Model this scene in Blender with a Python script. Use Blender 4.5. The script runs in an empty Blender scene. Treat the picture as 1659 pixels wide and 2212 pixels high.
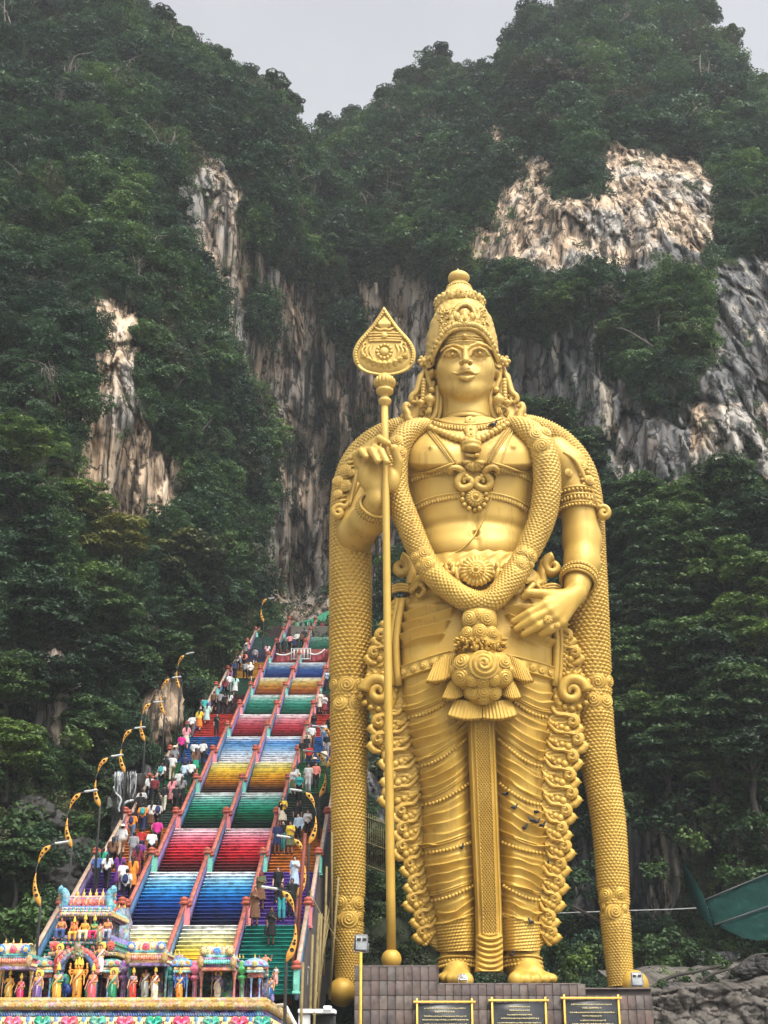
import bpy, math, random
import numpy as np
from mathutils import Vector, Matrix

# ------------------------------------------------------------------ camera, sky, sun, exposure
scene = bpy.context.scene
F, CX, CY = 2900.0, 829.5, 1106.0          # focal length and centre in the units the survey below is written in
TH = math.atan(1144.0 / F)                 # upward tilt of the camera
CT, ST = math.cos(TH), math.sin(TH)
cam_data = bpy.data.cameras.new('camera')
cam_data.sensor_fit = 'VERTICAL'
cam_data.sensor_height = 36.0
cam_data.lens = 36.0 * F / 2212.0
cam_data.clip_start = 0.5
cam_data.clip_end = 3000.0
cam = bpy.data.objects.new('camera', cam_data)
scene.collection.objects.link(cam)
cam.location = (0, 0, 0)
cam.rotation_euler = (math.pi / 2 + TH, 0, 0)
scene.camera = cam

SUN_EL, SUN_AZ = math.radians(60), math.radians(145)   # azimuth clockwise from +Y: high behind the viewer's right shoulder, veiled by thin cloud
world = bpy.data.worlds.new('World')
scene.world = world
world.use_nodes = True
wn, wl = world.node_tree.nodes, world.node_tree.links
for n in list(wn):
    wn.remove(n)
w_out = wn.new('ShaderNodeOutputWorld')
w_bg = wn.new('ShaderNodeBackground')
w_sky = wn.new('ShaderNodeTexSky')
w_sky.sky_type = 'NISHITA'
w_sky.sun_disc = False
w_sky.sun_elevation = SUN_EL
w_sky.sun_rotation = SUN_AZ
w_sky.air_density = 1.0
w_sky.dust_density = 6.0
w_sky.ozone_density = 1.0
w_hsv = wn.new('ShaderNodeHueSaturation')
w_hsv.inputs['Saturation'].default_value = 0.16       # thin overcast: the cloud sheet takes the blue out
w_bg.inputs['Strength'].default_value = 0.145
wl.new(w_sky.outputs[0], w_hsv.inputs['Color'])
w_tc = wn.new('ShaderNodeTexCoord')                    # faint structure of the cloud sheet
w_no = wn.new('ShaderNodeTexNoise'); w_no.inputs['Scale'].default_value = 2.6; w_no.inputs['Detail'].default_value = 5
w_rp = wn.new('ShaderNodeValToRGB'); w_rp.color_ramp.elements[0].position = .3; w_rp.color_ramp.elements[1].position = .7
w_rp.color_ramp.elements[0].color = (.88, .89, .91, 1); w_rp.color_ramp.elements[1].color = (1.12, 1.11, 1.10, 1)
w_mx = wn.new('ShaderNodeMix'); w_mx.data_type = 'RGBA'; w_mx.blend_type = 'MULTIPLY'; w_mx.inputs[0].default_value = 1.0
wl.new(w_tc.outputs['Generated'], w_no.inputs['Vector']); wl.new(w_no.outputs['Fac'], w_rp.inputs['Fac'])
wl.new(w_hsv.outputs[0], w_mx.inputs[6]); wl.new(w_rp.outputs['Color'], w_mx.inputs[7])
wl.new(w_mx.outputs[2], w_bg.inputs['Color'])
wl.new(w_bg.outputs[0], w_out.inputs['Surface'])

sun_data = bpy.data.lights.new('sun', 'SUN')
sun_data.energy = 1.5
sun_data.angle = math.radians(25)
sun_data.color = (1.0, 0.95, 0.86)
sun = bpy.data.objects.new('sun', sun_data)
scene.collection.objects.link(sun)
_d = Vector((math.sin(SUN_AZ) * math.cos(SUN_EL), math.cos(SUN_AZ) * math.cos(SUN_EL), math.sin(SUN_EL)))
sun.rotation_euler = (-_d).to_track_quat('-Z', 'Y').to_euler()

scene.view_settings.view_transform = 'Standard'
scene.view_settings.look = 'None'
scene.view_settings.gamma = 1.0
scene.view_settings.use_curve_mapping = False
scene.view_settings.exposure = 1.0
scene.render.engine = 'CYCLES'
cy = scene.cycles
cy.use_denoising = True
cy.max_bounces = 5
cy.diffuse_bounces = 3
cy.glossy_bounces = 2
cy.transmission_bounces = 3
cy.transparent_max_bounces = 6
cy.volume_bounces = 0
cy.use_adaptive_sampling = True
cy.adaptive_threshold = 0.015
cy.caustics_reflective = False
cy.caustics_refractive = False

COL = scene.collection
PI = math.pi
R = random.Random(7)
NR = np.random.default_rng(11)

# ------------------------------------------------------------------ survey helpers
def U(px, py, Y):
    """sight line through survey point (px, py), cut at distance Y"""
    a = (np.asarray(px, float) - CX) / F
    b = (CY - np.asarray(py, float)) / F
    dy = CT - b * ST
    dz = ST + b * CT
    t = np.asarray(Y, float) / dy
    return np.stack(np.broadcast_arrays(a * t, Y + 0 * t, dz * t), -1)

def PJ(p):
    p = np.asarray(p, float)
    z = p[..., 1] * CT + p[..., 2] * ST
    v = -p[..., 1] * ST + p[..., 2] * CT
    return CX + F * p[..., 0] / z, CY - F * v / z

def MPP(px, py, Y):
    p = U(px, py, Y)
    return float((p[1] * CT + p[2] * ST) / F)

# ------------------------------------------------------------------ mesh helpers
def new_mesh(name, V, Fc):
    V = np.asarray(V, np.float32).reshape(-1, 3)
    me = bpy.data.meshes.new(name)
    me.vertices.add(len(V))
    me.vertices.foreach_set('co', V.ravel())
    if isinstance(Fc, np.ndarray) and Fc.ndim == 2:
        n, k = Fc.shape
        me.loops.add(n * k)
        me.loops.foreach_set('vertex_index', Fc.astype(np.int32).ravel())
        me.polygons.add(n)
        me.polygons.foreach_set('loop_start', np.arange(0, n * k, k, dtype=np.int32))
        me.polygons.foreach_set('loop_total', np.full(n, k, np.int32))
    else:
        lens = np.array([len(f) for f in Fc], np.int32)
        flat = np.array([i for f in Fc for i in f], np.int32)
        me.loops.add(len(flat))
        me.loops.foreach_set('vertex_index', flat)
        me.polygons.add(len(lens))
        me.polygons.foreach_set('loop_start', np.concatenate([[0], np.cumsum(lens)[:-1]]).astype(np.int32))
        me.polygons.foreach_set('loop_total', lens)
    me.update(calc_edges=True)
    me.validate()
    return me

def smooth(me, on=True):
    me.polygons.foreach_set('use_smooth', np.full(len(me.polygons), on, bool))

def link(name, me, mat=None, parent=None, sm=False, loc=None):
    if mat is not None:
        for m in (mat if isinstance(mat, (list, tuple)) else [mat]):
            me.materials.append(m)
    if sm:
        smooth(me)
    o = bpy.data.objects.new(name, me)
    COL.objects.link(o)
    if parent is not None:
        o.parent = parent
    if loc is not None:
        o.location = loc
    return o

def tag(o, label=None, cat=None, group=None, kind=None):
    if label: o['label'] = label
    if cat: o['category'] = cat
    if group: o['group'] = group
    if kind: o['kind'] = kind
    return o

def empty(name, loc=(0, 0, 0), rz=0.0):
    o = bpy.data.objects.new(name, None)
    COL.objects.link(o)
    o.location = [float(c) for c in loc]
    o.rotation_euler = (0, 0, rz)
    o.empty_display_size = 0.3
    return o

def copy_tree(o, parent=None):
    c = o.copy()
    COL.objects.link(c)
    c.parent = parent
    for ch in o.children:
        copy_tree(ch, c)
    return c

class MB:
    """collects pieces that belong to one part"""
    def __init__(s):
        s.v, s.f, s.n, s.m, s.c = [], [], 0, [], []
    def add(s, V, Fc, mi=0, col=None):
        V = np.asarray(V, float).reshape(-1, 3)
        s.v.append(V)
        for f in Fc:
            s.f.append(tuple(int(i) + s.n for i in f))
            s.m.append(mi)
        s.c.append(np.tile(np.array(col if col is not None else (1, 1, 1), float), (len(V), 1)))
        s.n += len(V)
        return s
    def box(s, c, d, rz=0.0, mi=0, col=None, bev=0.0, rx=0.0, ry=0.0):
        V, Fc = box_vf(d, bev)
        M = np.array(Matrix.Rotation(rz, 3, 'Z') @ Matrix.Rotation(ry, 3, 'Y') @ Matrix.Rotation(rx, 3, 'X'))
        return s.add(V @ M.T + np.asarray(c, float), Fc, mi, col)
    def tube(s, pts, r, n=8, mi=0, col=None, cap=True, flat=1.0, nrm=None):
        V, Fc = tube_vf(pts, r, n, cap, flat, nrm)
        return s.add(V, Fc, mi, col)
    def ball(s, c, r, nu=8, nv=6, mi=0, col=None):
        V, Fc = ball_vf(nu, nv)
        return s.add(V * np.asarray(r, float) + np.asarray(c, float), Fc, mi, col)
    def lathe(s, prof, c=(0, 0, 0), n=12, mi=0, col=None, M=None):
        V, Fc = lathe_vf(prof, n)
        if M is not None:
            V = V @ np.asarray(M).T
        return s.add(V + np.asarray(c, float), Fc, mi, col)
    def build(s, name, mat, parent=None, sm=True, origin=(0, 0, 0), colattr=False):
        V = np.concatenate(s.v) - np.asarray(origin, float)
        me = new_mesh(name, V, s.f)
        if len(set(s.m)) > 1:
            me.polygons.foreach_set('material_index', np.array(s.m, np.int32))
        if colattr:
            a = me.color_attributes.new('Col', 'FLOAT_COLOR', 'POINT')
            c = np.concatenate(s.c)
            a.data.foreach_set('color', np.concatenate([c, np.ones((len(c), 1))], 1).astype(np.float32).ravel())
        return link(name, me, mat, parent, sm)

_bc = {}
def box_vf(d, bev=0.0):
    x, y, z = (np.asarray(d, float)) / 2
    if bev <= 0:
        V = np.array([(i * x, j * y, k * z) for i in (-1, 1) for j in (-1, 1) for k in (-1, 1)])
        return V, [(0, 1, 3, 2), (4, 6, 7, 5), (0, 4, 5, 1), (2, 3, 7, 6), (0, 2, 6, 4), (1, 5, 7, 3)]
    b = min(bev, x * .9, y * .9, z * .9)
    V, idx = [], {}
    for i in (-1, 1):
        for j in (-1, 1):
            for k in (-1, 1):
                for ax in range(3):
                    p = [i * (x - b), j * (y - b), k * (z - b)]
                    p[ax] = (i * x, j * y, k * z)[ax]
                    idx[(i, j, k, ax)] = len(V)
                    V.append(p)
    Fc = []
    for ax in range(3):
        o1, o2 = [a for a in range(3) if a != ax]
        for s in (-1, 1):
            q = []
            for (u, w) in ((-1, -1), (1, -1), (1, 1), (-1, 1)):
                t = [0, 0, 0]; t[ax] = s; t[o1] = u; t[o2] = w
                q.append(idx[(*t, ax)])
            if (s > 0) != (ax != 1): q = q[::-1]
            Fc.append(q)
    for ax in range(3):
        o1, o2 = [a for a in range(3) if a != ax]
        for u in (-1, 1):
            for w in (-1, 1):
                t = [0, 0, 0]; t[o1] = u; t[o2] = w
                a, b2 = list(t), list(t)
                a[ax], b2[ax] = -1, 1
                Fc.append([idx[(*a, o1)], idx[(*b2, o1)], idx[(*b2, o2)], idx[(*a, o2)]])
    for i in (-1, 1):
        for j in (-1, 1):
            for k in (-1, 1):
                Fc.append([idx[(i, j, k, 0)], idx[(i, j, k, 1)], idx[(i, j, k, 2)]])
    return np.array(V), Fc

def ball_vf(nu=8, nv=6):
    k = ('b', nu, nv)
    if k not in _bc:
        V = [(0, 0, 1.0)]
        for j in range(1, nv):
            t = PI * j / nv
            for i in range(nu):
                a = 2 * PI * i / nu
                V.append((math.sin(t) * math.cos(a), math.sin(t) * math.sin(a), math.cos(t)))
        V.append((0, 0, -1.0))
        Fc = [(0, 1 + i, 1 + (i + 1) % nu) for i in range(nu)]
        for j in range(nv - 2):
            for i in range(nu):
                a, b = 1 + j * nu + i, 1 + j * nu + (i + 1) % nu
                Fc.append((a, a + nu, b + nu, b))
        l, o = len(V) - 1, 1 + (nv - 2) * nu
        Fc += [(l, o + (i + 1) % nu, o + i) for i in range(nu)]
        _bc[k] = (np.array(V), Fc)
    return _bc[k]

def lathe_vf(prof, n=12):
    V, Fc = [], []
    m = len(prof)
    for (r, z) in prof:
        for i in range(n):
            a = 2 * PI * i / n
            V.append((r * math.cos(a), r * math.sin(a), z))
    for j in range(m - 1):
        for i in range(n):
            a, b = j * n + i, j * n + (i + 1) % n
            Fc.append((a, b, b + n, a + n))
    Fc.append(tuple(range(n))[::-1])
    Fc.append(tuple((m - 1) * n + i for i in range(n)))
    return np.array(V), Fc

def frames(P, nrm=None):
    P = np.asarray(P, float)
    T = np.gradient(P, axis=0)
    T /= np.linalg.norm(T, axis=1)[:, None] + 1e-9
    N = np.zeros_like(T)
    if nrm is not None:
        n0 = np.asarray(nrm, float)
        for i in range(len(P)):
            v = (n0 if n0.ndim == 1 else n0[i]); v = v - T[i] * (v @ T[i])
            N[i] = v / (np.linalg.norm(v) + 1e-9)
    else:
        ref = np.array([0, 0, 1.0]) if abs(T[0][2]) < .9 else np.array([1.0, 0, 0])
        v = ref - T[0] * (ref @ T[0]); N[0] = v / np.linalg.norm(v)
        for i in range(1, len(P)):
            v = N[i - 1] - T[i] * (N[i - 1] @ T[i]); N[i] = v / (np.linalg.norm(v) + 1e-9)
    B = np.cross(T, N)
    return T, N, B

def tube_vf(P, r, n=8, cap=True, flat=1.0, nrm=None):
    P = np.asarray(P, float)
    m = len(P)
    r = np.broadcast_to(np.asarray(r, float), (m,))
    T, N, B = frames(P, nrm)
    a = np.arange(n) * 2 * PI / n
    V = (P[:, None, :] + r[:, None, None] * (flat * np.cos(a)[None, :, None] * N[:, None, :] + np.sin(a)[None, :, None] * B[:, None, :])).reshape(-1, 3)
    Fc = []
    for j in range(m - 1):
        for i in range(n):
            p, q = j * n + i, j * n + (i + 1) % n
            Fc.append((p, p + n, q + n, q))
    if cap:
        Fc.append(tuple(range(n)))
        Fc.append(tuple((m - 1) * n + i for i in range(n))[::-1])
    return V, Fc

def crom(pts, n=8, closed=False):
    """smooth curve through the points"""
    P = np.asarray(pts, float)
    if closed:
        P = np.concatenate([P[-1:], P, P[:2]])
    else:
        P = np.concatenate([2 * P[:1] - P[1:2], P, 2 * P[-1:] - P[-2:-1]])
    out = []
    for i in range(1, len(P) - 2):
        p0, p1, p2, p3 = P[i - 1:i + 3]
        for t in np.arange(n) / n:
            out.append(.5 * (2 * p1 + (p2 - p0) * t + (2 * p0 - 5 * p1 + 4 * p2 - p3) * t * t + (3 * p1 - p0 - 3 * p2 + p3) * t ** 3))
    if not closed:
        out.append(P[-2])
    return np.array(out)

def resample(P, step):
    P = np.asarray(P, float)
    L = np.concatenate([[0], np.cumsum(np.linalg.norm(np.diff(P, axis=0), axis=1))])
    n = max(2, int(round(L[-1] / step)) + 1)
    t = np.linspace(0, L[-1], n)
    return np.stack([np.interp(t, L, P[:, k]) for k in range(P.shape[1])], 1)

def in_poly(x, y, poly):
    x, y = np.asarray(x, float), np.asarray(y, float)
    r = np.zeros(x.shape, bool)
    n = len(poly)
    for i in range(n):
        x1, y1 = poly[i]; x2, y2 = poly[(i + 1) % n]
        c = ((y1 > y) != (y2 > y)) & (x < (x2 - x1) * (y - y1) / (y2 - y1 + 1e-12) + x1)
        r ^= c
    return r

def vnoise(p, seed=0):
    """smooth value noise, p: (...,3)"""
    p = np.asarray(p, float)
    i = np.floor(p).astype(np.int64); f = p - i
    f = f * f * (3 - 2 * f)
    def h(a, b, c):
        n = (a * 374761393 + b * 668265263 + c * 2147483647 + seed * 974711) & 0x7fffffff
        n = ((n ^ (n >> 13)) * 1274126177) & 0x7fffffff
        n = ((n ^ (n >> 16)) * 69069 + 12345) & 0x7fffffff
        return n / 0x7fffffff
    r = 0
    for a in (0, 1):
        for b in (0, 1):
            for c in (0, 1):
                w = (f[..., 0] if a else 1 - f[..., 0]) * (f[..., 1] if b else 1 - f[..., 1]) * (f[..., 2] if c else 1 - f[..., 2])
                r = r + w * h(i[..., 0] + a, i[..., 1] + b, i[..., 2] + c)
    return r * 2 - 1

def fbm(p, o=4, seed=0):
    s, a, r = 0, 1.0, 0
    for k in range(o):
        s = s + a * vnoise(np.asarray(p) * 2 ** k, seed + k); r += a; a *= .5
    return s / r

# ------------------------------------------------------------------ surface from a distance field (for hands, heads, bodies)
def snet(fn, lo, hi, h):
    ax = [np.arange(lo[k], hi[k] + h, h) for k in range(3)]
    X, Y, Z = np.meshgrid(*ax, indexing='ij', sparse=False)
    V = fn(X.astype(np.float32), Y.astype(np.float32), Z.astype(np.float32))
    s = V < 0
    nx, ny, nz = V.shape
    cs = np.zeros((nx - 1, ny - 1, nz - 1), np.int8)
    offs = [(i, j, k) for i in (0, 1) for j in (0, 1) for k in (0, 1)]
    sl = lambda o: tuple(slice(o[q], V.shape[q] - 1 + o[q]) for q in range(3))
    for o in offs:
        cs += s[sl(o)]
    act = np.argwhere((cs > 0) & (cs < 8))
    idx = np.full(cs.shape, -1, np.int64)
    idx[tuple(act.T)] = np.arange(len(act))
    acc = np.zeros((len(act), 3)); cnt = np.zeros(len(act))
    for a in offs:
        for q in range(3):
            if a[q] == 0:
                b = list(a); b[q] = 1
                va = V[tuple((act + a).T)]; vb = V[tuple((act + b).T)]
                m = (va < 0) != (vb < 0)
                t = np.where(m, va / np.where(m, va - vb, 1), 0)
                p = np.tile(np.array(a, float), (len(act), 1)); p[:, q] = t
                acc[m] += p[m]; cnt[m] += 1
    P = (act + acc / cnt[:, None]) * h + np.array([a[0] for a in ax])
    faces = []
    for q in range(3):
        u, w = [(1, 2), (2, 0), (0, 1)][q]
        A = [slice(None)] * 3; B = [slice(None)] * 3
        A[q] = slice(0, V.shape[q] - 1); B[q] = slice(1, V.shape[q])
        e = s[tuple(A)] != s[tuple(B)]
        E = np.argwhere(e)
        ok = (E[:, u] > 0) & (E[:, w] > 0) & (E[:, u] < V.shape[u] - 1) & (E[:, w] < V.shape[w] - 1)
        E = E[ok]
        if not len(E): continue
        du = np.zeros(3, int); du[u] = 1
        dw = np.zeros(3, int); dw[w] = 1
        g = lambda C: idx[tuple(C.T)]
        q4 = np.stack([g(E - du - dw), g(E - dw), g(E), g(E - du)], 1)
        flip = ~s[tuple(E.T)]
        q4[flip] = q4[flip][:, ::-1]
        faces.append(q4)
    return P, np.concatenate(faces)

def sd_ell(X, Y, Z, c, r):
    x, y, z = (X - c[0]) / r[0], (Y - c[1]) / r[1], (Z - c[2]) / r[2]
    k0 = np.sqrt(x * x + y * y + z * z)
    return (k0 - 1) * min(r)

def sd_cap(X, Y, Z, a, b, ra, rb=None):
    rb = ra if rb is None else rb
    a, b = np.asarray(a, float), np.asarray(b, float)
    d = b - a; L = float(d @ d) + 1e-12
    px, py, pz = X - a[0], Y - a[1], Z - a[2]
    t = np.clip((px * d[0] + py * d[1] + pz * d[2]) / L, 0, 1)
    return np.sqrt((px - t * d[0]) ** 2 + (py - t * d[1]) ** 2 + (pz - t * d[2]) ** 2) - (ra + (rb - ra) * t)

def smin(a, b, k):
    h = np.clip(.5 + .5 * (b - a) / k, 0, 1)
    return b + (a - b) * h - k * h * (1 - h)

def smax(a, b, k):
    return -smin(-a, -b, k)

def sd_chain(X, Y, Z, pts, rs, k=None):
    d = None
    for i in range(len(pts) - 1):
        e = sd_cap(X, Y, Z, pts[i], pts[i + 1], rs[i], rs[i + 1])
        d = e if d is None else (np.minimum(d, e) if not k else smin(d, e, k))
    return d

# ------------------------------------------------------------------ material helpers
class NT:
    def __init__(s, name):
        s.m = bpy.data.materials.new(name)
        s.m.use_nodes = True
        s.t = s.m.node_tree
        s.b = next(n for n in s.t.nodes if n.type == 'BSDF_PRINCIPLED')
        s.out = next(n for n in s.t.nodes if n.type == 'OUTPUT_MATERIAL')
    def n(s, t, **kw):
        x = s.t.nodes.new(t)
        for k, v in kw.items():
            setattr(x, k, v)
        return x
    def l(s, a, b):
        s.t.links.new(a, b)
    def val(s, x, **kw):
        for k, v in kw.items():
            x.inputs[k.replace('_', ' ')].default_value = v
        return x
    def noise(s, scale, vec=None, detail=4, rough=.55, dist=0):
        x = s.n('ShaderNodeTexNoise')
        x.inputs['Scale'].default_value = scale
        x.inputs['Detail'].default_value = detail
        x.inputs['Roughness'].default_value = rough
        x.inputs['Distortion'].default_value = dist
        if vec is not None: s.l(vec, x.inputs['Vector'])
        return x.outputs['Fac']
    def ramp(s, fac, stops):
        x = s.n('ShaderNodeValToRGB')
        e = x.color_ramp.elements
        while len(e) < len(stops): e.new(.5)
        for i, (p, c) in enumerate(stops):
            e[i].position = p
            e[i].color = (*c, 1) if len(c) == 3 else c
        s.l(fac, x.inputs['Fac'])
        return x.outputs['Color']
    def mix(s, fac, a, b, mode='MIX'):
        x = s.n('ShaderNodeMix', data_type='RGBA', blend_type=mode)
        for sock, v in ((x.inputs[0], fac), (x.inputs[6], a), (x.inputs[7], b)):
            if isinstance(v, (int, float)): sock.default_value = v
            elif isinstance(v, tuple): sock.default_value = (*v, 1) if len(v) == 3 else v
            else: s.l(v, sock)
        return x.outputs[2]
    def math(s, op, a, b=None):
        x = s.n('ShaderNodeMath', operation=op)
        for i, v in enumerate((a, b)):
            if v is None: continue
            if isinstance(v, (int, float)): x.inputs[i].default_value = v
            else: s.l(v, x.inputs[i])
        return x.outputs[0]
    def geo(s):
        return s.n('ShaderNodeNewGeometry').outputs['Position']
    def obj(s):
        return s.n('ShaderNodeTexCoord').outputs['Object']
    def mapv(s, vec, scale=(1, 1, 1)):
        x = s.n('ShaderNodeMapping')
        x.inputs['Scale'].default_value = scale
        s.l(vec, x.inputs['Vector'])
        return x.outputs[0]
    def bump(s, h, strength=.3, dist=.05):
        x = s.n('ShaderNodeBump')
        x.inputs['Strength'].default_value = strength
        x.inputs['Distance'].default_value = dist
        s.l(h, x.inputs['Height'])
        s.l(x.outputs[0], s.b.inputs['Normal'])
    def base(s, c):
        if isinstance(c, tuple): s.b.inputs['Base Color'].default_value = (*c, 1)
        else: s.l(c, s.b.inputs['Base Color'])
        return s
    def set(s, rough=.7, metal=0.0, spec=.4):
        s.b.inputs['Roughness'].default_value = rough
        s.b.inputs['Metallic'].default_value = metal
        s.b.inputs['Specular IOR Level'].default_value = spec
        return s

MATS = {}
def paint(name, c, rough=.6, var=.25, scale=3.0, metal=0.0, spec=.35):
    """painted plaster, cloth or metal of one colour, with grime of its own"""
    if name in MATS: return MATS[name]
    t = NT(name)
    f = t.noise(scale, t.obj(), 5, .65)
    c2 = tuple(v * (1 - var) for v in c)
    c3 = tuple(min(1, v * (1 + var * .5)) for v in c)
    t.base(t.ramp(f, [(.3, c2), (.52, c), (.75, c3)])).set(rough, metal, spec)
    MATS[name] = t.m
    return t.m

def colmat(name, rough=.6, var=.2, scale=4.0, spec=.3, bump=0.0):
    """paint whose colour is stored per piece"""
    t = NT(name)
    a = t.n('ShaderNodeAttribute', attribute_name='Col')
    f = t.noise(scale, t.geo(), 5, .65)
    g = t.ramp(f, [(.3, (1 - var * 1.6,) * 3), (.55, (1, 1, 1)), (.8, (1 + var * .3,) * 3)])
    t.base(t.mix(1.0, a.outputs['Color'], g, 'MULTIPLY')).set(rough, 0, spec)
    if bump: t.bump(f, bump, .03)
    return t.m

def objmat(name, rough=.6, var=.2, scale=2.0, spec=.3):
    """paint whose colour comes from the object's own colour"""
    t = NT(name)
    a = t.n('ShaderNodeObjectInfo')
    f = t.noise(scale, t.geo(), 5, .65)
    g = t.ramp(f, [(.3, (1 - var * 1.6,) * 3), (.55, (1, 1, 1)), (.8, (1 + var * .3,) * 3)])
    t.base(t.mix(1.0, a.outputs['Color'], g, 'MULTIPLY')).set(rough, 0, spec)
    return t.m
# ------------------------------------------------------------------ the ground and the limestone hill
def m_ground():
    t = NT('plaza paving')
    f = t.noise(.4, t.geo(), 5)
    t.base(t.ramp(f, [(.3, (.16, .15, .14)), (.7, (.27, .25, .23))])).set(.85)
    return t.m
GZ = -4.0
gm = new_mesh('ground', [(-900, -300, GZ), (900, -300, GZ), (900, 1500, GZ), (-900, 1500, GZ)], [(0, 1, 2, 3)])
tag(link('ground', gm, m_ground()), kind='structure')

CTRL = np.array([
 (-300,2300,74),(-300,1700,84),(-300,1000,97),(-300,500,115),(-300,0,150),
 (0,2300,76),(0,2100,79),(0,1900,82),(0,1500,93),(0,1100,101),(0,800,108),(0,400,125),(0,0,152),
 (200,2250,79),(200,2050,82),(200,1800,91),(200,1400,105),(200,1130,111),(300,900,113),(250,700,115),(300,400,128),(300,100,154),(130,600,115),
 (350,1950,88),(350,1620,106),(400,1500,114),(450,1300,127),(400,1100,121),(400,800,122),(400,500,131),(450,200,156),(560,200,166),
 (470,1000,138),(480,850,138),
 (550,1400,144),(550,1200,150),(540,950,148),(500,700,141),(480,450,138),(600,400,150),(640,260,170),
 (650,1280,170),(650,1000,165),(650,800,160),(700,600,160),(700,400,180),(690,290,205),
 (800,1000,162),(800,1250,157),(800,700,161),(800,500,164),(850,300,186),(900,170,202),
 (1000,600,150),(1000,900,145),(1000,400,165),(1000,200,195),
 (1200,900,128),(1150,650,133),(1200,450,140),(1200,280,160),(1200,60,195),
 (1400,900,118),(1400,650,126),(1400,450,136),(1400,280,160),(1400,20,200),
 (1600,900,112),(1600,650,122),(1600,400,145),(1640,200,182),(1950,800,110),(1950,400,150),(1950,1500,94),(1950,2300,90),
 (1400,1100,112),(1300,1400,107),(1300,1800,101),(1300,2050,97),(1600,1100,107),(1600,1500,102),(1600,1800,99),(1600,2000,96),(1500,2300,92),
 (1000,1800,107),(850,1700,110),(850,1400,128),(760,1700,98),(720,2000,88),(900,2050,94),(760,1400,132),(900,2300,90),
 (500,1750,102),(600,1550,124),(420,1950,90),(650,1400,142),(560,2000,92),(640,1750,102),(500,2300,86)], float)

def rbf_fit(C):
    p = C[:, :2] / 1000.0
    d = np.linalg.norm(p[:, None] - p[None], axis=2)
    K = d + np.eye(len(C)) * 0.004
    A = np.block([[K, np.ones((len(C), 1)), p], [np.ones((1, len(C))), np.zeros((1, 3))], [p.T, np.zeros((2, 3))]])
    w = np.linalg.solve(A, np.concatenate([C[:, 2], np.zeros(3)]))
    return p, w
_rp, _rw = rbf_fit(CTRL)
def hill_Y(px, py):
    q = np.stack([np.asarray(px, float), np.asarray(py, float)], -1) / 1000.0
    sh = q.shape[:-1]; q = q.reshape(-1, 2)
    out = np.zeros(len(q))
    n = len(_rp)
    for i in range(n):
        out += _rw[i] * np.hypot(q[:, 0] - _rp[i, 0], q[:, 1] - _rp[i, 1])
    out += _rw[n] + q @ _rw[n + 1:]
    return out.reshape(sh)

RIDGE = np.array([(-420,-380),(-300,-330),(0,-230),(200,-110),(300,-20),(330,18),(400,75),(480,122),(545,168),(600,205),(638,245),(652,300),(664,320),(680,296),(705,275),(760,254),(830,218),(870,176),(935,135),(985,158),(1010,165),(1080,140),(1092,90),(1120,30),(1200,25),(1230,0),(1400,0),(1420,18),(1500,28),(1550,70),(1600,118),(1659,205),(1800,320),(2080,420)], float)

ROCK = [
 [(829.5 + .5 * x, .5 * y) for x, y in [(500,540),(570,530),(600,660),(720,700),(760,860),(900,820),(960,600),(1030,650),(1130,680),(1330,680),(1390,820),(1380,950),(1340,1050),(1260,1150),(1100,1190),(1000,1180),(900,1090),(780,1180),(640,1120),(510,1140),(380,1160),(390,990),(510,950),(520,820),(600,790),(590,690),(450,640)]],
 [(1085,745),(1180,740),(1250,690),(1300,640),(1440,560),(1540,600),(1620,570),(1700,560),(1800,700),(1700,1030),(1600,1020),(1575,985),(1520,975),(1510,1050),(1440,1030),(1357,1025),(1300,990),(1290,950),(1250,890),(1130,870),(1085,860)],
 [(420,415),(470,345),(520,410),(535,520),(570,560),(620,600),(700,640),(780,600),(800,575),(870,600),(935,640),(960,800),(935,1000),(760,1300),(640,1340),(575,1320),(572,1140),(590,990),(575,840),(530,830),(530,780),(500,740),(490,650),(460,570),(405,530)],
 [(215,670),(288,668),(290,820),(308,885),(318,970),(378,988),(387,1048),(344,1121),(280,1113),(180,1108),(168,1130),(146,1078),(99,1031),(103,1005),(189,1014),(185,885),(215,855)],
 [(95,1486),(142,1486),(147,1549),(123,1611),(109,1617),(90,1579),(68,1549)],
 [(322,1503),(362,1500),(366,1560),(345,1604),(318,1600)],
 [(41,1740),(104,1740),(110,1800),(85,1815),(50,1800)],
 [(236,1660),(330,1660),(310,1740),(250,1790),(236,1720)],
 [(1265,1790),(1360,1740),(1450,1760),(1640,1730),(1700,1800),(1500,1850),(1480,1900),(1460,1960),(1330,1990),(1240,1960)],
 [(1380,2090),(1700,2030),(1700,2300),(1380,2300)],
 [(760,1640),(830,1700),(830,1790),(800,1780)],
]
VEG = [   # creepers and trees hanging in front of the rock
 [(1300,640),(1440,570),(1530,600),(1560,700),(1500,860),(1420,890),(1340,830),(1290,760)],
 [(1085,700),(1200,640),(1300,640),(1260,720),(1150,745)],
 [(530,600),(590,640),(600,720),(560,730),(520,700)],
 [(690,640),(780,660),(790,760),(720,720)],
 [(1205,405),(1275,330),(1310,345),(1290,420),(1220,440)],
]
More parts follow.
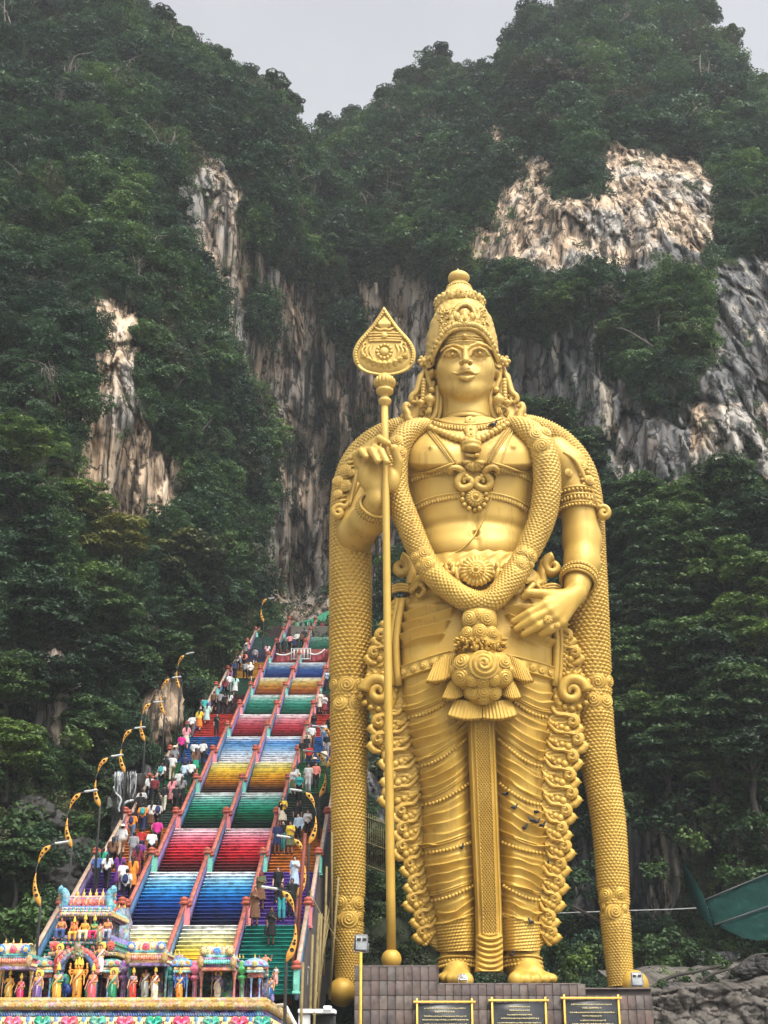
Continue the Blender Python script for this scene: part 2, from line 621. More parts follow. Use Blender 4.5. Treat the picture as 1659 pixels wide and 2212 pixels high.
def rock_mask(px, py):
    jx = 10 * vnoise(np.stack([px / 22, py / 34, 0 * px], -1), 3) + 16 * vnoise(np.stack([px / 60, py / 60, 0 * px], -1), 5)
    jy = 16 * vnoise(np.stack([px / 20, py / 40, 0 * px + 9], -1), 4)
    r = np.zeros(np.shape(px), bool)
    for p in ROCK:
        mx, my = sum(a for a, _ in p) / len(p), sum(b for _, b in p) / len(p)
        r |= in_poly(px + jx, py + jy, [((a - mx) * 1.1 + mx, (b - my) * 1.07 + my) for a, b in p])
    v = np.zeros(np.shape(px), bool)
    for p in VEG: v |= in_poly(px + jx * 1.5, py + jy * 1.5, p)
    return r & ~v

# grid over the face of the hill, then rows that carry on over the ridge and down behind
NXH, NYH = 560, 660
gx = np.linspace(-420, 2080, NXH)
top = np.interp(gx, RIDGE[:, 0], RIDGE[:, 1])
ts = np.linspace(0, 1, NYH)
PXg = np.repeat(gx[:, None], NYH, 1)
PYg = 2330 + (top[:, None] - 2330) * ts[None, :]
Yg = hill_Y(PXg, PYg)
P = U(PXg, PYg, Yg)
rk = rock_mask(PXg, PYg)
rkf = rk.astype(float)
for _ in range(3):
    rkf = (rkf + np.roll(rkf, 1, 0) + np.roll(rkf, -1, 0) + np.roll(rkf, 1, 1) + np.roll(rkf, -1, 1)) / 5
q = P * np.array([.05, .05, .05])
lump = fbm(q, 3, 21) * 3.0
q2 = P * np.array([.42, .1, .045]); flute = fbm(q2, 2, 31)
crack = -np.clip(1 - np.abs(fbm(P * np.array([.55, .15, .05]), 3, 63)) * 9, 0, 1) * 1.6 + .5 * fbm(P * np.array([1.3, .4, .16]), 3, 61)
q3 = P * np.array([.9, .3, .22]); chip = fbm(q3, 4, 41)
def worley(p, seed=0):
    i = np.floor(p).astype(np.int64); best = np.full(p.shape[:-1], 9.0)
    for a_ in (-1, 0, 1):
        for b_ in (-1, 0, 1):
            for c_ in (-1, 0, 1):
                cI = i + np.array([a_, b_, c_])
                n_ = (cI[..., 0] * 73856093 ^ cI[..., 1] * 19349663 ^ cI[..., 2] * 83492791) + seed
                r_ = np.stack([((n_ * k) & 0xffff) / 0xffff for k in (7919, 104729, 15487)], -1)
                best = np.minimum(best, ((cI + r_ - p) ** 2).sum(-1))
    return np.sqrt(best)
def blocks(p, seed=0):
    """faceted relief: every cell of broken rock has its own depth and tilt"""
    i = np.floor(p).astype(np.int64); best = np.full(p.shape[:-1], 9.0); val = np.zeros(p.shape[:-1]); sec = np.full(p.shape[:-1], 9.0)
    for a_ in (-1, 0, 1):
        for b_ in (-1, 0, 1):
            for c_ in (-1, 0, 1):
                cI = i + np.array([a_, b_, c_])
                n_ = (cI[..., 0] * 73856093 ^ cI[..., 1] * 19349663 ^ cI[..., 2] * 83492791) + seed
                r_ = np.stack([((n_ * k) & 0xffff) / 0xffff for k in (7919, 104729, 15487)], -1)
                dv = p - (cI + r_); d_ = (dv ** 2).sum(-1)
                h_ = ((n_ * 31337) & 0xffff) / 0xffff - .5 + dv[..., 0] * (((n_ * 517) & 0xff) / 255 - .5) * 1.2 + dv[..., 2] * (((n_ * 911) & 0xff) / 255 - .35) * 1.2
                nb_ = d_ < best
                sec = np.where(nb_, best, np.minimum(sec, d_)); val = np.where(nb_, h_, val); best = np.where(nb_, d_, best)
    return val - .35 * np.clip(1 - (np.sqrt(sec) - np.sqrt(best)) * 7, 0, 1)
rel = 2.2 * blocks(P / np.array([3.2, 9.0, 13.0]), 3) + .6 * blocks(P / np.array([1.2, 4.0, 7.5]), 8) + .18 * blocks(P / np.array([.6, 2.0, 2.6]), 12)
rkw = rkf.copy()
for _ in range(10):
    rkw = np.maximum(rkw, (np.roll(rkw, 1, 0) + np.roll(rkw, -1, 0) + np.roll(rkw, 1, 1) + np.roll(rkw, -1, 1)) / 4 * .97)
dome = 1 - np.clip(worley(P / np.array([5.5, 7.0, 6.0]), 5), 0, 1) ** 2
dome2 = 1 - np.clip(worley(P / np.array([2.4, 3.2, 2.6]), 9), 0, 1) ** 2
disp = (1 - rkw) * (dome * 3.4 + dome2 * 1.2 - 2.2) + lump * (1 - .6 * rkf) + rkf * ((1 - np.abs(flute) * 2) * 2.3 + rel + crack * .8 - 1.2) + (1 - rkf) * chip * .8
edge = np.clip((1 - ts[None, :]) * 12, .15, 1)
view = P / np.linalg.norm(P, axis=-1, keepdims=True)
P = P - view * (disp * edge)[..., None]
back = []
for k, (dy, dz) in enumerate([(8, 0.5), (22, -5), (45, -22), (70, -60), (80, -140)]):
    b = P[:, -1].copy(); b[:, 1] += dy; b[:, 2] += dz; back.append(b[:, None])
PA = np.concatenate([P] + back, 1)
nrow = PA.shape[1]
ii, jj = np.meshgrid(np.arange(NXH - 1), np.arange(nrow - 1), indexing='ij')
a = (ii * nrow + jj).ravel()
FH = np.stack([a, a + nrow, a + nrow + 1, a + 1], 1)
hm = new_mesh('hill', PA.reshape(-1, 3), FH)
att = hm.attributes.new('rock', 'FLOAT', 'POINT')
att.data.foreach_set('value', np.concatenate([rkf, np.zeros((NXH, 5))], 1).astype(np.float32).ravel())

def m_hill(masked=True, nm='limestone and soil'):
    t = NT(nm)
    g = t.geo()
    streak = t.noise(1.0, t.mapv(g, (.62, .25, .06)), 9, .68, .4)
    fine = t.noise(1.0, t.mapv(g, (1.1, .6, .3)), 9, .7, .3)
    blot = t.noise(1.0, t.mapv(g, (.05, .05, .04)), 3, .5)
    warm = t.noise(1.0, t.mapv(g, (.11, .11, .05)), 5, .6)
    rockc = t.ramp(streak, [(.33, (.035, .037, .038)), (.42, (.12, .115, .105)), (.5, (.30, .28, .25)), (.6, (.47, .43, .37)), (.72, (.60, .57, .52))])
    tan = t.ramp(streak, [(.34, (.05, .045, .04)), (.43, (.22, .16, .11)), (.52, (.5, .37, .25)), (.64, (.66, .54, .41)), (.75, (.75, .7, .6))])
    grey = t.ramp(streak, [(.3, (.025, .027, .03)), (.44, (.075, .077, .08)), (.54, (.15, .15, .148)), (.6, (.30, .27, .22)), (.66, (.5, .43, .34)), (.8, (.6, .56, .5))])
    wf = t.ramp(warm, [(.38, (0, 0, 0)), (.5, (1, 1, 1))])
    ga = t.n('ShaderNodeAttribute', attribute_name='grey')
    bf = t.ramp(t.math('ADD', ga.outputs['Fac'], t.math('MULTIPLY', t.math('SUBTRACT', streak, .5), 1.6)), [(.35, (0, 0, 0)), (.62, (1, 1, 1))])
    c = t.mix(wf, rockc, tan)
    c = t.mix(bf, c, grey)
    vo = t.n('ShaderNodeTexVoronoi', feature='DISTANCE_TO_EDGE'); vo.inputs['Scale'].default_value = 1.0
    wv = t.n('ShaderNodeVectorMath', operation='ADD'); t.l(t.mapv(g, (.5, .25, .11)), wv.inputs[0])
    wn_ = t.n('ShaderNodeTexNoise'); wn_.inputs['Scale'].default_value = .9; wn_.inputs['Detail'].default_value = 5; t.l(g, wn_.inputs['Vector'])
    ws = t.n('ShaderNodeVectorMath', operation='SCALE'); ws.inputs['Scale'].default_value = .5; t.l(wn_.outputs['Color'], ws.inputs[0]); t.l(ws.outputs[0], wv.inputs[1])
    t.l(wv.outputs[0], vo.inputs['Vector'])
    c = t.mix(1.0, c, t.ramp(vo.outputs['Distance'], [(.0, (.12, .12, .12)), (.02, (.3, .3, .3)), (.05, (1, 1, 1))]), 'MULTIPLY')
    stain = t.noise(1.0, t.mapv(g, (.9, .4, .018)), 7, .66, .2)
    c = t.mix(1.0, c, t.ramp(stain, [(.40, (.14, .145, .15)), (.45, (.55, .55, .55)), (.49, (1, 1, 1))]), 'MULTIPLY')
    ff = t.ramp(fine, [(.37, (.06, .06, .06)), (.41, (.5, .5, .5)), (.45, (.95, .95, .95)), (.8, (1.15, 1.15, 1.15))])
    c = t.mix(1.0, c, ff, 'MULTIPLY')
    soil = t.ramp(fine, [(.3, (.012, .016, .008)), (.6, (.03, .035, .018)), (.8, (.06, .05, .035))])
    at = t.n('ShaderNodeAttribute', attribute_name='rock')
    af = t.math('ADD', at.outputs['Fac'], t.math('MULTIPLY', t.math('SUBTRACT', fine, .5), .8))
    m = t.ramp(af, [(.4, (0, 0, 0)), (.55, (1, 1, 1))])
    t.base(t.mix(m, soil, c) if masked else c).set(.9, 0, .2)
    t.bump(fine, .6, .3)
    return t.m
gy = np.zeros(PXg.shape)
for poly, g_ in zip(ROCK[:4], (.08, .66, .45, .2)): gy = np.where(in_poly(PXg, PYg, [( (x - sum(p[0] for p in poly) / len(poly)) * 1.15 + sum(p[0] for p in poly) / len(poly), (y - sum(p[1] for p in poly) / len(poly)) * 1.15 + sum(p[1] for p in poly) / len(poly)) for x, y in poly]), np.maximum(gy, g_), gy)
gy = np.where((PXg > 1490) & (PYg > 870) & (PYg < 1100), .2, gy); gy = np.where(PYg > 1450, .75, gy)
at2 = hm.attributes.new('grey', 'FLOAT', 'POINT')
at2.data.foreach_set('value', np.concatenate([gy, np.zeros((NXH, 5))], 1).astype(np.float32).ravel())
hill = link('hill', hm, m_hill(), sm=True)
tag(hill, kind='structure')

# ------------------------------------------------------------------ foliage
def m_leaf(name, dark, mid, light, brown=None, inst=True):
    t = NT(name)
    oi = t.n('ShaderNodeObjectInfo')
    f = t.noise(.9, t.geo(), 4, .6)
    c = t.ramp(f, [(.25, dark), (.5, mid), (.75, light)])
    r = t.ramp(oi.outputs['Random'], [(0, (.45, .5, .52)), (.5, (1, 1, 1)), (1, (1.8, 1.6, 1.15))])
    c = t.mix(1.0, c, r, 'MULTIPLY')
    pz = t.noise(.07, t.geo(), 3, .5)
    c = t.mix(1.0, c, t.ramp(pz, [(.36, (.55, .66, .75)), (.5, (1, 1, 1)), (.64, (1.75, 1.55, 1.0))]), 'MULTIPLY')
    if inst:
        at = t.n('ShaderNodeAttribute', attribute_name='brown', attribute_type='INSTANCER')
        c = t.mix(at.outputs['Fac'], c, t.ramp(f, [(.3, (.03, .022, .014)), (.7, (.10, .065, .04))]))
    t.base(c).set(.55, 0, .35)
    tr = t.n('ShaderNodeBsdfTranslucent')
    t.l(c, tr.inputs['Color'])
    ms = t.n('ShaderNodeMixShader')
    ms.inputs[0].default_value = .25
    t.l(t.b.outputs[0], ms.inputs[1]); t.l(tr.outputs[0], ms.inputs[2])
    t.l(ms.outputs[0], t.out.inputs['Surface'])
    return t.m
LEAF_HILL = m_leaf('hillside leaves', (.012, .032, .016), (.032, .075, .034), (.07, .13, .05))

def leaf_mesh(name, pts, nrm, size, mat, seed=0, aspect=.55, jit=.6):
    """many small pointed leaves at the given places"""
    g = np.random.default_rng(seed)
    n = len(pts)
    d = nrm + g.normal(0, jit, (n, 3)); d /= np.linalg.norm(d, axis=1)[:, None]
    u = np.cross(d, g.normal(0, 1, (n, 3))); u /= np.linalg.norm(u, axis=1)[:, None]
    w = np.cross(d, u)
    s = (size * g.uniform(.6, 1.35, n))[:, None]
    a = pts + u * s; b = pts + w * s * aspect + d * s * .12; c = pts - u * s; e = pts - w * s * aspect + d * s * .12
    V = np.stack([a, b, c, e], 1).reshape(-1, 3)
    k = np.arange(n)[:, None] * 4
    Fc = np.concatenate([k + np.array([[0, 1, 3]]), k + np.array([[1, 2, 3]])])
    me = new_mesh(name, V, Fc)
    if mat: me.materials.append(mat)
    return me

def clump_pts(n, rad, g, flat=.8, sub=7):
    """leaf places on several overlapping lobes, denser on the upper outside"""
    cs = g.normal(0, .5, (sub, 3)) * np.array([1, 1, flat * .8]) * rad
    rs = g.uniform(.35, .62, sub) * rad
    k = g.integers(0, sub, n)
    d = g.normal(0, 1, (n, 3)); d[:, 2] += .35
    d /= np.linalg.norm(d, axis=1)[:, None]
    p = cs[k] + d * (rs[k] * g.uniform(.72, 1.05, n))[:, None] * np.array([1, 1, flat])
    nn = d * .55 + np.array([0, -.15, .8])
    return p, nn / np.linalg.norm(nn, axis=1)[:, None]

proto = bpy.data.collections.new('foliage kinds')
def bough_pts(n, g, sub):
    a = g.uniform(0, 2 * PI, sub); rr = np.sqrt(g.uniform(.0, 1, sub)) * .8
    cs = np.stack([rr * np.cos(a), rr * np.sin(a), g.uniform(-.5, .8, sub) * np.sqrt(np.clip(1.05 - rr ** 2, 0, 1))], 1)
    rs = g.uniform(.22, .42, sub); k = g.integers(0, sub, n)
    d = g.normal(0, 1, (n, 3)); d[:, 2] = np.abs(d[:, 2]) - .25
    d /= np.linalg.norm(d, axis=1)[:, None]
    p = cs[k] + d * (rs[k] * g.uniform(.7, 1.05, n))[:, None] * np.array([1, 1, .75])
    nn = d * .6 + np.array([0, 0, .8])
    return p, nn / np.linalg.norm(nn, axis=1)[:, None]
for k in range(6):
    g = np.random.default_rng(100 + k)
    p, nn = clump_pts(260, 1.0, g, .8, 6 + k % 3)
    if k == 5:      # hanging creeper
        p = p * np.array([.7, .7, 2.1]) + np.array([0, 0, -.9])
    me = leaf_mesh('leaf_clump', p, nn, .125, LEAF_HILL, 200 + k)
    proto.objects.link(bpy.data.objects.new('a_leaf_clump_%d' % k, me))

for k in range(4):      # whole crowns
    g = np.random.default_rng(150 + k)
    p, nn = bough_pts(2400, g, 22)
    proto.objects.link(bpy.data.objects.new('b_leaf_crown_%d' % k, leaf_mesh('leaf_crown', p, nn, .068, LEAF_HILL, 250 + k, .5, .5)))
m_pb = paint('pale dead wood', (.17, .15, .125), .9, .3, 3)
for k in range(2):      # bare boughs that stick out of the canopy
    g = np.random.default_rng(170 + k); b = MB()
    for j in range(5):
        a = g.normal(0, .22, 3); e = a + np.array([g.normal(0, .5), g.normal(0, .5), g.uniform(.7, 1.3)])
        b.tube(crom([(a[0], a[1], -.8), tuple((a + e) / 2 + g.normal(0, .12, 3)), tuple(e)], 4), np.linspace(.045, .012, 9), 5)
        for q_ in range(3):
            s_ = a + (e - a) * g.uniform(.4, .9); b.tube(crom([tuple(s_), tuple(s_ + g.normal(0, .22, 3)), tuple(s_ + g.normal(0, .4, 3) + np.array([0, 0, .2]))], 3), np.linspace(.018, .006, 7), 4)
    ob = b.build('tmp_part', m_pb); me = ob.data; bpy.data.objects.remove(ob)
    proto.objects.link(bpy.data.objects.new('c_bare_bough_%d' % k, me))
def scatter_group():
    ng = bpy.data.node_groups.new('scatter leaves', 'GeometryNodeTree')
    ng.interface.new_socket('Geometry', in_out='INPUT', socket_type='NodeSocketGeometry')
    ng.interface.new_socket('Geometry', in_out='OUTPUT', socket_type='NodeSocketGeometry')
    N, L = ng.nodes, ng.links
    i, o = N.new('NodeGroupInput'), N.new('NodeGroupOutput')
    ip = N.new('GeometryNodeInstanceOnPoints')
    ci = N.new('GeometryNodeCollectionInfo')
    ci.inputs['Collection'].default_value = proto
    ci.inputs['Separate Children'].default_value = True
    ci.inputs['Reset Children'].default_value = True
    def attr(nm, ty):
        x = N.new('GeometryNodeInputNamedAttribute'); x.data_type = ty
        x.inputs['Name'].default_value = nm
        return next(s for s in x.outputs if s.enabled and s.name == 'Attribute')
    L.new(i.outputs[0], ip.inputs['Points'])
    L.new(ci.outputs[0], ip.inputs['Instance'])
    ip.inputs['Pick Instance'].default_value = True
    L.new(attr('kind_index', 'INT'), ip.inputs['Instance Index'])
    L.new(attr('turn', 'FLOAT_VECTOR'), ip.inputs['Rotation'])
    L.new(attr('size', 'FLOAT_VECTOR'), ip.inputs['Scale'])
    L.new(ip.outputs[0], o.inputs[0])
    return ng
SCATTER = scatter_group()

def scatter(name, pts, size, kinds, brown, label, cat):
    n = len(pts)
    me = bpy.data.meshes.new(name)
    me.vertices.add(n)
    me.vertices.foreach_set('co', np.asarray(pts, np.float32).ravel())
    def at(nm, ty, v):
        a = me.attributes.new(nm, ty, 'POINT')
        a.data.foreach_set('vector' if ty == 'FLOAT_VECTOR' else 'value', v.ravel())
    at('kind_index', 'INT', kinds.astype(np.int32))
    at('turn', 'FLOAT_VECTOR', np.stack([NR.normal(0, .18, n), NR.normal(0, .18, n), NR.uniform(0, 6.28, n)], 1).astype(np.float32))
    at('size', 'FLOAT_VECTOR', size.astype(np.float32))
    at('brown', 'FLOAT', brown.astype(np.float32))
    o = link(name, me)
    md = o.modifiers.new('leaves', 'NODES'); md.node_group = SCATTER
    tag(o, label, cat, kind='stuff')
    return o

# sample the hill evenly by true area
A, B, C, D = P[:-1, :-1], P[1:, :-1], P[1:, 1:], P[:-1, 1:]
nrm = np.cross(C - A, D - B); area = np.linalg.norm(nrm, axis=-1) * .5
nrm = nrm / (2 * area[..., None] + 1e-9)
nrm *= -np.sign((nrm * A).sum(-1))[..., None]
cen = (A + B + C + D) / 4
pxc, pyc = PJ(cen)
w = area.copy()
w[(pxc < -60) | (pxc > 1720) | (pyc < -70) | (pyc > 2260)] *= .12
rkc = rkf[:-1, :-1]
# leave the stair, the statue and the shrine clear
keep = np.ones_like(w)
keep *= np.where(rkc > .5, np.where(fbm(cen * np.array([.12, .12, .10]), 3, 91) > .12, .22, .03), 1)
w *= keep
NP_ = 22000
pick = NR.choice(w.size, NP_, p=(w / w.sum()).ravel())
i1, j1 = np.unravel_index(pick, w.shape)
uu, vv = NR.uniform(0, 1, NP_)[:, None], NR.uniform(0, 1, NP_)[:, None]
pt = (A[i1, j1] * (1 - uu) + B[i1, j1] * uu) * (1 - vv) + (D[i1, j1] * (1 - uu) + C[i1, j1] * uu) * vv
pn = nrm[i1, j1]
big = fbm(pt * .16, 3, 77)
dist = pt[:, 1]
sz = (.62 + .35 * np.clip(big + .3, 0, 1.2) + NR.uniform(-.2, .4, NP_)) * np.clip(dist / 125, .7, 1.5)
onrock = rkc[i1, j1] > .5
sz[onrock] *= .6
pt = pt + pn * (sz * .35 + .8 * np.clip(big, 0, 1) * ~onrock)[:, None]
kinds = NR.integers(0, 5, NP_)
steep = pn[:, 2] < .35
kinds[steep & (NR.uniform(0, 1, NP_) < .3)] = 5
brown = np.clip((fbm(pt * .09, 3, 55) - .2) * 4, 0, .6) * (NR.uniform(0, 1, NP_) < .5)
brown += (NR.uniform(0, 1, NP_) < .03) * .5
hx, hy = PJ(pt)
# keep the corridor of the stairway free of leaves
stair_x = lambda Y: -9.56 + (Y - 68) * .0232
clear = (np.abs(pt[:, 0] - stair_x(pt[:, 1])) < 7.4) & (pt[:, 1] < 137) & (pt[:, 2] > 4 + (pt[:, 1] - 68) * .45 - 1)
clear |= (np.abs(pt[:, 0] - stair_x(pt[:, 1])) < 6.6) & (pt[:, 1] < 140) & (pt[:, 2] < 30)
sel = ~clear
s3 = np.stack([sz, sz, sz * NR.uniform(.75, 1.15, NP_)], 1)
# crowns of whole trees over the undergrowth
NC = 2300
wc = area * np.where((pxc < -60) | (pxc > 1720) | (pyc < -70) | (pyc > 2260), .1, 1) * np.where(rkf[:-1, :-1] > .15, 0.0, 1)
pick = NR.choice(wc.size, NC, p=(wc / wc.sum()).ravel())
i2, j2 = np.unravel_index(pick, wc.shape)
cpt = cen[i2, j2]; cn_ = nrm[i2, j2]
csz = NR.uniform(1.3, 2.5, NC) * np.clip(cpt[:, 1] / 130, .7, 1.35) * np.where(NR.uniform(0, 1, NC) < .15, 1.4, 1)
cpt = cpt + cn_ * (csz * .35)[:, None] + np.array([0, 0, .4]) * csz[:, None]
cclear = (np.abs(cpt[:, 0] - stair_x(cpt[:, 1])) < 7.5) & (cpt[:, 1] < 142) & (cpt[:, 2] < 45)
SKY = RIDGE + np.array([0, -14.0])
def below_ridge(p, r):
    a_, b_ = PJ(p); rp = r / ((p[:, 1] * CT + p[:, 2] * ST) / F)
    lim = np.max([np.interp(a_ + o_ * rp, SKY[:, 0], SKY[:, 1]) for o_ in (-.75, 0, .75)], axis=0)
    return (b_ - .8 * rp > lim - np.where(NR.uniform(0, 1, len(b_)) < .2, 22, 0))
def off_rock(p, r, lim):
    a_, b_ = PJ(p); rp = r / ((p[:, 1] * CT + p[:, 2] * ST) / F)
    return sum(rock_mask(a_ + u_ * rp, b_ + v_ * rp).astype(int) for u_, v_ in ((0, 0), (.8, 0), (-.8, 0), (0, .8), (0, -.8))) < lim
cs_ = ~cclear & below_ridge(cpt, csz) & off_rock(cpt, csz, 2)
sel = sel & (off_rock(pt, sz, 4) | onrock)
sel = sel & below_ridge(pt, sz * .8)
pt = np.concatenate([pt[sel], cpt[cs_]]); sz3 = np.concatenate([s3[sel], np.stack([csz, csz, csz * .9], 1)[cs_]])
kinds = np.concatenate([kinds[sel], np.where(NR.uniform(0, 1, cs_.sum()) < .045, NR.integers(10, 12, cs_.sum()), NR.integers(6, 10, cs_.sum()))])
bc2 = np.clip((fbm(cpt * .08, 3, 57) - .25) * 3, 0, .6) * (NR.uniform(0, 1, NC) < .5) + (NR.uniform(0, 1, NC) < .05) * .5
brown = np.concatenate([np.clip(brown, 0, 1)[sel], np.clip(bc2, 0, .8)[cs_]])
sel = slice(None); s3 = sz3
scatter('hillside_foliage', pt[sel], s3[sel], kinds[sel], brown[sel], 'dense jungle foliage covering the limestone hill', 'foliage')
# ------------------------------------------------------------------ the painted stairway
SR, SH, LW = 6.6, 3.2, 2.97            # run and rise of one flight with its landing, lane width
NS = 16                                 # steps in a flight
TR = .31                                # tread
def post_Y(n): return 68.0 + SR * n
def level(n): return 5.1 + SH * n
def axis_x(Y): return -9.56 + (Y - 68.0) * .0232
def stair_z(Y):
    f = (Y - 68.0) / SR; n = math.floor(f); u = (Y - post_Y(n))
    return level(n) + SH / NS * min(NS, max(0, math.ceil(u / TR))) if u < NS * TR else level(n + 1)
N0, N1 = -1, 11
STEP = objmat('painted step', .7, .42, 2.2)
STEPC = colmat('painted upper step', .7, .42, 2.2)
def s2l(c): return tuple(((v / 255 + .055) / 1.055) ** 2.4 if v / 255 > .04045 else v / 255 / 12.92 for v in c)
GR = {-2: [(60,30,20),(200,120,30),(250,220,90),(255,250,220)], -1: [(120,60,25),(214,112,24),(240,185,40),(244,226,96),(250,246,190),(245,245,240)],
 0: [(28,30,44),(34,44,98),(20,62,140),(20,112,190),(70,170,225),(150,215,240),(245,248,250)], 1: [(44,22,24),(110,26,32),(196,28,44),(224,60,80),(236,140,160),(250,225,230)],
 2: [(22,26,26),(26,52,42),(14,110,72),(20,160,124),(120,205,188),(245,248,246)], 3: [(40,24,22),(72,42,28),(190,120,24),(236,184,40),(244,222,90),(246,242,190)],
 4: [(226,228,226),(238,238,240),(214,228,240),(150,200,236),(90,160,220),(242,246,250)], 5: [(44,26,26),(110,34,40),(176,44,60),(206,84,100),(224,150,160),(245,235,235)],
 6: [(18,44,36),(20,84,64),(24,120,96),(50,154,130),(130,196,180),(240,244,240)], 7: [(74,34,26),(120,56,30),(176,100,36),(206,150,50),(226,200,120),(240,236,215)],
 8: [(24,30,58),(28,46,100),(36,70,140),(60,100,165),(130,160,190),(235,238,240)], 9: [(60,24,26),(120,36,36),(150,60,60),(190,120,110)], 10: [(20,60,50),(30,100,80),(70,140,115),(150,190,170)], 11: [(60,30,30),(120,60,50)]}
SIDE = {-2: (120,60,140), -1: (16,128,112), 0: (98,66,150), 1: (196,116,44), 2: (58,72,62), 3: (34,122,70), 4: (34,98,160), 5: (190,58,44), 6: (78,36,44), 7: (34,84,64), 8: (190,140,40), 9: (60,60,90), 10: (50,90,80), 11: (80, 60, 60)}
def grad(c, t):
    c = np.array([s2l(x) for x in c]); u = t * (len(c) - 1); i = min(int(u), len(c) - 2)
    return tuple(c[i] + (c[i + 1] - c[i]) * (u - i))
ANG = math.atan(-.0232)
stair = empty('staircase', (axis_x(60), 60, level(-1)))
tag(stair, 'long steep staircase painted in rainbow flights climbing to the cave', 'staircase')
STO = np.array(stair.location)
_b = MB(); _b.box((0, .03, -.02), (LW - .24, TR, SH / NS - .04)); _b.box((0, -.02, SH / NS / 2 - .022), (LW - .24, TR + .04, .036), bev=.01)
sV, sF = np.concatenate(_b.v), _b.f
step_me = new_mesh('step', sV, sF); step_me.materials.append(STEP)
far = MB()
cR = random.Random(5)
for n in range(N0, N1 + 1):
    for k in range(NS):
        Y = post_Y(n) + (k + .5) * TR
        z = level(n) + (k + .5) * SH / NS
        for ln in (-1.5, -.5, .5, 1.5):
            c = s2l(SIDE[n]) if abs(ln) > 1 else grad(GR[n], k / (NS - 1))
            j = 1 + cR.uniform(-.1, .1)
            c = tuple(min(1, v * j) for v in c)
            x = axis_x(Y) + ln * LW
            if -1 <= n <= 3 and not (n == -1 and ln == -1.5):
                o = bpy.data.objects.new('step', step_me); COL.objects.link(o)
                o.parent = stair; o.location = Vector((x, Y + .02, z)) - stair.location
                o.rotation_euler = (0, 0, ANG); o.color = (*c, 1)
            else:
                far.add(sV @ np.array(Matrix.Rotation(ANG, 3, 'Z')).T + np.array((x, Y + .02, z)), sF, 0, c)
fo = far.build('upper_steps', STEPC, stair, False, STO, True); fo['kind'] = 'stuff'
# the sloping concrete below, with landings
mb = MB()
pr = []
for n in range(N0, N1 + 1):
    pr += [(post_Y(n), level(n) - .03), (post_Y(n) + NS * TR + .02, level(n + 1) - .03)]
pr.append((post_Y(N1 + 1), level(N1 + 1) - .03))
pr = [(y + .2 if i % 2 == 0 else y, z) for i, (y, z) in enumerate(pr)]
V = []
hw_ = 2 * LW + .12
for y, z in pr:
    for s in (-1, 1):
        V += [(axis_x(y) + s * hw_, y, z - .16), (axis_x(y) + s * hw_, y, z - 9)]
Fc = []
for i in range(len(pr) - 1):
    a = i * 4; b = a + 4
    Fc += [(a, a + 2, b + 2, b), (a + 2, a + 3, b + 3, b + 2), (a + 1, a, b, b + 1)]
mb.add(V, Fc)
mb.build('concrete_ramp', paint('stair concrete', (.05, .043, .038), .9, .4, .8), stair, False, STO)
for n in range(N0, N1 + 1):     # landings
    mb = MB(); y0, y1 = post_Y(n) + NS * TR + .03, post_Y(n + 1)
    ym = (y0 + y1) / 2
    mb.box((axis_x(ym), ym, level(n + 1) - .06), (4 * LW, y1 - y0, .12), ANG, bev=.02)
    mb.build('landing', paint('landing concrete', (.35, .32, .30), .8, .3), stair, False, STO)
# balustrades and newel posts
RAILT = paint('weathered red rail paint', (.40, .12, .085), .65, .6, 2.5)
RAILB = paint('blue rail wall', (.10, .20, .36), .65, .5, 1.6)
RAILP = paint('violet rail wall', (.22, .17, .36), .65, .5, 1.6)
RAILO = paint('ochre rail top', (.42, .30, .22), .7, .45, 2.5)
PINK, GREEN = paint('pink newel paint', (.50, .15, .16), .65, .4, 4), paint('green newel paint', (.11, .36, .28), .65, .4, 4)
CAPM = paint('newel cap red', (.34, .08, .05), .65, .4, 4)
def post_mesh(m):
    b = MB(); b.box((0, 0, .5), (.27, .27, 1.0), bev=.025); b.box((0, 0, .06), (.34, .34, .12), bev=.02)
    me = b.build('newel_tmp', m).data; bpy.data.objects.remove(bpy.data.objects['newel_tmp']); return me
def cap_mesh():
    b = MB(); b.lathe([(.16, 1.0), (.23, 1.03), (.26, 1.09), (.21, 1.15), (.15, 1.18), (.2, 1.23), (.2, 1.3), (.1, 1.36), (.02, 1.39)], n=10)
    me = b.build('newel_tmp', CAPM).data; bpy.data.objects.remove(bpy.data.objects['newel_tmp']); return me
PM = (post_mesh(PINK), post_mesh(GREEN)); CM = cap_mesh()
for n in range(N0, N1 + 1):
    ya, yb = post_Y(n) - .1, post_Y(n) + NS * TR + .3
    za, zb = level(n), level(n + 1)
    for li, ln in enumerate((-2, -1, 0, 1, 2)):
        xa, xb = axis_x(ya) + ln * LW, axis_x(yb) + ln * LW
        b = MB()
        V, Fc = box_vf((1, 1, 1), 0)
        def prism(w, z0, z1):
            return [(xa + i * w / 2 if j < 0 else xb + i * w / 2, ya if j < 0 else yb, (za if j < 0 else zb) + (z0 if k < 0 else z1)) for i in (-1, 1) for j in (-1, 1) for k in (-1, 1)]
        b.add(prism(.12, -.25, .82), Fc); 
        o = b.build('balustrade', RAILB if (n + li) % 2 else RAILP, stair, False, STO)
        b = MB(); b.add(prism(.19, .82, .96), Fc)
        for q_ in (.33, .66): pass
        t = b.build('handrail', RAILO if li in (0, 4) else RAILT, o, False, STO)
        for e, (x, y, z) in enumerate(((xa, ya, za), (xb, yb, zb))):
            p = bpy.data.objects.new('newel', PM[(n + (e == 1)) % 2]); COL.objects.link(p); p.parent = stair
            p.location = Vector((x, y + (-.12 if e == 0 else .12), z)) - stair.location
            c = bpy.data.objects.new('cap', CM); COL.objects.link(c); c.parent = p
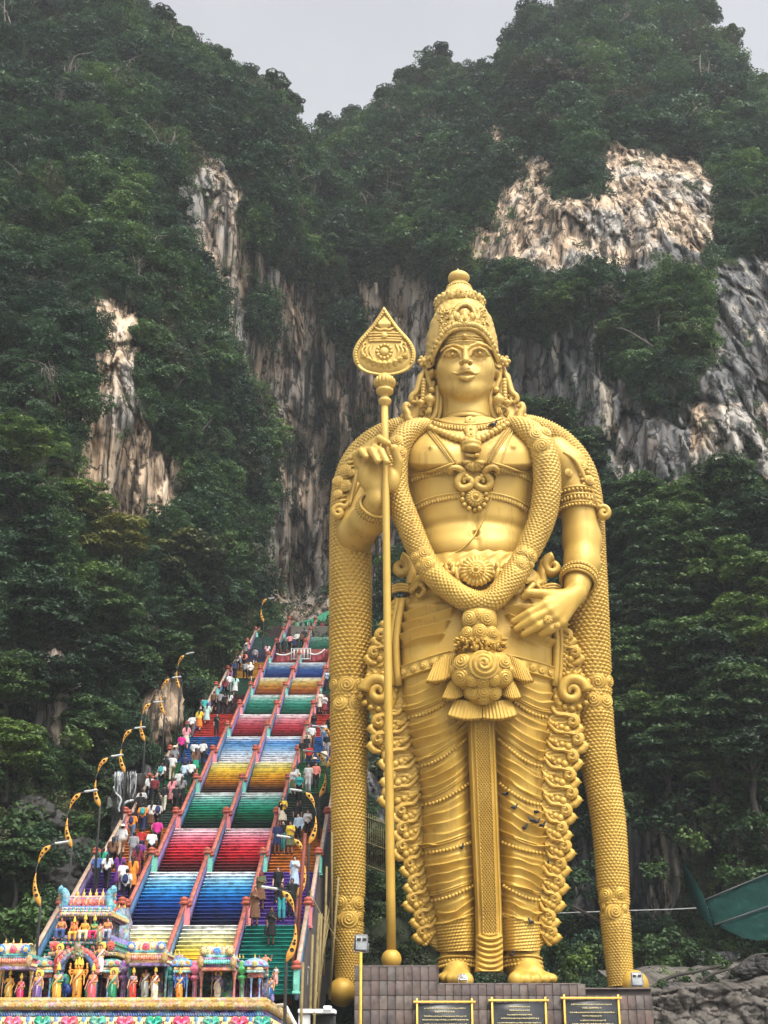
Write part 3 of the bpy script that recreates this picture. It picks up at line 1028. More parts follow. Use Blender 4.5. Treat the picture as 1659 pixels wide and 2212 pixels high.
# barrier cloths across the upper landing
def cloth(px0, py0, px1, py1, Y, label, name='barrier_banner'):
    a, b = U(px0, py0, Y), U(px1, py1, Y)
    m = 17; G = []
    for v in np.linspace(0, 1, 7):
        row = []
        for t in np.linspace(0, 1, m):
            p = a + (b - a) * t; sag_ = .55 * 4 * t * (1 - t)
            row.append((p[0], p[1] + .10 * math.sin(t * 19) * v, p[2] - sag_ * .6 - v * .75 * (1 - .15 * math.sin(t * PI))))
        G.append(row)
    G = np.array(G); Gb = G[:, ::-1] + np.array([0, .03, 0]); A_ = np.concatenate([G, Gb], 1)
    me = new_mesh(name, A_.reshape(-1, 3) - a, grid_faces_c(7, 2 * m))
    o = link(name, me, paint('dark red banner cloth', (.25, .04, .05), .8, .4), None, True, tuple(a))
    tag(o, label, 'banner', 'banners closing the upper landing')
    b_ = MB(); b_.tube(G[0], .07, 6); b_.build('rope_hem', paint('white hem', (.7, .68, .62), .8), o, True, tuple(a))
    return o
def grid_faces_c(nr, nc):
    ii, jj = np.meshgrid(np.arange(nr - 1), np.arange(nc), indexing='ij')
    a = ii * nc + jj; b = ii * nc + (jj + 1) % nc
    return np.stack([a, b, b + nc, a + nc], -1).reshape(-1, 4)
yb = post_Y(9) - 1.2
cloth(597, 1412, 641, 1402, yb, 'dark red banner with white hem slung between the middle newels of the upper landing')
cloth(668, 1410, 702, 1402, yb, 'dark red banner with white hem beside the golden garland on the upper landing')
def barrier():
    p = U(649.5, 1426, yb - .1); o = empty('crowd_barrier', p)
    tag(o, 'small white slatted barrier standing on the upper landing', 'barrier')
    wm = paint('white barrier paint', (.42, .42, .39), .6, .2)
    b = MB(); b.box((0, 0, 1.15), (1.9, .06, .09)); b.box((0, 0, .12), (1.9, .06, .09)); b.box((-.92, 0, .6), (.09, .08, 1.2)); b.box((.92, 0, .6), (.09, .08, 1.2)); b.build('frame', wm, o, False)
    for k in range(5):
        b = MB(); b.box((-.66 + k * .33, 0, .63), (.16, .04, .92)); b.build('slat', wm, o, False)
barrier()
# ------------------------------------------------------------------ the golden statue
YC = 73.7
SC = .39681
def q2(x, y): return (x, y + 1313.5)
def q3(x, y): return (x * 1.16673, 2626.9 + y * 1.16673)
def Q(x, y, dy=0.0):
    return U(685.8 + np.asarray(x, float) * SC, 548.6 + np.asarray(y, float) * SC, YC + dy)
def QJ(p):
    a, b = PJ(p)
    return (a - 685.8) / SC, (b - 548.6) / SC
def QM(x, y, dy=0.0):
    return MPP(685.8 + x * SC, 548.6 + y * SC, YC + dy) * SC

def m_gold():
    t = NT('weathered gold paint')
    g = t.geo()
    st = t.noise(1.0, t.mapv(g, (1.8, 1.8, .2)), 7, .68)
    bl = t.noise(.35, g, 5, .6)
    fn = t.noise(9.0, g, 4, .6)
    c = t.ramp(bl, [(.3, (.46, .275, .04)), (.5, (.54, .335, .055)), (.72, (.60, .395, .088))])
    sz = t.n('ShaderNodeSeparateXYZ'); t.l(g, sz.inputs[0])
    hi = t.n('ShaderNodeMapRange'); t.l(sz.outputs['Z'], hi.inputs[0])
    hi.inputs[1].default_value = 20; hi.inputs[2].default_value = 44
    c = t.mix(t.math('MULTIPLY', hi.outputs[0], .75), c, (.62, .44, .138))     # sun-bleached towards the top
    c = t.mix(t.ramp(st, [(.32, (.55, .55, .55)), (.46, (0, 0, 0))]), c, (.30, .17, .04))
    c = t.mix(t.ramp(fn, [(.24, (.35, .35, .35)), (.36, (0, 0, 0))]), c, (.42, .26, .06))
    t.base(c).set(.48, .2, .42)
    r = t.ramp(st, [(.3, (.62,) * 3), (.6, (.44,) * 3)])
    t.l(r, t.b.inputs['Roughness'])
    t.bump(fn, .08, .03)
    return t.m
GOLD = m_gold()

base_pt = Q(*q3(800, 1150), 0)
statue = empty('deity_statue', base_pt)
tag(statue, 'colossal golden statue of a crowned standing deity with long scaled garlands', 'statue')
SO = np.array(base_pt)

def sp(v, e): return np.sign(v) * np.abs(v) ** e

def loft(rows, nth, nrow, ex=2.4, dy0=0.0):
    """rings that follow the surveyed outline; the front of each ring lies 'front' metres before the axis"""
    r = np.array(rows, float)
    t = np.linspace(0, len(r) - 1, nrow)
    C = crom(r, 24)
    tc = np.linspace(0, len(r) - 1, len(C))
    Rr = np.stack([np.interp(t, tc, C[:, k]) for k in range(5)], 1)
    # nearer things look higher: use the front distance for the height
    z = U(685.8 + SC * (Rr[:, 1] + Rr[:, 2]) / 2, 548.6 + SC * Rr[:, 0], YC + dy0 - Rr[:, 3])[:, 2]
    s = ((YC + dy0) * CT + z * ST) / F
    xl = (685.8 + Rr[:, 1] * SC - CX) * s
    xr = (685.8 + Rr[:, 2] * SC - CX) * s
    cx, hw = (xl + xr) / 2, (xr - xl) / 2
    th = np.linspace(0, 2 * PI, nth, endpoint=False)
    c, sn = sp(np.cos(th), 2 / ex), sp(np.sin(th), 2 / ex)
    X = cx[:, None] + hw[:, None] * c[None]
    Yv = YC + dy0 - np.where(sn > 0, Rr[:, 3][:, None], Rr[:, 4][:, None]) * sn[None]
    Z = np.repeat(z[:, None], nth, 1)
    return np.stack([X, Yv, Z], -1)

def gnormals(G, closed=True):
    du = (np.roll(G, -1, 1) - np.roll(G, 1, 1)) if closed else np.gradient(G, axis=1)
    dv = np.gradient(G, axis=0)
    n = np.cross(du, dv)
    n /= np.linalg.norm(n, axis=-1, keepdims=True) + 1e-9
    return n

def orient(G, n, closed=True):
    c = G.mean(1, keepdims=True)
    if (n * (G - c)).sum() < 0: n = -n
    return n

def grid_faces(nr, nc, closed=True, flip=False):
    m = nc if closed else nc - 1
    ii, jj = np.meshgrid(np.arange(nr - 1), np.arange(m), indexing='ij')
    a = ii * nc + jj; b = ii * nc + (jj + 1) % nc
    f = np.stack([a, b, b + nc, a + nc], -1).reshape(-1, 4)
    return f[:, ::-1] if flip else f

def gmesh(name, G, parent=statue, mat=None, closed=True, cap=True, origin=None):
    nr, nc = G.shape[:2]
    V = G.reshape(-1, 3) - (SO if origin is None else origin)
    n = gnormals(G, closed); c = G.mean(1, keepdims=True)
    flip = (n * (G - c)).sum() > 0
    f = [tuple(x) for x in grid_faces(nr, nc, closed, not flip)]
    if closed and cap:
        f.append(tuple(range(nc))); f.append(tuple((nr - 1) * nc + i for i in range(nc))[::-1])
    me = new_mesh(name, V, f)
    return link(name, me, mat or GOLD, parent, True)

def sdf_part(name, fn, lo, hi, h, parent=statue, mat=None, it=2):
    V, Fc = snet(fn, lo, hi, h)
    # light relaxation
    for _ in range(it):
        acc = np.zeros_like(V); cnt = np.zeros(len(V))
        for k in range(4):
            a, b = Fc[:, k], Fc[:, (k + 1) % 4]
            np.add.at(acc, a, V[b]); np.add.at(cnt, a, 1)
            np.add.at(acc, b, V[a]); np.add.at(cnt, b, 1)
        V = V * .55 + .45 * acc / np.maximum(cnt, 1)[:, None]
    me = new_mesh(name, V - SO, Fc)
    return link(name, me, mat or GOLD, parent, True)

class Cloud:
    """looks up the point of a sculpted surface that lies on a given sight line"""
    def __init__(s):
        s.q, s.p, s.n = [], [], []
    def add(s, G, n=None, closed=True):
        n = orient(G, gnormals(G, closed), closed) if n is None else n
        v = -G / np.linalg.norm(G, axis=-1, keepdims=True)
        f = ((n * v).sum(-1) > .08)
        a, b = QJ(G[f])
        s.q.append(np.stack([a, b], 1)); s.p.append(G[f]); s.n.append(n[f])
    def fin(s):
        s.q, s.p, s.n = np.concatenate(s.q), np.concatenate(s.p), np.concatenate(s.n)
        s.d = np.linalg.norm(s.p, axis=1)
    def at(s, x, y, lift=0.0):
        d = (s.q[:, 0] - x) ** 2 + (s.q[:, 1] - y) ** 2
        k = np.argsort(d)[:8]
        k = k[d[k] < d[k[0]] + 160]
        b = k[np.argmin(s.d[k])]
        Yv = s.p[b][1]
        p = Q(x, y, Yv - YC)
        return p + s.n[b] * lift, s.n[b]

def sstep(a, b, x):
    t = np.clip((x - a) / (b - a), 0, 1)
    return t * t * (3 - 2 * t)

# ---- torso
T = loft([(880,640,985,1.2,1.3),(930,540,1120,1.7,1.6),(1000,485,1178,2.1,1.9),(1090,478,1184,2.35,2.0),(1190,484,1178,2.3,2.0),(1313,500,1165,2.1,1.9),(1413,530,1150,1.95,1.8),(1500,558,1132,1.95,1.7),(1563,570,1120,2.1,1.7),(1615,590,1105,2.1,1.7),(1650,628,1085,1.75,1.6),(1690,600,1110,1.5,1.6),(1760,560,1150,1.6,1.7)], 260, 300, 2.5)
n = orient(T, gnormals(T))
qx, qy = QJ(T)
fr = np.clip(-n[..., 1] * 1.5, 0, 1)
ax_ = 835 + (qy - 1000) * .055
def pec(cx):
    w = np.exp(-np.abs((qx - cx) / 165) ** 4)
    return w * sstep(960, 1110, qy) * (1 - sstep(1158 - .0008 * (qx - cx) ** 2, 1196 - .0008 * (qx - cx) ** 2, qy))
d = .55 * pec(640) + .55 * pec(1030)
d -= .16 * np.exp(-((qx - ax_) / 16) ** 2) * sstep(980, 1060, qy) * (1 - sstep(1560, 1640, qy))
d += .18 * np.exp(-((qx - 860) / 230) ** 2 - ((qy - 1575) / 60) ** 2)
d -= .10 * np.exp(-((qy - 1450 - .0006 * (qx - 850) ** 2) / 26) ** 2)
d -= .34 * np.exp(-((qx - 862) ** 2 + (qy - 1523) ** 2) / 15 ** 2) - .10 * np.exp(-(np.hypot(qx - 862, qy - 1523) - 24) ** 2 / 60)
d += .16 * (np.exp(-((qx - 632) ** 2 + (qy - 1078) ** 2) / 90) + np.exp(-((qx - 1046) ** 2 + (qy - 1076) ** 2) / 90)) + .05 * (np.exp(-((qx - 632) ** 2 + (qy - 1078) ** 2) / 500) + np.exp(-((qx - 1046) ** 2 + (qy - 1076) ** 2) / 500))
T = T + n * (d * fr)[..., None]
gmesh('torso', T)
body = Cloud(); body.add(T)

# ---- draped lower garment
DR = [(1760,520,1215,1.7,1.8),(1873,478,1262,2.1,1.9),(2000,452,1280,2.3,2.0),(2113,440,1290,2.45,2.0),(2263,445,1286,2.5,2.0),(2413,466,1270,2.4,2.0),(2513,490,1252,2.3,1.9),(2695,525,1232,2.2,1.9),(2860,560,1215,2.1,1.9),(3093,572,1225,2.05,1.9),(3268,568,1235,2.0,1.9),(3443,600,1215,1.95,1.9),(3618,645,1200,1.9,1.8),(3793,668,1198,1.85,1.7)]
def band_l(y): return np.interp(y, [2500, 2627, 3093, 3560, 3793], [826, 823, 842, 863, 868])
def band_r(y): return np.interp(y, [2500, 2627, 3093, 3560, 3793], [966, 974, 992, 1009, 1014])
def edge_l(y): return np.interp(y, [r[0] for r in DR], [r[1] for r in DR])
def edge_r(y): return np.interp(y, [r[0] for r in DR], [r[2] for r in DR])
def sag(y): return np.interp(y, [2300, 2523, 2790, 3000, 3263, 3519, 3800], [150, 175, 168, 130, 66, 88, 120])
CH = [2523, 2790, 3000, 3263, 3519]       # bead rows, at the outer side
def leg_t(x, y):
    return np.where(x < (band_l(y) + band_r(y)) / 2, (x - edge_l(y)) / (band_l(y) - edge_l(y)), (edge_r(y) - x) / (edge_r(y) - band_r(y)))
D = loft(DR, 520, 900, 2.6)
n = orient(D, gnormals(D))
qx, qy = QJ(D)
fr = np.clip(-n[..., 1] * 2.2 + .25, 0, 1)
t_ = np.clip(leg_t(qx, qy), 0, 1)
left = qx < (band_l(qy) + band_r(qy)) / 2
v = qy + sag(qy) * t_ ** 1.8
wob = 15 * vnoise(np.stack([t_ * 2.2 + left * 7.7, v / 190, 0 * v], -1), 5) + 6 * vnoise(np.stack([t_ * 5 + left * 3.3, v / 90, 0 * v], -1), 8)
ph = (v + wob) / 52
frc = ph - np.floor(ph)
fold = np.where(frc < .16, sstep(0, .16, frc), (1 - (frc - .16) / .84) ** 1.7)
prom = .55 + .45 * vnoise(np.stack([t_ * 3 + left * 5.1, np.floor(ph) * 1.37, 0 * v], -1), 9)
low = sstep(2330, 2420, qy + 90 * t_)
cdist = np.min(np.abs(np.stack([v - (c + 4) for c in CH], -1)), -1)
smo = sstep(26, 44, cdist)                                        # plain belts under the bead rows
cd2 = np.min(np.abs(np.stack([v - (c - 34) for c in CH], -1)), -1)
d = low * (.34 * fold * prom * smo * (1 - sstep(3590, 3640, qy)))
d += low * .10 * (np.exp(-(np.minimum(np.abs(cd2 - 5), np.abs(cd2 + 5)) / 4.5) ** 2))
# legs under the cloth, hollow between them
d += .35 * np.sin(np.clip(t_, 0, 1) * PI) * sstep(2350, 2700, qy) - .75 * sstep(.72, 1.0, t_) * sstep(2450, 2700, qy)
# slanting creases above the sash
ph2 = (qy + np.where(left, .34 * (qx - 440), .30 * (1290 - qx)) + 22 * vnoise(np.stack([qx / 140, qy / 140, 0 * qx], -1), 12)) / 58
f2 = ph2 - np.floor(ph2)
up = (1 - sstep(2120, 2160, qy + 60 * t_)) * sstep(1890, 1930, qy)
vp = sstep(0, 18, 760 - .43 * (qy - 1923) - qx) + sstep(0, 18, qx - (1000 + .45 * (qy - 1923)))
d += up * .38 * np.where(f2 < .14, sstep(0, .14, f2), (1 - (f2 - .14) / .86) ** 1.5) * vp
# sash with its two borders
us = qy + np.where(left, .40 * (qx - 450), .33 * (1288 - qx)) * (1 - .25 * t_) - 2248
sash = sstep(-2, 6, us) * (1 - sstep(76, 84, us)) * (qy < 2345)
d += sash * (.17 + .07 * (np.exp(-((us - 8) / 5) ** 2) + np.exp(-((us - 72) / 5) ** 2)) + .05 * np.cos(qx / 8.5) * np.exp(-((us - 40) / 16) ** 2))
# waistband
d += .22 * (1 - sstep(1868, 1876, qy + .0004 * (qx - 865) ** 2))
# woven hem
hem = sstep(3628, 3636, v - 40 * t_)
d += hem * (.14 + .045 * np.sin((qx + qy) / 4.2) * np.sin((qx - qy * .6) / 5.0) + .08 * np.exp(-((v - 40 * t_ - 3640) / 6) ** 2))
D = D + n * (d * fr)[..., None]
gmesh('draped_garment', D)
body.add(D[::2, ::2])

# ---- strap of cloth that falls between the legs
nb, na = 49, 620
yb = np.concatenate([np.linspace(2500, 3700, na), np.linspace(3703, 3905, 90)])
sb = np.linspace(-1, 1, nb)
cl, cr = band_l(yb), band_r(yb)
cl = np.where(yb > 3700, cl - (yb - 3700) * .02, cl)
dyb = np.interp(yb, [2500, 2700, 3093, 3600, 3800, 3905], [-2.75, -2.62, -2.5, -2.4, -2.6, -3.0])
Bx = (cl[:, None] + cr[:, None]) / 2 + sb[None] * (cr - cl)[:, None] / 2
By = np.repeat(yb[:, None], nb, 1)
core = np.abs(sb)[None] < .5
dia = 2 * np.maximum(np.abs(np.cos(Bx * .21 + By * .15)), np.abs(np.cos(Bx * .21 - By * .15))) ** 6 - 1
rl = np.where(core, .05 * dia, .10 * np.cos((np.abs(sb)[None] - .5) * 4 * PI * 1.5))
low_f = sstep(3690, 3720, By)
uf = By - 26 * (1 - sb[None] ** 2)
rl = rl * (1 - low_f) + low_f * .22 * np.abs(np.sin(uf / 30 * PI))
rl = rl - .55 * np.abs(sb)[None] ** 6
BG = Q(Bx, By, dyb[:, None]) + np.stack([0 * rl, -rl, 0 * rl], -1)
BGb = BG.copy()[:, ::-1]; BGb[..., 1] += 1.3
BGc = np.concatenate([BG, BGb], 1)
gmesh('hanging_strap', BGc)
body.add(BG, -np.abs(np.zeros_like(BG)) + np.array([0, -1.0, .0]), False)
body.fin()

# ---- head
def Hq(x, y, c): return Q(x, y, -c)
HK = QM(805, 600, -2)
def head_sdf(X, Y, Z):
    def E(c, r): return sd_ell(X, Y, Z, c, r)
    d = E(Hq(803, 490, 0.1), (1.93, 2.1, 2.6))
    d = smin(d, E(Hq(803, 630, .15), (1.9, 1.95, 1.75)), .5)
    d = smin(d, E(Hq(804, 730, .4), (1.62, 1.62, 1.12)), .5)
    d = smin(d, E(Hq(809, 752, 1.45), (.75, .55, .52)), .6)
    for sx in (-1, 1):
        d = smin(d, E(Hq(805 + sx * 85, 625, 1.25), (.7, .65, .7)), .5)
    # brow shelf and sockets
    for cx in (733, 880):
        d = smax(d, -E(Hq(cx, 543, 2.52), (.7, .46, .36)), .14)
    for pts in ([(672,530),(700,506),(745,494),(782,508),(800,528)], [(946,520),(918,498),(870,487),(832,502),(808,526)]):
        d = smin(d, sd_chain(X, Y, Z, [Hq(x, y, c) for (x, y), c in zip(pts, (1.72, 1.9, 2.05, 2.14, 2.2))], (.07, .09, .1, .09, .05)), .1)
    # nose
    d = smin(d, sd_chain(X, Y, Z, [Hq(804, 510, 2.12), Hq(806, 545, 2.45), Hq(808, 580, 2.85)], (.13, .16, .2)), .12)
    for sx in (-1, 1):
        d = smin(d, E(Hq(808 + sx * 23, 592, 2.5), (.17, .24, .16)), .08)
    for sx in (-1, 1):
        d = smax(d, -E(Hq(808 + sx * 17, 601, 2.64), (.12, .26, .13)), .03)
    # eyes
    for cx, cy_ in ((733, 548), (881, 543)):
        d = smin(d, E(Hq(cx, cy_, 1.86), (.56, .40, .38)), .03)
        s = 1 if cx > 800 else -1
        up = [(cx - s * 44, cy_ + 12), (cx - s * 28, cy_ - 20), (cx, cy_ - 32), (cx + s * 30, cy_ - 20), (cx + s * 58, cy_ + 15)]
        dn = [(cx - s * 44, cy_ + 13), (cx - s * 15, cy_ + 27), (cx + s * 20, cy_ + 26), (cx + s * 52, cy_ + 16)]
        d = smin(d, sd_chain(X, Y, Z, [Hq(x, y, c) for (x, y), c in zip(up, (2.12, 2.3, 2.34, 2.24, 1.98))], (.045, .085, .1, .085, .045)), .02)
        d = smin(d, sd_chain(X, Y, Z, [Hq(x, y, c) for (x, y), c in zip(dn, (2.1, 2.14, 2.1, 1.96))], (.025, .035, .035, .025)), .03)
        a, b = Hq(cx, cy_, 2.24), None
        rr = np.sqrt((X - a[0]) ** 2 + (Z - a[2]) ** 2)
        ring = np.sqrt((rr - .2) ** 2 + (Y - a[1] + .01) ** 2) - .1
        d = smax(d, -ring, .02)
        d = smin(d, E(Hq(cx + 2, cy_ - 2, 2.22), (.11, .13, .11)), .02)
    # lips
    d = smin(d, E(Hq(809, 655, 1.78), (.8, .4, .45)), .3)
    ul = [(738, 645), (762, 654), (786, 640), (802, 633), (809, 637), (817, 633), (834, 639), (856, 652), (880, 643)]
    d = smin(d, sd_chain(X, Y, Z, [Hq(x, y, c) for (x, y), c in zip(ul, (2.03, 2.2, 2.3, 2.38, 2.38, 2.38, 2.3, 2.2, 2.03))], (.035, .055, .10, .115, .10, .115, .10, .055, .035)), .03)
    ll = [(766, 665), (787, 674), (809, 677), (831, 673), (852, 663)]
    d = smin(d, sd_chain(X, Y, Z, [Hq(x, y, c) for (x, y), c in zip(ll, (2.16, 2.25, 2.28, 2.25, 2.16))], (.08, .13, .15, .13, .08)), .04)
    sl = [(756, 660), (785, 658), (809, 659), (833, 657), (862, 657)]
    d = smax(d, -sd_chain(X, Y, Z, [Hq(x, y, c) for (x, y), c in zip(sl, (2.12, 2.36, 2.46, 2.36, 2.12))], (.05, .07, .075, .07, .05)), .03)
    # three lines and a dot on the brow
    for k, yy in enumerate((452, 466, 480)):
        pts = [(705, yy + 4), (755, yy - 4), (800, yy - 7), (850, yy - 5), (900, yy + 1)]
        d = smin(d, sd_chain(X, Y, Z, [Hq(x, y, c) for (x, y), c in zip(pts, (1.93, 2.2, 2.27, 2.2, 1.95))], (.045,) * 5), .03)
    d = smin(d, E(Hq(801, 449, 2.24), (.2, .2, .14)), .04)
    # ears with long lobes
    for sx, ex_ in ((-1, 607), (1, 985)):
        pts = [(ex_ - sx * 12, 600), (ex_ + sx * 4, 600), (ex_ + sx * 8, 640), (ex_ + sx * 2, 690), (ex_ - sx * 14, 735), (ex_ - sx * 26, 700)]
        d = smin(d, sd_chain(X, Y, Z, [Hq(x, y, .25) for x, y in pts], (.16, .2, .17, .17, .2, .13)), .08)
        d = smin(d, E(Hq(ex_ - sx * 16, 660, .15), (.25, .7, .3)), .1)
    # neck
    d = smin(d, sd_cap(X, Y, Z, Hq(806, 760, -.1), Hq(806, 960, -.1), 1.38, 1.5), .25)
    for yy in (862, 884):
        a = Hq(806, yy, 1.3)
        rr = np.sqrt((X - a[0]) ** 2 + (Y - YC - .1) ** 2)
        d = d + .05 * np.exp(-((Z - a[2]) / .05) ** 2) * (rr < 1.8)
    return d
lo = np.minimum(Hq(575, 960, 3), Hq(575, 380, -3)); hi = np.maximum(Hq(1020, 380, 3), Hq(1020, 380, -3))
sdf_part('head', head_sdf, (Hq(575, 900, 0)[0], YC - 3.3, Hq(800, 935, 0)[2]), (Hq(1020, 600, 0)[0], YC + 2.4, Hq(800, 420, 0)[2]), .047, it=1)

# ---- arms and hands
gs = QM(800, 1400)
def arm_right(X, Y, Z):
    c = lambda pts: [Q(x, y, dy) for x, y, dy in pts]
    d = sd_chain(X, Y, Z, c([(1300,1085,.2),(1362,1160,.15),(1418,1360,.1),(1440,1560,.05),(1440,1690,-.5),(1412,1815,-1.35)]), (1.0, 1.12, 1.04, 1.1, 1.0, .72), .35)
    kn = [(1238,1908,-2.95),(1266,1942,-2.98),(1292,1976,-2.9),(1328,2008,-2.7)]
    w = (1405,1850,-1.8)
    for k in kn:
        d = smin(d, sd_cap(X, Y, Z, Q(*w), Q(*k), .52, .29), .2)
    fg = [[kn[0],(1150,1956,-3.02),(1066,2001,-2.75)],[kn[1],(1170,1992,-3.06),(1080,2042,-2.8)],[kn[2],(1202,2026,-3.0),(1120,2072,-2.78)],[kn[3],(1270,2044,-2.85),(1214,2072,-2.7)]]
    for f in fg:
        d = smin(d, sd_chain(X, Y, Z, c(f), (.27, .25, .19), .05), .05)
    d = smin(d, sd_chain(X, Y, Z, c([(1340,1870,-2.2),(1230,1852,-2.75),(1150,1845,-2.8),(1122,1868,-2.7)]), (.45, .29, .25, .19), .1), .18)
    return d
def bb(pts, pad):
    p = np.array([Q(*a) for a in pts]); return p.min(0) - pad, p.max(0) + pad
lo, hi = bb([(1330,1050,.2),(1450,1600,.1),(1066,2075,-3),(1440,2072,-2)], 1.45)
sdf_part('arm', arm_right, lo, hi, .085)
def arm_left(X, Y, Z):
    c = lambda pts: [Q(x, y, dy) for x, y, dy in pts]
    d = sd_chain(X, Y, Z, c([(330,1085,.3),(240,1170,.3),(200,1350,.2),(213,1525,-.1),(275,1450,-1.6),(325,1350,-2.9)]), (1.0, 1.1, 1.0, 1.08, .98, .68), .3)
    d = smin(d, sd_ell(X, Y, Z, Q(322,1215,-3.25), (.98, .42, 1.1)), .3)
    d = smin(d, sd_ell(X, Y, Z, Q(262,1190,-3.35), (.42, .38, .8)), .2)
    d = smin(d, sd_ell(X, Y, Z, Q(408,1225,-3.45), (.46, .42, .8)), .2)
    d = smax(d, -sd_ell(X, Y, Z, Q(335,1200,-4.0), (.5, .42, .7)), .25)
    fg = [([(228,1150,-3.35),(208,1098,-3.5),(238,1074,-3.9),(264,1104,-4.2)], .22), ([(262,1130,-3.4),(262,1072,-3.55),(296,1070,-4.1),(328,1128,-4.45)], .235), ([(300,1120,-3.4),(312,1058,-3.55),(346,1076,-4.15),(376,1132,-4.5)], .235), ([(335,1110,-3.4),(312,1040,-3.45),(336,1004,-3.7),(386,1032,-4.15)], .22), ([(430,1200,-3.45),(440,1130,-3.7),(416,1060,-4.0)], .26)]
    for f, r in fg:
        d = smin(d, sd_chain(X, Y, Z, c(f), (r + .05, r + .02, r, r - .04)[:len(f)], .04), .04)
    return d
lo, hi = bb([(300,1000,.3),(90,1160,.3),(195,1600,.2),(450,1000,-4.2),(450,1350,-3)], 1.25)
sdf_part('arm', arm_left, lo, hi, .07, it=1)

# ---- feet
def feet(sgn):
    def fn(X, Y, Z):
        c = lambda pts: [Q(*q3(x, y), dy) for x, y, dy in pts]
        if sgn < 0:
            d = sd_chain(X, Y, Z, c([(655,960,-.6),(655,1060,-.9),(650,1120,-1.9)]), (.95, .85, .62), .3)
            toes = [(592,1142,-2.3,.24),(622,1144,-2.7,.27),(652,1147,-2.9,.29),(690,1150,-3.1,.42),(578,1138,-1.9,.22)]
        else:
            d = sd_chain(X, Y, Z, c([(955,960,-.6),(950,1060,-.9),(1000,1120,-1.9)]), (.95, .88, .68), .3)
            toes = [(925,1148,-3.0,.40),(975,1148,-3.0,.3),(1020,1146,-2.8,.29),(1062,1144,-2.5,.27),(1098,1142,-2.2,.24)]
        base = toes[0][1]
        for x, y, dy, r in toes:
            a = Q(*q3(x, y - 12), dy); b = Q(*q3(660 if sgn < 0 else 965, 1115), -1.3)
            d = smin(d, sd_cap(X, Y, Z, b, a, .5, r), .14)
        zf = Q(*q3(800, 1160), -2.5)[2]
        return smax(d, -(Z - zf), .05)
    xs = (545, 760) if sgn < 0 else (860, 1160)
    a, b = Q(*q3(xs[0], 1180), 0), Q(*q3(xs[1], 940), 0)
    sdf_part('foot', fn, (a[0] - .3, YC - 4.0, Q(*q3(800, 1165), -2.5)[2] - .15), (b[0] + .3, YC + .8, b[2]), .075, it=1)
feet(-1); feet(1)

# ---- crown
CR = [(285,672,884,1.2,1.15),(306,650,904,1.5,1.5),(350,630,934,1.85,1.85),(394,612,956,2.15,2.1),(459,595,974,2.2,2.3),(525,588,984,2.25,2.4),(600,588,986,2.22,2.4),(650,592,984,2.1,2.4)]
# rings given by their side outline (front = the same row)
def ring_loft(rows, nth, nrow, ex=2.1):
    r = np.array(rows, float)
    C = crom(r, 24); tc = np.linspace(0, 1, len(C)); t = np.linspace(0, 1, nrow)
    Rr = np.stack([np.interp(t, tc, C[:, k]) for k in range(5)], 1)
    L, Rg = Q(Rr[:, 1], Rr[:, 0], 0), Q(Rr[:, 2], Rr[:, 0], 0)
    th = np.linspace(0, 2 * PI, nth, endpoint=False)
    c, sn = sp(np.cos(th), 2 / ex), sp(np.sin(th), 2 / ex)
    cx, hw = (L[:, 0] + Rg[:, 0]) / 2, (Rg[:, 0] - L[:, 0]) / 2
    return np.stack([cx[:, None] + hw[:, None] * c, YC - np.where(sn > 0, Rr[:, 3][:, None], Rr[:, 4][:, None]) * sn, np.repeat(((L[:, 2] + Rg[:, 2]) / 2)[:, None], nth, 1)], -1)
CG = ring_loft(CR, 200, 120)
n = orient(CG, gnormals(CG)); qx, qy = QJ(CG)
arch = lambda x: 408 + 188 * (np.abs(x - 802) / 180) ** 2.8
pat = .025 * np.sin(qx / 9.0 + 3 * vnoise(np.stack([qx / 60, qy / 60, 0 * qx], -1), 3)) * np.sin(qy / 8.0 + 3 * vnoise(np.stack([qx / 50, qy / 50, 0 * qx], -1), 6))
CG = CG + n * pat[..., None]
front = n[..., 1] < -.05
cut = front & (qy > arch(qx))
fc = grid_faces(*CG.shape[:2])
keep = ~cut.reshape(-1)[fc].any(1)
nn_ = gnormals(CG); flip = (nn_ * (CG - CG.mean(1, keepdims=True))).sum() < 0
fc = fc[keep]
if not flip: fc = fc[:, ::-1]
me = new_mesh('crown', CG.reshape(-1, 3) - SO, fc[:, ::-1].copy())
crown = link('crown', me, GOLD, statue, True)
cc = Cloud(); cc.add(CG); cc.fin()

def on_crown(x, y, lift=0): return cc.at(x, y, lift)

def disc_flower(mb, p, n, r, petals=14, h=.35, core=True):
    """round ornament: petalled rim, ring and boss"""
    n = np.asarray(n, float) / np.linalg.norm(n)
    ref = np.array([0, 0, 1.0]) if abs(n[2]) < .9 else np.array([1.0, 0, 0])
    u = np.cross(ref, n); u /= np.linalg.norm(u); w = np.cross(n, u)
    na, nr_ = petals * 4, 12
    rho = np.linspace(0, 1, nr_); a = np.arange(na) * 2 * PI / na
    RR, AA = np.meshgrid(rho, a, indexing='ij')
    edge_ = 1 - .10 * (1 - np.abs(np.sin(AA * petals / 2))) * (RR > .6)
    hh = h * r * (.55 * (1 - RR ** 3) + .30 * np.abs(np.sin(AA * petals / 2)) * np.exp(-((RR - .82) / .16) ** 2) + .28 * np.exp(-((RR - .5) / .07) ** 2) + .7 * np.exp(-(RR / .22) ** 4))
    V = p + (RR * edge_ * r * np.cos(AA))[..., None] * u + (RR * edge_ * r * np.sin(AA))[..., None] * w + hh[..., None] * n
    mb.add(V.reshape(-1, 3), grid_faces(nr_, na))

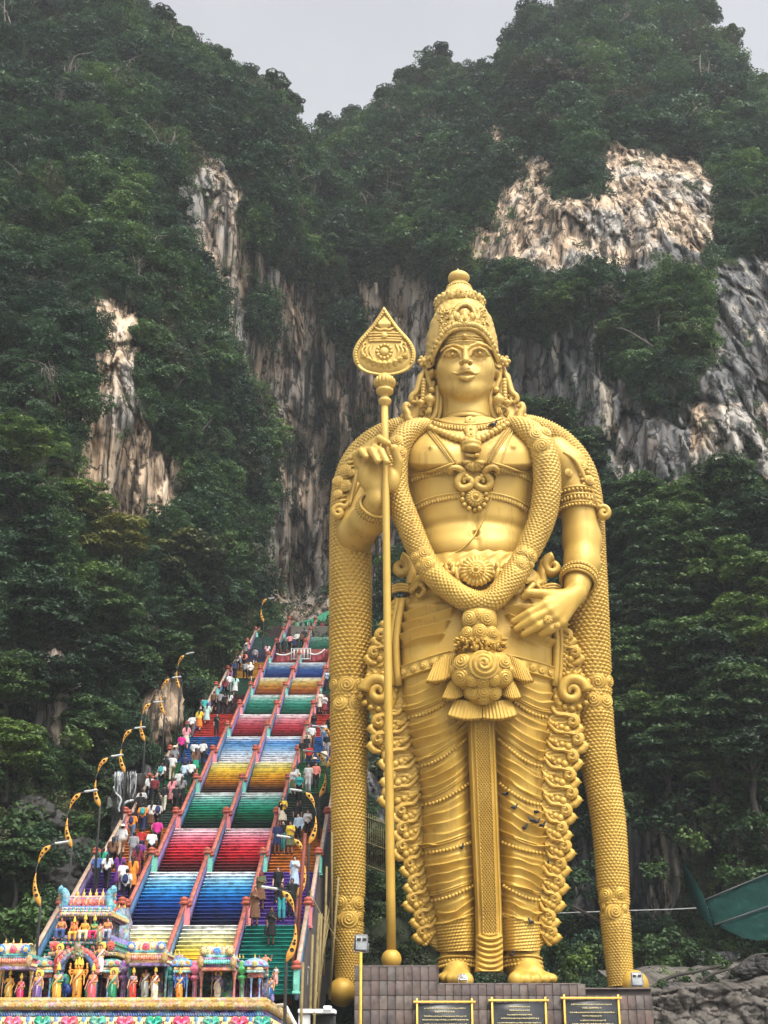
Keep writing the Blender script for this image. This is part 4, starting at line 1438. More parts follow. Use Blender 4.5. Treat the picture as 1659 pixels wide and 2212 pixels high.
def rose(mb, p, n, r, spin=0.0):
    """rolled flower of the garland: one spiral petal"""
    n = np.asarray(n, float) / np.linalg.norm(n)
    ref = np.array([0, 0, 1.0]) if abs(n[2]) < .9 else np.array([1.0, 0, 0])
    u = np.cross(ref, n); u /= np.linalg.norm(u); w = np.cross(n, u)
    nr_, na = 22, 30
    rho = np.linspace(0, 1, nr_); a = np.arange(na) * 2 * PI / na
    RR, AA = np.meshgrid(rho, a, indexing='ij')
    s = (RR * 3.1 - (AA + spin) / (2 * PI)) % 1.0
    hh = r * (.42 * (1 - RR ** 2) + .15 * (1 - np.abs(s - .42) / .58) ** .7 * (RR > .06) - .10)
    V = p + (RR * r * np.cos(AA))[..., None] * u + (RR * r * np.sin(AA))[..., None] * w + hh[..., None] * n
    mb.add(V.reshape(-1, 3), grid_faces(nr_, na))

mb = MB()
xs = np.linspace(-1, 1, 60)
ap = []
for u_ in np.linspace(0, 1, 70):
    x = 624 + (980 - 624) * u_
    y = float(arch(x))
    ap.append(on_crown(x, min(y, 600), .05)[0])
ap = np.array(ap)
mb.tube(ap, .12, 8)
ap2 = []
for u_ in np.linspace(0, 1, 34):
    x = 614 + (988 - 614) * u_
    y = float(arch(x)) - 20
    p, n_ = on_crown(x, min(max(y, 330), 575), .1)
    ap2.append(p); mb.ball(p, .2 if 4 < len(ap2) < 30 else .16, 8, 6)
ap3 = [on_crown(626 + 350 * u_, min(float(arch(626 + 350 * u_)) - 40, 560), .03)[0] for u_ in np.linspace(0, 1, 60)]
mb.tube(ap3, .09, 6)
for (x, y, r, dy) in [(798, 372, .46, .12), (733, 387, .3, .12), (864, 385, .3, .12)]:
    p, n_ = on_crown(x, y, dy); disc_flower(mb, p, n_ + np.array([0, -.8, -.1]), r, 14, .6)
# horseshoe crest
hs = [on_crown(800 + 52 * math.cos(a), 335 - 50 * math.sin(a), .12)[0] for a in np.linspace(-.35, PI + .35, 30)]
mb.tube(hs, .13, 6)
hs = [on_crown(800 + 78 * math.cos(a), 338 - 68 * math.sin(a), .05)[0] for a in np.linspace(-.3, PI + .3, 34)]
mb.tube(hs, .09, 6)
for a in np.linspace(-.3, PI + .3, 21):
    mb.ball(on_crown(800 + 64 * math.cos(a), 337 - 59 * math.sin(a), .12)[0], .085, 6, 4)
mb.ball(on_crown(800, 325, .0)[0], (.36, .2, .36), 12, 8)
for k in range(5):
    a = PI * (k + .5) / 5
    p, n_ = on_crown(800 + 66 * math.cos(a), 362 - 20 * math.sin(a), .1); mb.ball(p, (.2, .16, .3), 8, 6)
# leaf curls over the sides
rr_ = random.Random(3)
for k in range(190):
    x = rr_.uniform(668, 925); y = rr_.uniform(300, 470)
    if y > arch(x) - 48 or (abs(x - 800) < 88 and y > 262): continue
    p, n_ = on_crown(x, y, .02); s_ = .22
    a0 = rr_.uniform(0, 6.28)
    sp_ = [on_crown(x + 15 * (1 - q) * math.cos(a0 + q * 5), y + 15 * (1 - q) * math.sin(a0 + q * 5), .06)[0] for q in np.linspace(0, .9, 9)]
    mb.tube(sp_, np.linspace(.04, .07, 9), 5)
mb.build('crown_ornament', GOLD, crown, origin=SO)
# tiered top: brim, cone, neck ring, bulb and tip
def tier(rows, nth=72, nrow=90, mod=None):
    G = ring_loft([(y, l, r, (r - l) / 2 * HK, (r - l) / 2 * HK) for y, l, r in rows], nth, nrow, 2.0)
    if mod is not None: G = mod(G)
    return G
brim = tier([(236,700,850),(246,668,882),(258,650,896),(272,641,907),(288,639,909),(302,644,905),(312,660,890),(306,680,870)])
gmesh('brim', brim, crown)
cone = tier([(166,728,812),(176,716,824),(194,704,838),(216,688,856),(240,672,878),(256,660,890)])
gmesh('cone', cone, crown)
bulb = tier([(80,762,768),(88,759,771),(95,754,776),(102,738,794),(112,720,814),(128,710,828),(144,713,825),(156,726,814),(164,740,800)])
gmesh('finial', bulb, crown)
mb = MB()
brc = Cloud(); brc.add(brim); brc.add(cone); brc.fin()
bc_, br_ = brim.mean((0, 1)), None
for k in range(26):
    a = 2 * PI * k / 26
    i = int(a / (2 * PI) * 72) % 72
    for row, r in ((34, .17), (62, .11)):
        mb.ball(brim[row, i], r, 8, 5)
    mb.ball(cone[30, i], .1, 6, 4)
for x, r in ((781, .36), (727, .25), (836, .25), (685, .2), (878, .2)):
    p, n_ = brc.at(x, 212 + abs(x - 775) * .22, .05); disc_flower(mb, p, n_ + np.array([0, -.3, 0]), r, 12, .5)
for k in range(40):
    i = int(k / 40 * 72) % 72
    mb.ball(cone[6, i], .07, 6, 4)
mb.build('brim_ornament', GOLD, crown, origin=SO)

# ---- side locks and ear ornaments
def qtube(mb, pts, r, dy, n=7, k=8, flat=1.0):
    P2 = crom([(p[0], p[1], p[2] if len(p) > 2 else dy) for p in pts], k)
    rr = np.interp(np.linspace(0, 1, len(P2)), np.linspace(0, 1, len(np.atleast_1d(r))), np.atleast_1d(r))
    mb.tube(Q(P2[:, 0], P2[:, 1], P2[:, 2]), rr, n, flat=flat, nrm=(0, 1, 0))
def curl(x, y, r, a0, turns, sgn=1, m=26, grow=1.0):
    t = np.linspace(0, 1, m)
    rr = r * (1 - .88 * t ** grow)
    a = a0 + sgn * turns * 2 * PI * t
    return [(x + q * math.cos(b), y + q * math.sin(b)) for q, b in zip(rr, a)]
for s in (-1, 1):
    X = lambda x: x if s < 0 else 1592 - x + 3
    mir = lambda pts: [(X(p[0]),) + tuple(p[1:]) for p in pts]
    mb = MB()
    # plate behind the hanging locks, then scrolls on it
    rows = [(600,575,640,.5,.5),(660,552,640,.5,.5),(740,535,655,.5,.5),(800,515,672,.55,.5),(850,490,680,.6,.5),(905,470,690,.65,.5),(940,480,690,.6,.5)]
    rows = [(y, min(X(l), X(r)), max(X(l), X(r)), a, b) for y, l, r, a, b in rows]
    G = loft(rows, 40, 40, 3.0, .5)
    mb.add(G.reshape(-1, 3), grid_faces(40, 40))
    qtube(mb, mir([(588,620),(560,680),(540,750),(514,775),(512,800),(532,808),(545,790),(532,782)]), (.12,.2,.22,.2,.17,.12,.1,.08), -.15)
    for k in range(6):
        y0 = 650 + k * 24
        qtube(mb, mir([(580 - k * 4, y0),(560 - k * 5, y0 + 8),(545 - k * 5, y0 + 26)]), (.09,.13,.06), -.1)
    qtube(mb, mir([(505,835),(485,820),(478,845),(492,870),(500,900),(530,920),(575,912),(600,880),(590,850),(565,852),(566,874),(582,872)]), (.13,.2,.22,.24,.26,.26,.24,.2,.17,.14,.11,.08), -.3, k=6)
    qtube(mb, mir([(655,720),(652,800),(640,870),(615,905),(580,920)]), (.16,.2,.2,.18,.12), -.3)
    qtube(mb, mir([(672,760),(668,850),(655,905)]), (.14,.16,.12), -.25)
    for k, (x, y, r) in enumerate([(476,855,.2),(470,885,.22),(500,915,.2)]): mb.ball(Q(X(x), y, -.1), r, 8, 6)
    for k in range(7): mb.ball(Q(X(578 - k * .8), 690 + k * 17, -.55), .17, 8, 6)
    # tassels
    for (x, y, h, r) in [(610, 760, 75, .36), (562, 792, 42, .27)]:
        a, b = Q(X(x), y, -.75), Q(X(x), y + h, -.75)
        L = a[2] - b[2]
        prof = [(.05, 0), (r * .45, -.06 * L), (r * .35, -.14 * L), (r * .9, -.28 * L), (r, -.5 * L), (r * .8, -.72 * L), (r * .4, -.8 * L), (r * .5, -.86 * L), (.08, -1.0 * L)]
        mb.lathe(prof, a, 14)
    for k in range(3): qtube(mb, mir([(606 + k * 4, 830),(600 + k * 8, 850),(590 + k * 12, 868)]), (.06,.08,.04), -.75)
    # flower stud over the ear
    p = Q(X(578), 588, -.35); mb.ball(p, (.3, .3, .3), 10, 8)
    for k in range(6):
        a = k * PI / 3; mb.ball(p + np.array([.26 * math.cos(a), -.1, .26 * math.sin(a)]), .15, 6, 5)
    mb.lathe([(.2, 0), (.12, .14), (.02, .3)], p, 8, M=np.array([[0, 0, float(s)], [0, 1, 0], [1, 0, 0]]))
    mb.ball(Q(X(622), 742, -.6), .22, 8, 6)
    # strands of hair in front of the ear
    for k in range(4):
        qtube(mb, mir([(640 - k * 9, 570),(628 - k * 8, 600),(606 - k * 5, 620)]), (.07,.09,.05), -.9 + .12 * k)
    mb.build('side_lock', GOLD, statue, origin=SO)

# ---- ornaments lying on the chest
def along(pts, step, lift=0.05, k=10):
    c = resample(crom(pts, k), step)
    return [body.at(x, y, lift) for x, y in c]
def chain(mb, pts, step, r, lift=.05):
    for p, n_ in along(pts, step, lift): mb.ball(p, r, 7, 5)
def ridge(mb, pts, r, lift=.02, step=10):
    P_ = np.array([p for p, _ in along(pts, step, lift)])
    if len(P_) > 4:
        P_[1:-1] = (P_[:-2] + P_[1:-1] * 2 + P_[2:]) / 4
    mb.tube(P_, r, 6)
def scallop(mb, pts, step, r, lift=.05):
    for k, (p, n_) in enumerate(along(pts, step, lift)): mb.ball(p, (r * .75, r * .5, r * 1.25), 7, 5)

mb = MB()
for k, (p, n_) in enumerate(along([(578,932),(640,966),(700,992),(762,1016),(850,1026),(905,1010),(960,978),(1010,948),(1048,926)], 25, .14)):
    pass
necklace = MB()
nb_ = along([(578,932),(640,966),(700,992),(762,1016),(850,1026),(905,1010),(960,978),(1010,948),(1048,926)], 25, .14)
necklace.tube(np.array([p for p, _ in nb_]), .05, 6)
nk = necklace.build('necklace', GOLD, statue, origin=SO)
bV, bF = ball_vf(10, 8)
for k, (p, n_) in enumerate(nb_):
    r_ = .2 * (1 + .12 * math.sin(k / len(nb_) * PI))
    bm_ = new_mesh('bead', bV * (r_ * (1 + .04 * np.sin(bV[:, :1] * 14) * np.sin(bV[:, 2:] * 14))), bF)
    link('bead', bm_, GOLD, nk, True, tuple(p - SO))
mb = MB()
ridge(mb, [(640,905),(720,925),(820,934),(920,924),(1000,900)], .1, .06)
scallop(mb, [(610,916),(700,944),(820,955),(930,944),(1030,912)], 16, .13, .05)
ridge(mb, [(600,908),(700,934),(820,945),(930,934),(1040,904)], .06, .08)
p, n_ = body.at(830, 915, .15); disc_flower(mb, p, n_ + np.array([0, -.5, 0]), .34, 12)
p, n_ = body.at(835, 965, .1); disc_flower(mb, p, n_ + np.array([0, -.3, 0]), .42, 14)
p, n_ = body.at(837, 990, .1); disc_flower(mb, p, n_ + np.array([0, -.3, 0]), .34, 12)
mb.build('collar', GOLD, statue, origin=SO)
mb = MB()
for off in (-9, 9):
    chain(mb, [(600 + off,945),(650 + off,1010),(700 + off,1075),(748 + off,1140)], 9, .065, .06)
    chain(mb, [(1046 + off,945),(1005 + off,1005),(960 + off,1075),(924 + off,1135)], 9, .065, .06)
for off in (-18, 0, 18):
    ridge(mb, [(600 + off,945),(650 + off,1010),(700 + off,1075),(748 + off,1140)], .035, .05)
    ridge(mb, [(1046 + off,945),(1005 + off,1005),(960 + off,1075),(924 + off,1135)], .035, .05)
ridge(mb, [(1072,945),(1040,1020),(1005,1120),(970,1220),(945,1330),(905,1440),(850,1540),(780,1610),(690,1648)], .05, .05, 14)
mb.build('chest_straps', GOLD, statue, origin=SO)
mb = MB()
# middle pendant: drum, fan, two scrolls, great boss
p, n_ = body.at(842, 1062, .25)
mb.lathe([(.3, -.42), (.42, -.36), (.58, -.26), (.6, -.12), (.52, -.05), (.58, .05), (.6, .2), (.5, .26), (.35, .3)], p, 24)
for k in range(9): mb.ball(body.at(808 + k * 8.5, 1100 + 4 * math.sin(k / 8 * PI), .14)[0], .12, 7, 5)
for k in range(9):
    a = PI * (k + .5) / 9
    e = [body.at(850 + r_ * math.cos(a), 1128 + r_ * math.sin(a) * .95, .1)[0] for r_ in (4, 30, 62)]
    mb.tube(e, (.05, .12, .15), 6)
for s in (-1, 1):
    X = lambda x: 850 + s * (850 - x) if s > 0 else x
    pts = [(742,1195),(722,1185),(722,1165),(745,1155),(775,1165),(790,1190),(770,1220),(760,1250),(780,1278),(815,1275),(835,1250),(820,1225),(798,1232),(800,1250)]
    P2 = crom([(X(a), b) for a, b in pts], 6)
    P3 = np.array([body.at(a, b, .16)[0] for a, b in P2])
    P3[1:-1] = (P3[:-2] + P3[1:-1] + P3[2:]) / 3
    mb.tube(P3, np.interp(np.linspace(0, 1, len(P3)), [0, .15, .5, .8, 1], [.1, .15, .24, .2, .1]), 8)
    P3 = np.array([body.at(a + s * 14, b + 4, .08)[0] for a, b in P2[12:60]])
    mb.tube(P3, .09, 6)
    p, n_ = body.at(X(808), 1215, .2); mb.ball(p, .15, 7, 5)
p, n_ = body.at(853, 1330, .22); disc_flower(mb, p, n_ + np.array([0, -1.2, 0]), .58, 18, .55)
for k in range(11):
    a = -.25 * PI + 1.5 * PI * k / 10 - .0
    mb.ball(body.at(853 + 66 * math.cos(a - PI * .0), 1330 + 66 * math.sin(a), .14)[0], .15, 8, 6)
mb.build('pendant', GOLD, statue, origin=SO)
mb = MB()
for pts in ([(488,1215),(560,1196),(640,1172),(735,1140)], [(960,1140),(1040,1160),(1110,1185),(1172,1212)], [(515,1375),(600,1335),(690,1312),(790,1298)], [(915,1298),(1000,1312),(1080,1338),(1148,1380)]):
    ridge(mb, pts, .07, .05); scallop(mb, [(a, b + 20) for a, b in pts], 15, .14, .03); ridge(mb, [(a, b + 8) for a, b in pts], .045, .04)
mb.build('chest_bands', GOLD, statue, origin=SO)

# ---- belt
mb = MB()
def front_Y(x, y): return body.at(x, y)[0][1] - YC
BL = ring_loft([(1672,596,1130,1.95,1.8),(1690,588,1140,2.25,1.9),(1760,540,1190,2.45,2.0),(1830,492,1245,2.6,2.1),(1856,484,1255,2.45,2.1)], 200, 40, 2.5)
n = orient(BL, gnormals(BL)); qx, qy = QJ(BL)
BL = BL + n * (.07 * np.cos(qx / 12.0 + 2.5 * np.sin(qy / 26.0)) * np.cos(qy / 15.0))[..., None]
belt = gmesh('belt', BL)
blc = Cloud(); blc.add(BL); blc.fin()
mb = MB()
def bl(x, y, l=.1): return blc.at(x, y, l)[0]
plate = [(760,1690),(752,1730),(770,1790),(810,1836),(865,1850),(925,1836),(962,1790),(980,1730),(975,1690)]
P3 = np.array([bl(a, b, .12) for a, b in crom(plate, 6)]); mb.tube(P3, .13, 7)
p = bl(868, 1728, .15); disc_flower(mb, p, (0, -1, .1), .98, 22, .34)
p = bl(868, 1728, .38); disc_flower(mb, p, (0, -1, .1), .5, 14, .6)
for s in (-1, 1):
    X = lambda x: x if s < 0 else 1733 - x
    for pts in ([(722,1690),(740,1710),(735,1740),(715,1735),(712,1718),(724,1716)], [(700,1690),(712,1740),(740,1800),(800,1846)], [(655,1700),(690,1740),(715,1800),(740,1850)], [(560,1790),(590,1830),(560,1870),(545,1850)], [(620,1800),(650,1840),(690,1860)], [(520,1840),(545,1800),(560,1780)]):
        P3 = np.array([bl(X(a), b, .1) for a, b in crom(pts, 8)]); mb.tube(P3, np.linspace(.18, .09, len(P3)), 7)
    # hip loops
    lp = curl(X(455), 1705, 52, -.5 * PI if s < 0 else -.5 * PI, 1.35, -s, 40, .8)
    P3 = np.array([Q(a, b, -.5) for a, b in lp]); mb.tube(P3, np.linspace(.34, .16, len(P3)), 8, flat=1.5, nrm=(0, 1, 0))
    qtube(mb, [(X(500), 1672),(X(512), 1740),(X(505), 1800)], (.25,.3,.25), -.6)
    for k in range(3): qtube(mb, [(X(405), 1812 + k * 15),(X(450), 1800 + k * 15),(X(500), 1808 + k * 15)], (.1,.11,.1), -.7)
mb.build('buckle', GOLD, belt, origin=SO)

# ---- bead rows on the cloth
for s in (0, 1):
    for c in CH:
        mb = MB()
        pts = []
        for t in np.linspace(.04, .93, 14):
            y = c - sag(c) * t ** 1.8
            x = edge_l(y) + t * (band_l(y) - edge_l(y)) if s == 0 else edge_r(y) - t * (edge_r(y) - band_r(y))
            pts.append((x, y))
        chain(mb, pts, 18.5, .105, .05)
        mb.build('bead_row', GOLD, statue, origin=SO)['kind'] = 'stuff'
mb = MB()   # rosettes of the sash
for s in (0, 1):
    for k in range(6):
        x = (470 + k * 52) if s == 0 else (1268 - k * 48)
        y = 2248 + 42 - (.40 * (x - 450) if s == 0 else .33 * (1288 - x)) * (1 - .04 * k)
        if 700 < x < 1010: continue
        p, n_ = body.at(x, y, .03); disc_flower(mb, p, n_, .2, 10, .5)
mb.build('sash_rosettes', GOLD, statue, origin=SO)['kind'] = 'stuff'

# ---- pleated fans and the great tassel of the garland
def fan(mb, tl, tr, br, bl_, dy, npl, thick=.5):
    m = npl * 6 + 1
    t = np.linspace(0, 1, m)
    rows = 14
    G = []
    for v_ in np.linspace(0, 1, rows):
        xl = tl[0] + (bl_[0] - tl[0]) * v_; yl = tl[1] + (bl_[1] - tl[1]) * v_
        xr = tr[0] + (br[0] - tr[0]) * v_; yr = tr[1] + (br[1] - tr[1]) * v_
        y = yl + (yr - yl) * t + 14 * v_ * np.sin(t * PI)
        amp = .03 + .05 * v_
        G.append(Q(xl + (xr - xl) * t, y, dy - .35 * v_ + amp * np.abs(np.sin(t * npl * PI)) - .25 * np.sin(t * PI)))
    G = np.array(G)
    Gb = G.copy()[:, ::-1]; Gb[..., 1] += thick
    A_ = np.concatenate([G, Gb], 1)
    f = [tuple(x) for x in grid_faces(rows, A_.shape[1])]
    nc = A_.shape[1]
    # closed lower edge
    for i in range(m - 1):
        f.append(((rows - 1) * nc + i, (rows - 1) * nc + i + 1, (rows - 1) * nc + nc - 2 - i, (rows - 1) * nc + nc - 1 - i))
    mb.add(A_.reshape(-1, 3), f)
mb = MB()
for tl, tr, br, bl_, dy in [((640,905),(742,860),(735,985),(592,1012),-2.75), ((1030,862),(1122,905),(1178,1010),(1062,985),-2.75), ((718,1010),(800,1000),(800,1085),(678,1102),-2.95), ((985,1000),(1072,1010),(1112,1100),(1005,1085),-2.95), ((748,1110),(898,1130),(896,1212),(708,1196),-3.05), ((900,1130),(1050,1110),(1088,1196),(902,1212),-3.05)]:
    mb = MB(); fan(mb, q2(*tl), q2(*tr), q2(*br), q2(*bl_), dy, 9); mb.build('pleated_fan', GOLD, statue, origin=SO)
pass
def blob_rows(rows, dy, nth=80, nrow=60):
    r = [(y + 1313.5, l, rr, (rr - l) / 2 * QM((l + rr) / 2, y + 1313.5, dy), (rr - l) / 2 * QM((l + rr) / 2, y + 1313.5, dy)) for y, l, rr in rows]
    a = np.array(r)
    C = crom(a, 16); tc = np.linspace(0, 1, len(C)); t = np.linspace(0, 1, nrow)
    Rr = np.stack([np.interp(t, tc, C[:, k]) for k in range(5)], 1)
    L, Rg = Q(Rr[:, 1], Rr[:, 0], dy), Q(Rr[:, 2], Rr[:, 0], dy)
    th = np.linspace(0, 2 * PI, nth, endpoint=False)
    cx, hw = (L[:, 0] + Rg[:, 0]) / 2, np.maximum((Rg[:, 0] - L[:, 0]) / 2, .02)
    return np.stack([cx[:, None] + hw[:, None] * np.cos(th), L[:, 1][:, None] - .72 * hw[:, None] * np.sin(th), np.repeat(((L[:, 2] + Rg[:, 2]) / 2)[:, None], nth, 1)], -1)
TD = -3.0
stk = [blob_rows([(618,838,930),(632,800,965),(670,785,976),(705,792,975),(735,800,968),(755,770,1000),(790,770,1002),(830,765,1000),(870,790,980)], TD, 80, 70),
       blob_rows([(850,850,950),(868,790,1010),(900,748,1048),(950,726,1068),(1000,728,1066),(1040,750,1040),(1065,800,995)], TD - .15, 80, 50),
       blob_rows([(1030,830,960),(1050,798,1000),(1085,792,1006),(1115,815,985),(1138,855,945),(1146,890,910)], TD - .1, 60, 40)]
tas = None
tcl = Cloud()
for k, G in enumerate(stk):
    if tas is None: tas = gmesh('garland_tassel', G)
    else: gmesh('tassel_knob', G, tas)
    tcl.add(G)
tcl.fin()
mb = MB()
for x, y, r in [(828,668,42),(920,668,42),(875,650,28),(815,748,36),(885,738,40),(955,748,36),(905,920,82),(785,905,48),(1015,905,44),(780,990,46),(1020,990,44),(735,950,30),(1060,950,28),(900,1020,40),(845,1075,38),(905,1065,44),(965,1078,38),(905,1115,30),(840,1010,34),(965,1005,34)]:
    m1 = MB(); p, n_ = tcl.at(x, y + 1313.5, .0); rose(m1, p, n_ + np.array([0, -.25, 0]), r * QM(x, y + 1313.5, TD), x); m1.build('rosette', GOLD, tas, origin=SO)
for k in range(70):
    x = R.uniform(765, 1005); y = R.uniform(785, 860)
    p, n_ = tcl.at(x, y + 1313.5, .08)
    d_ = n_ + np.array([R.uniform(-.6, .6), -.4, R.uniform(-.2, .7)]); d_ /= np.linalg.norm(d_)
    mb.tube([p, p + d_ * .2, p + d_ * .38], (.09, .1, .015), 5)
mb.build('leaf_tuft', GOLD, tas, origin=SO)['kind'] = 'stuff'

# ---- scaled garlands
def garland(name, path, nar, rows_per_m, amp, roses=(), per=4):
    C = crom([(a, b, c, d_) for a, b, c, d_ in path], 12)
    Pw = Q(C[:, 0], C[:, 1], C[:, 2]); rad = C[:, 3]
    L = np.concatenate([[0], np.cumsum(np.linalg.norm(np.diff(Pw, axis=0), axis=1))])
    m = int(L[-1] * rows_per_m * per)
    t = np.linspace(0, L[-1], m)
    Pw = np.stack([np.interp(t, L, Pw[:, k]) for k in range(3)], 1); rad = np.interp(t, L, rad)
    # soften the path
    for _ in range(20):
        Pw[1:-1] = Pw[1:-1] * .5 + (Pw[:-2] + Pw[2:]) * .25
    Tn, Nn, Bn = frames(Pw, (0, -1.0, .001))
    nc = nar * per
    th = np.arange(nc) * 2 * PI / nc
    row = np.concatenate([[0], np.cumsum(np.diff(t) / (.5 * (rad[1:] + rad[:-1]) * 2 * PI / nar * .8))])
    ri = np.floor(row)
    fx = (th[None] / (2 * PI) * nar + .5 * (ri[:, None] % 2)) % 1.0 - .5
    fy = (row - ri)[:, None] - .5
    dd = np.sqrt(fx ** 2 + (fy * .9) ** 2)
    h = (amp * (rad / rad.max()) ** .7)[:, None] * np.clip(1 - dd / .54, 0, 1) ** .75
    G = Pw[:, None] + (rad[:, None] + h)[..., None] * (np.cos(th)[None, :, None] * Nn[:, None] + np.sin(th)[None, :, None] * Bn[:, None])
    G0 = Pw[:, None] + (rad[:, None] + h * .2)[..., None] * (np.cos(th)[None, :, None] * Nn[:, None] + np.sin(th)[None, :, None] * Bn[:, None])
    if roses:
        gx_, gy_ = QJ(G)
        w_ = np.zeros(G.shape[:2])
        for x, y, r in roses:
            w_ = np.maximum(w_, np.exp(-(((gx_ - x) ** 2 + (gy_ - y) ** 2) / (r * 1.15) ** 2) ** 2))
        G = G * (1 - w_[..., None]) + G0 * w_[..., None]
    o = gmesh(name, G)
    cl = Cloud(); cl.add(G0); cl.fin()
    if roses:
        mb = MB()
        for k, (x, y, r) in enumerate(roses):
            mb = MB(); p, n_ = cl.at(x, y, -.05); rose(mb, p, n_ + np.array([0, -.15, 0]), r * QM(x, y), k * 1.3)
            mb.build('rosette', GOLD, o, origin=SO)
    return o
A3 = lambda x, y: q3(x, y)
lo_r = [(160,2343,50),(90,2343,42),(232,2343,40),(122,2440,48),(212,2440,48)] + [(*A3(108,775),42),(*A3(190,775),42),(*A3(146,852),54),(*A3(95,850),30),(*A3(200,845),30)]
hi_r = [(1525,2328,48),(1592,2325,38),(1500,2425,48),(1568,2428,46),(1460,2335,36)] + [(*A3(1345,738),40),(*A3(1415,738),40),(*A3(1388,818),50),(*A3(1440,805),30),(*A3(1330,800),28)]
garland('garland', [(560,930,.2,.5),(480,945,.35,.62),(395,978,.5,.72),(310,1035,.6,.82),(240,1115,.65,.92),(196,1215,.7,.98),(176,1350,.75,1.02),(178,1550,.8,1.08),(180,1913,.7,1.09),(178,2313,.6,1.04),(172,2627,.5,.91),(170,3093,.3,.83),(172,3490,.1,.75),(171,3677,0,.68),(160,3980,-.2,.55)], 24, 6, .21, lo_r)
garland('garland', [(1070,930,.2,.5),(1150,940,.35,.62),(1230,972,.5,.72),(1315,1035,.6,.82),(1385,1125,.65,.92),(1430,1235,.7,.98),(1452,1400,.75,1.02),(1455,1600,.8,1.08),(1468,1913,.7,1.09),(1488,2313,.6,1.04),(1522,2695,.5,.9),(1584,3093,.3,.82),(1612,3490,.1,.74),(1626,3677,0,.68),(1652,3990,-.2,.58)], 24, 6, .21, hi_r)
in_r = [(1190,975,36),(1245,965,36),(1222,1045,46),(1165,1010,26),(528,1645,34),(582,1625,36),(602,1690,38),(545,1700,24),(1108,1615,36),(1168,1635,36),(1110,1690,34),(1172,1690,24),(430,1010,34),(455,1075,34),(415,1080,24)]
garland('garland', [(600,935,-.9,.42),(520,955,-1.5,.55),(455,1020,-1.9,.62),(425,1130,-2.0,.64),(425,1260,-2.05,.66),(442,1340,-2.1,.66),(492,1463,-2.15,.64),(555,1613,-2.35,.62),(625,1738,-2.75,.6),(735,1836,-3.0,.58),(810,1880,-3.1,.58),(890,1900,-3.1,.58),(955,1880,-3.1,.58),(1000,1836,-3.0,.58),(1078,1738,-2.75,.62),(1148,1613,-2.4,.64),(1216,1463,-2.15,.68),(1244,1330,-2.1,.72),(1250,1240,-2.05,.72),(1240,1120,-2.0,.72),(1195,1010,-1.9,.7),(1120,950,-1.5,.6),(1040,925,-.9,.42)], 18, 6, .14, in_r)
# balls that weigh the long ends
for (x, y, r, dy) in [(134, 4018, 76, -.6), (1727, 3978, 76, -.6)]:
    c_ = Q(x, y, dy); V_, F_ = ball_vf(36, 24)
    mb = MB(); mb.ball(c_, r * QM(x, y, dy), 36, 24); mb.build('garland_ball', GOLD, statue, origin=SO)

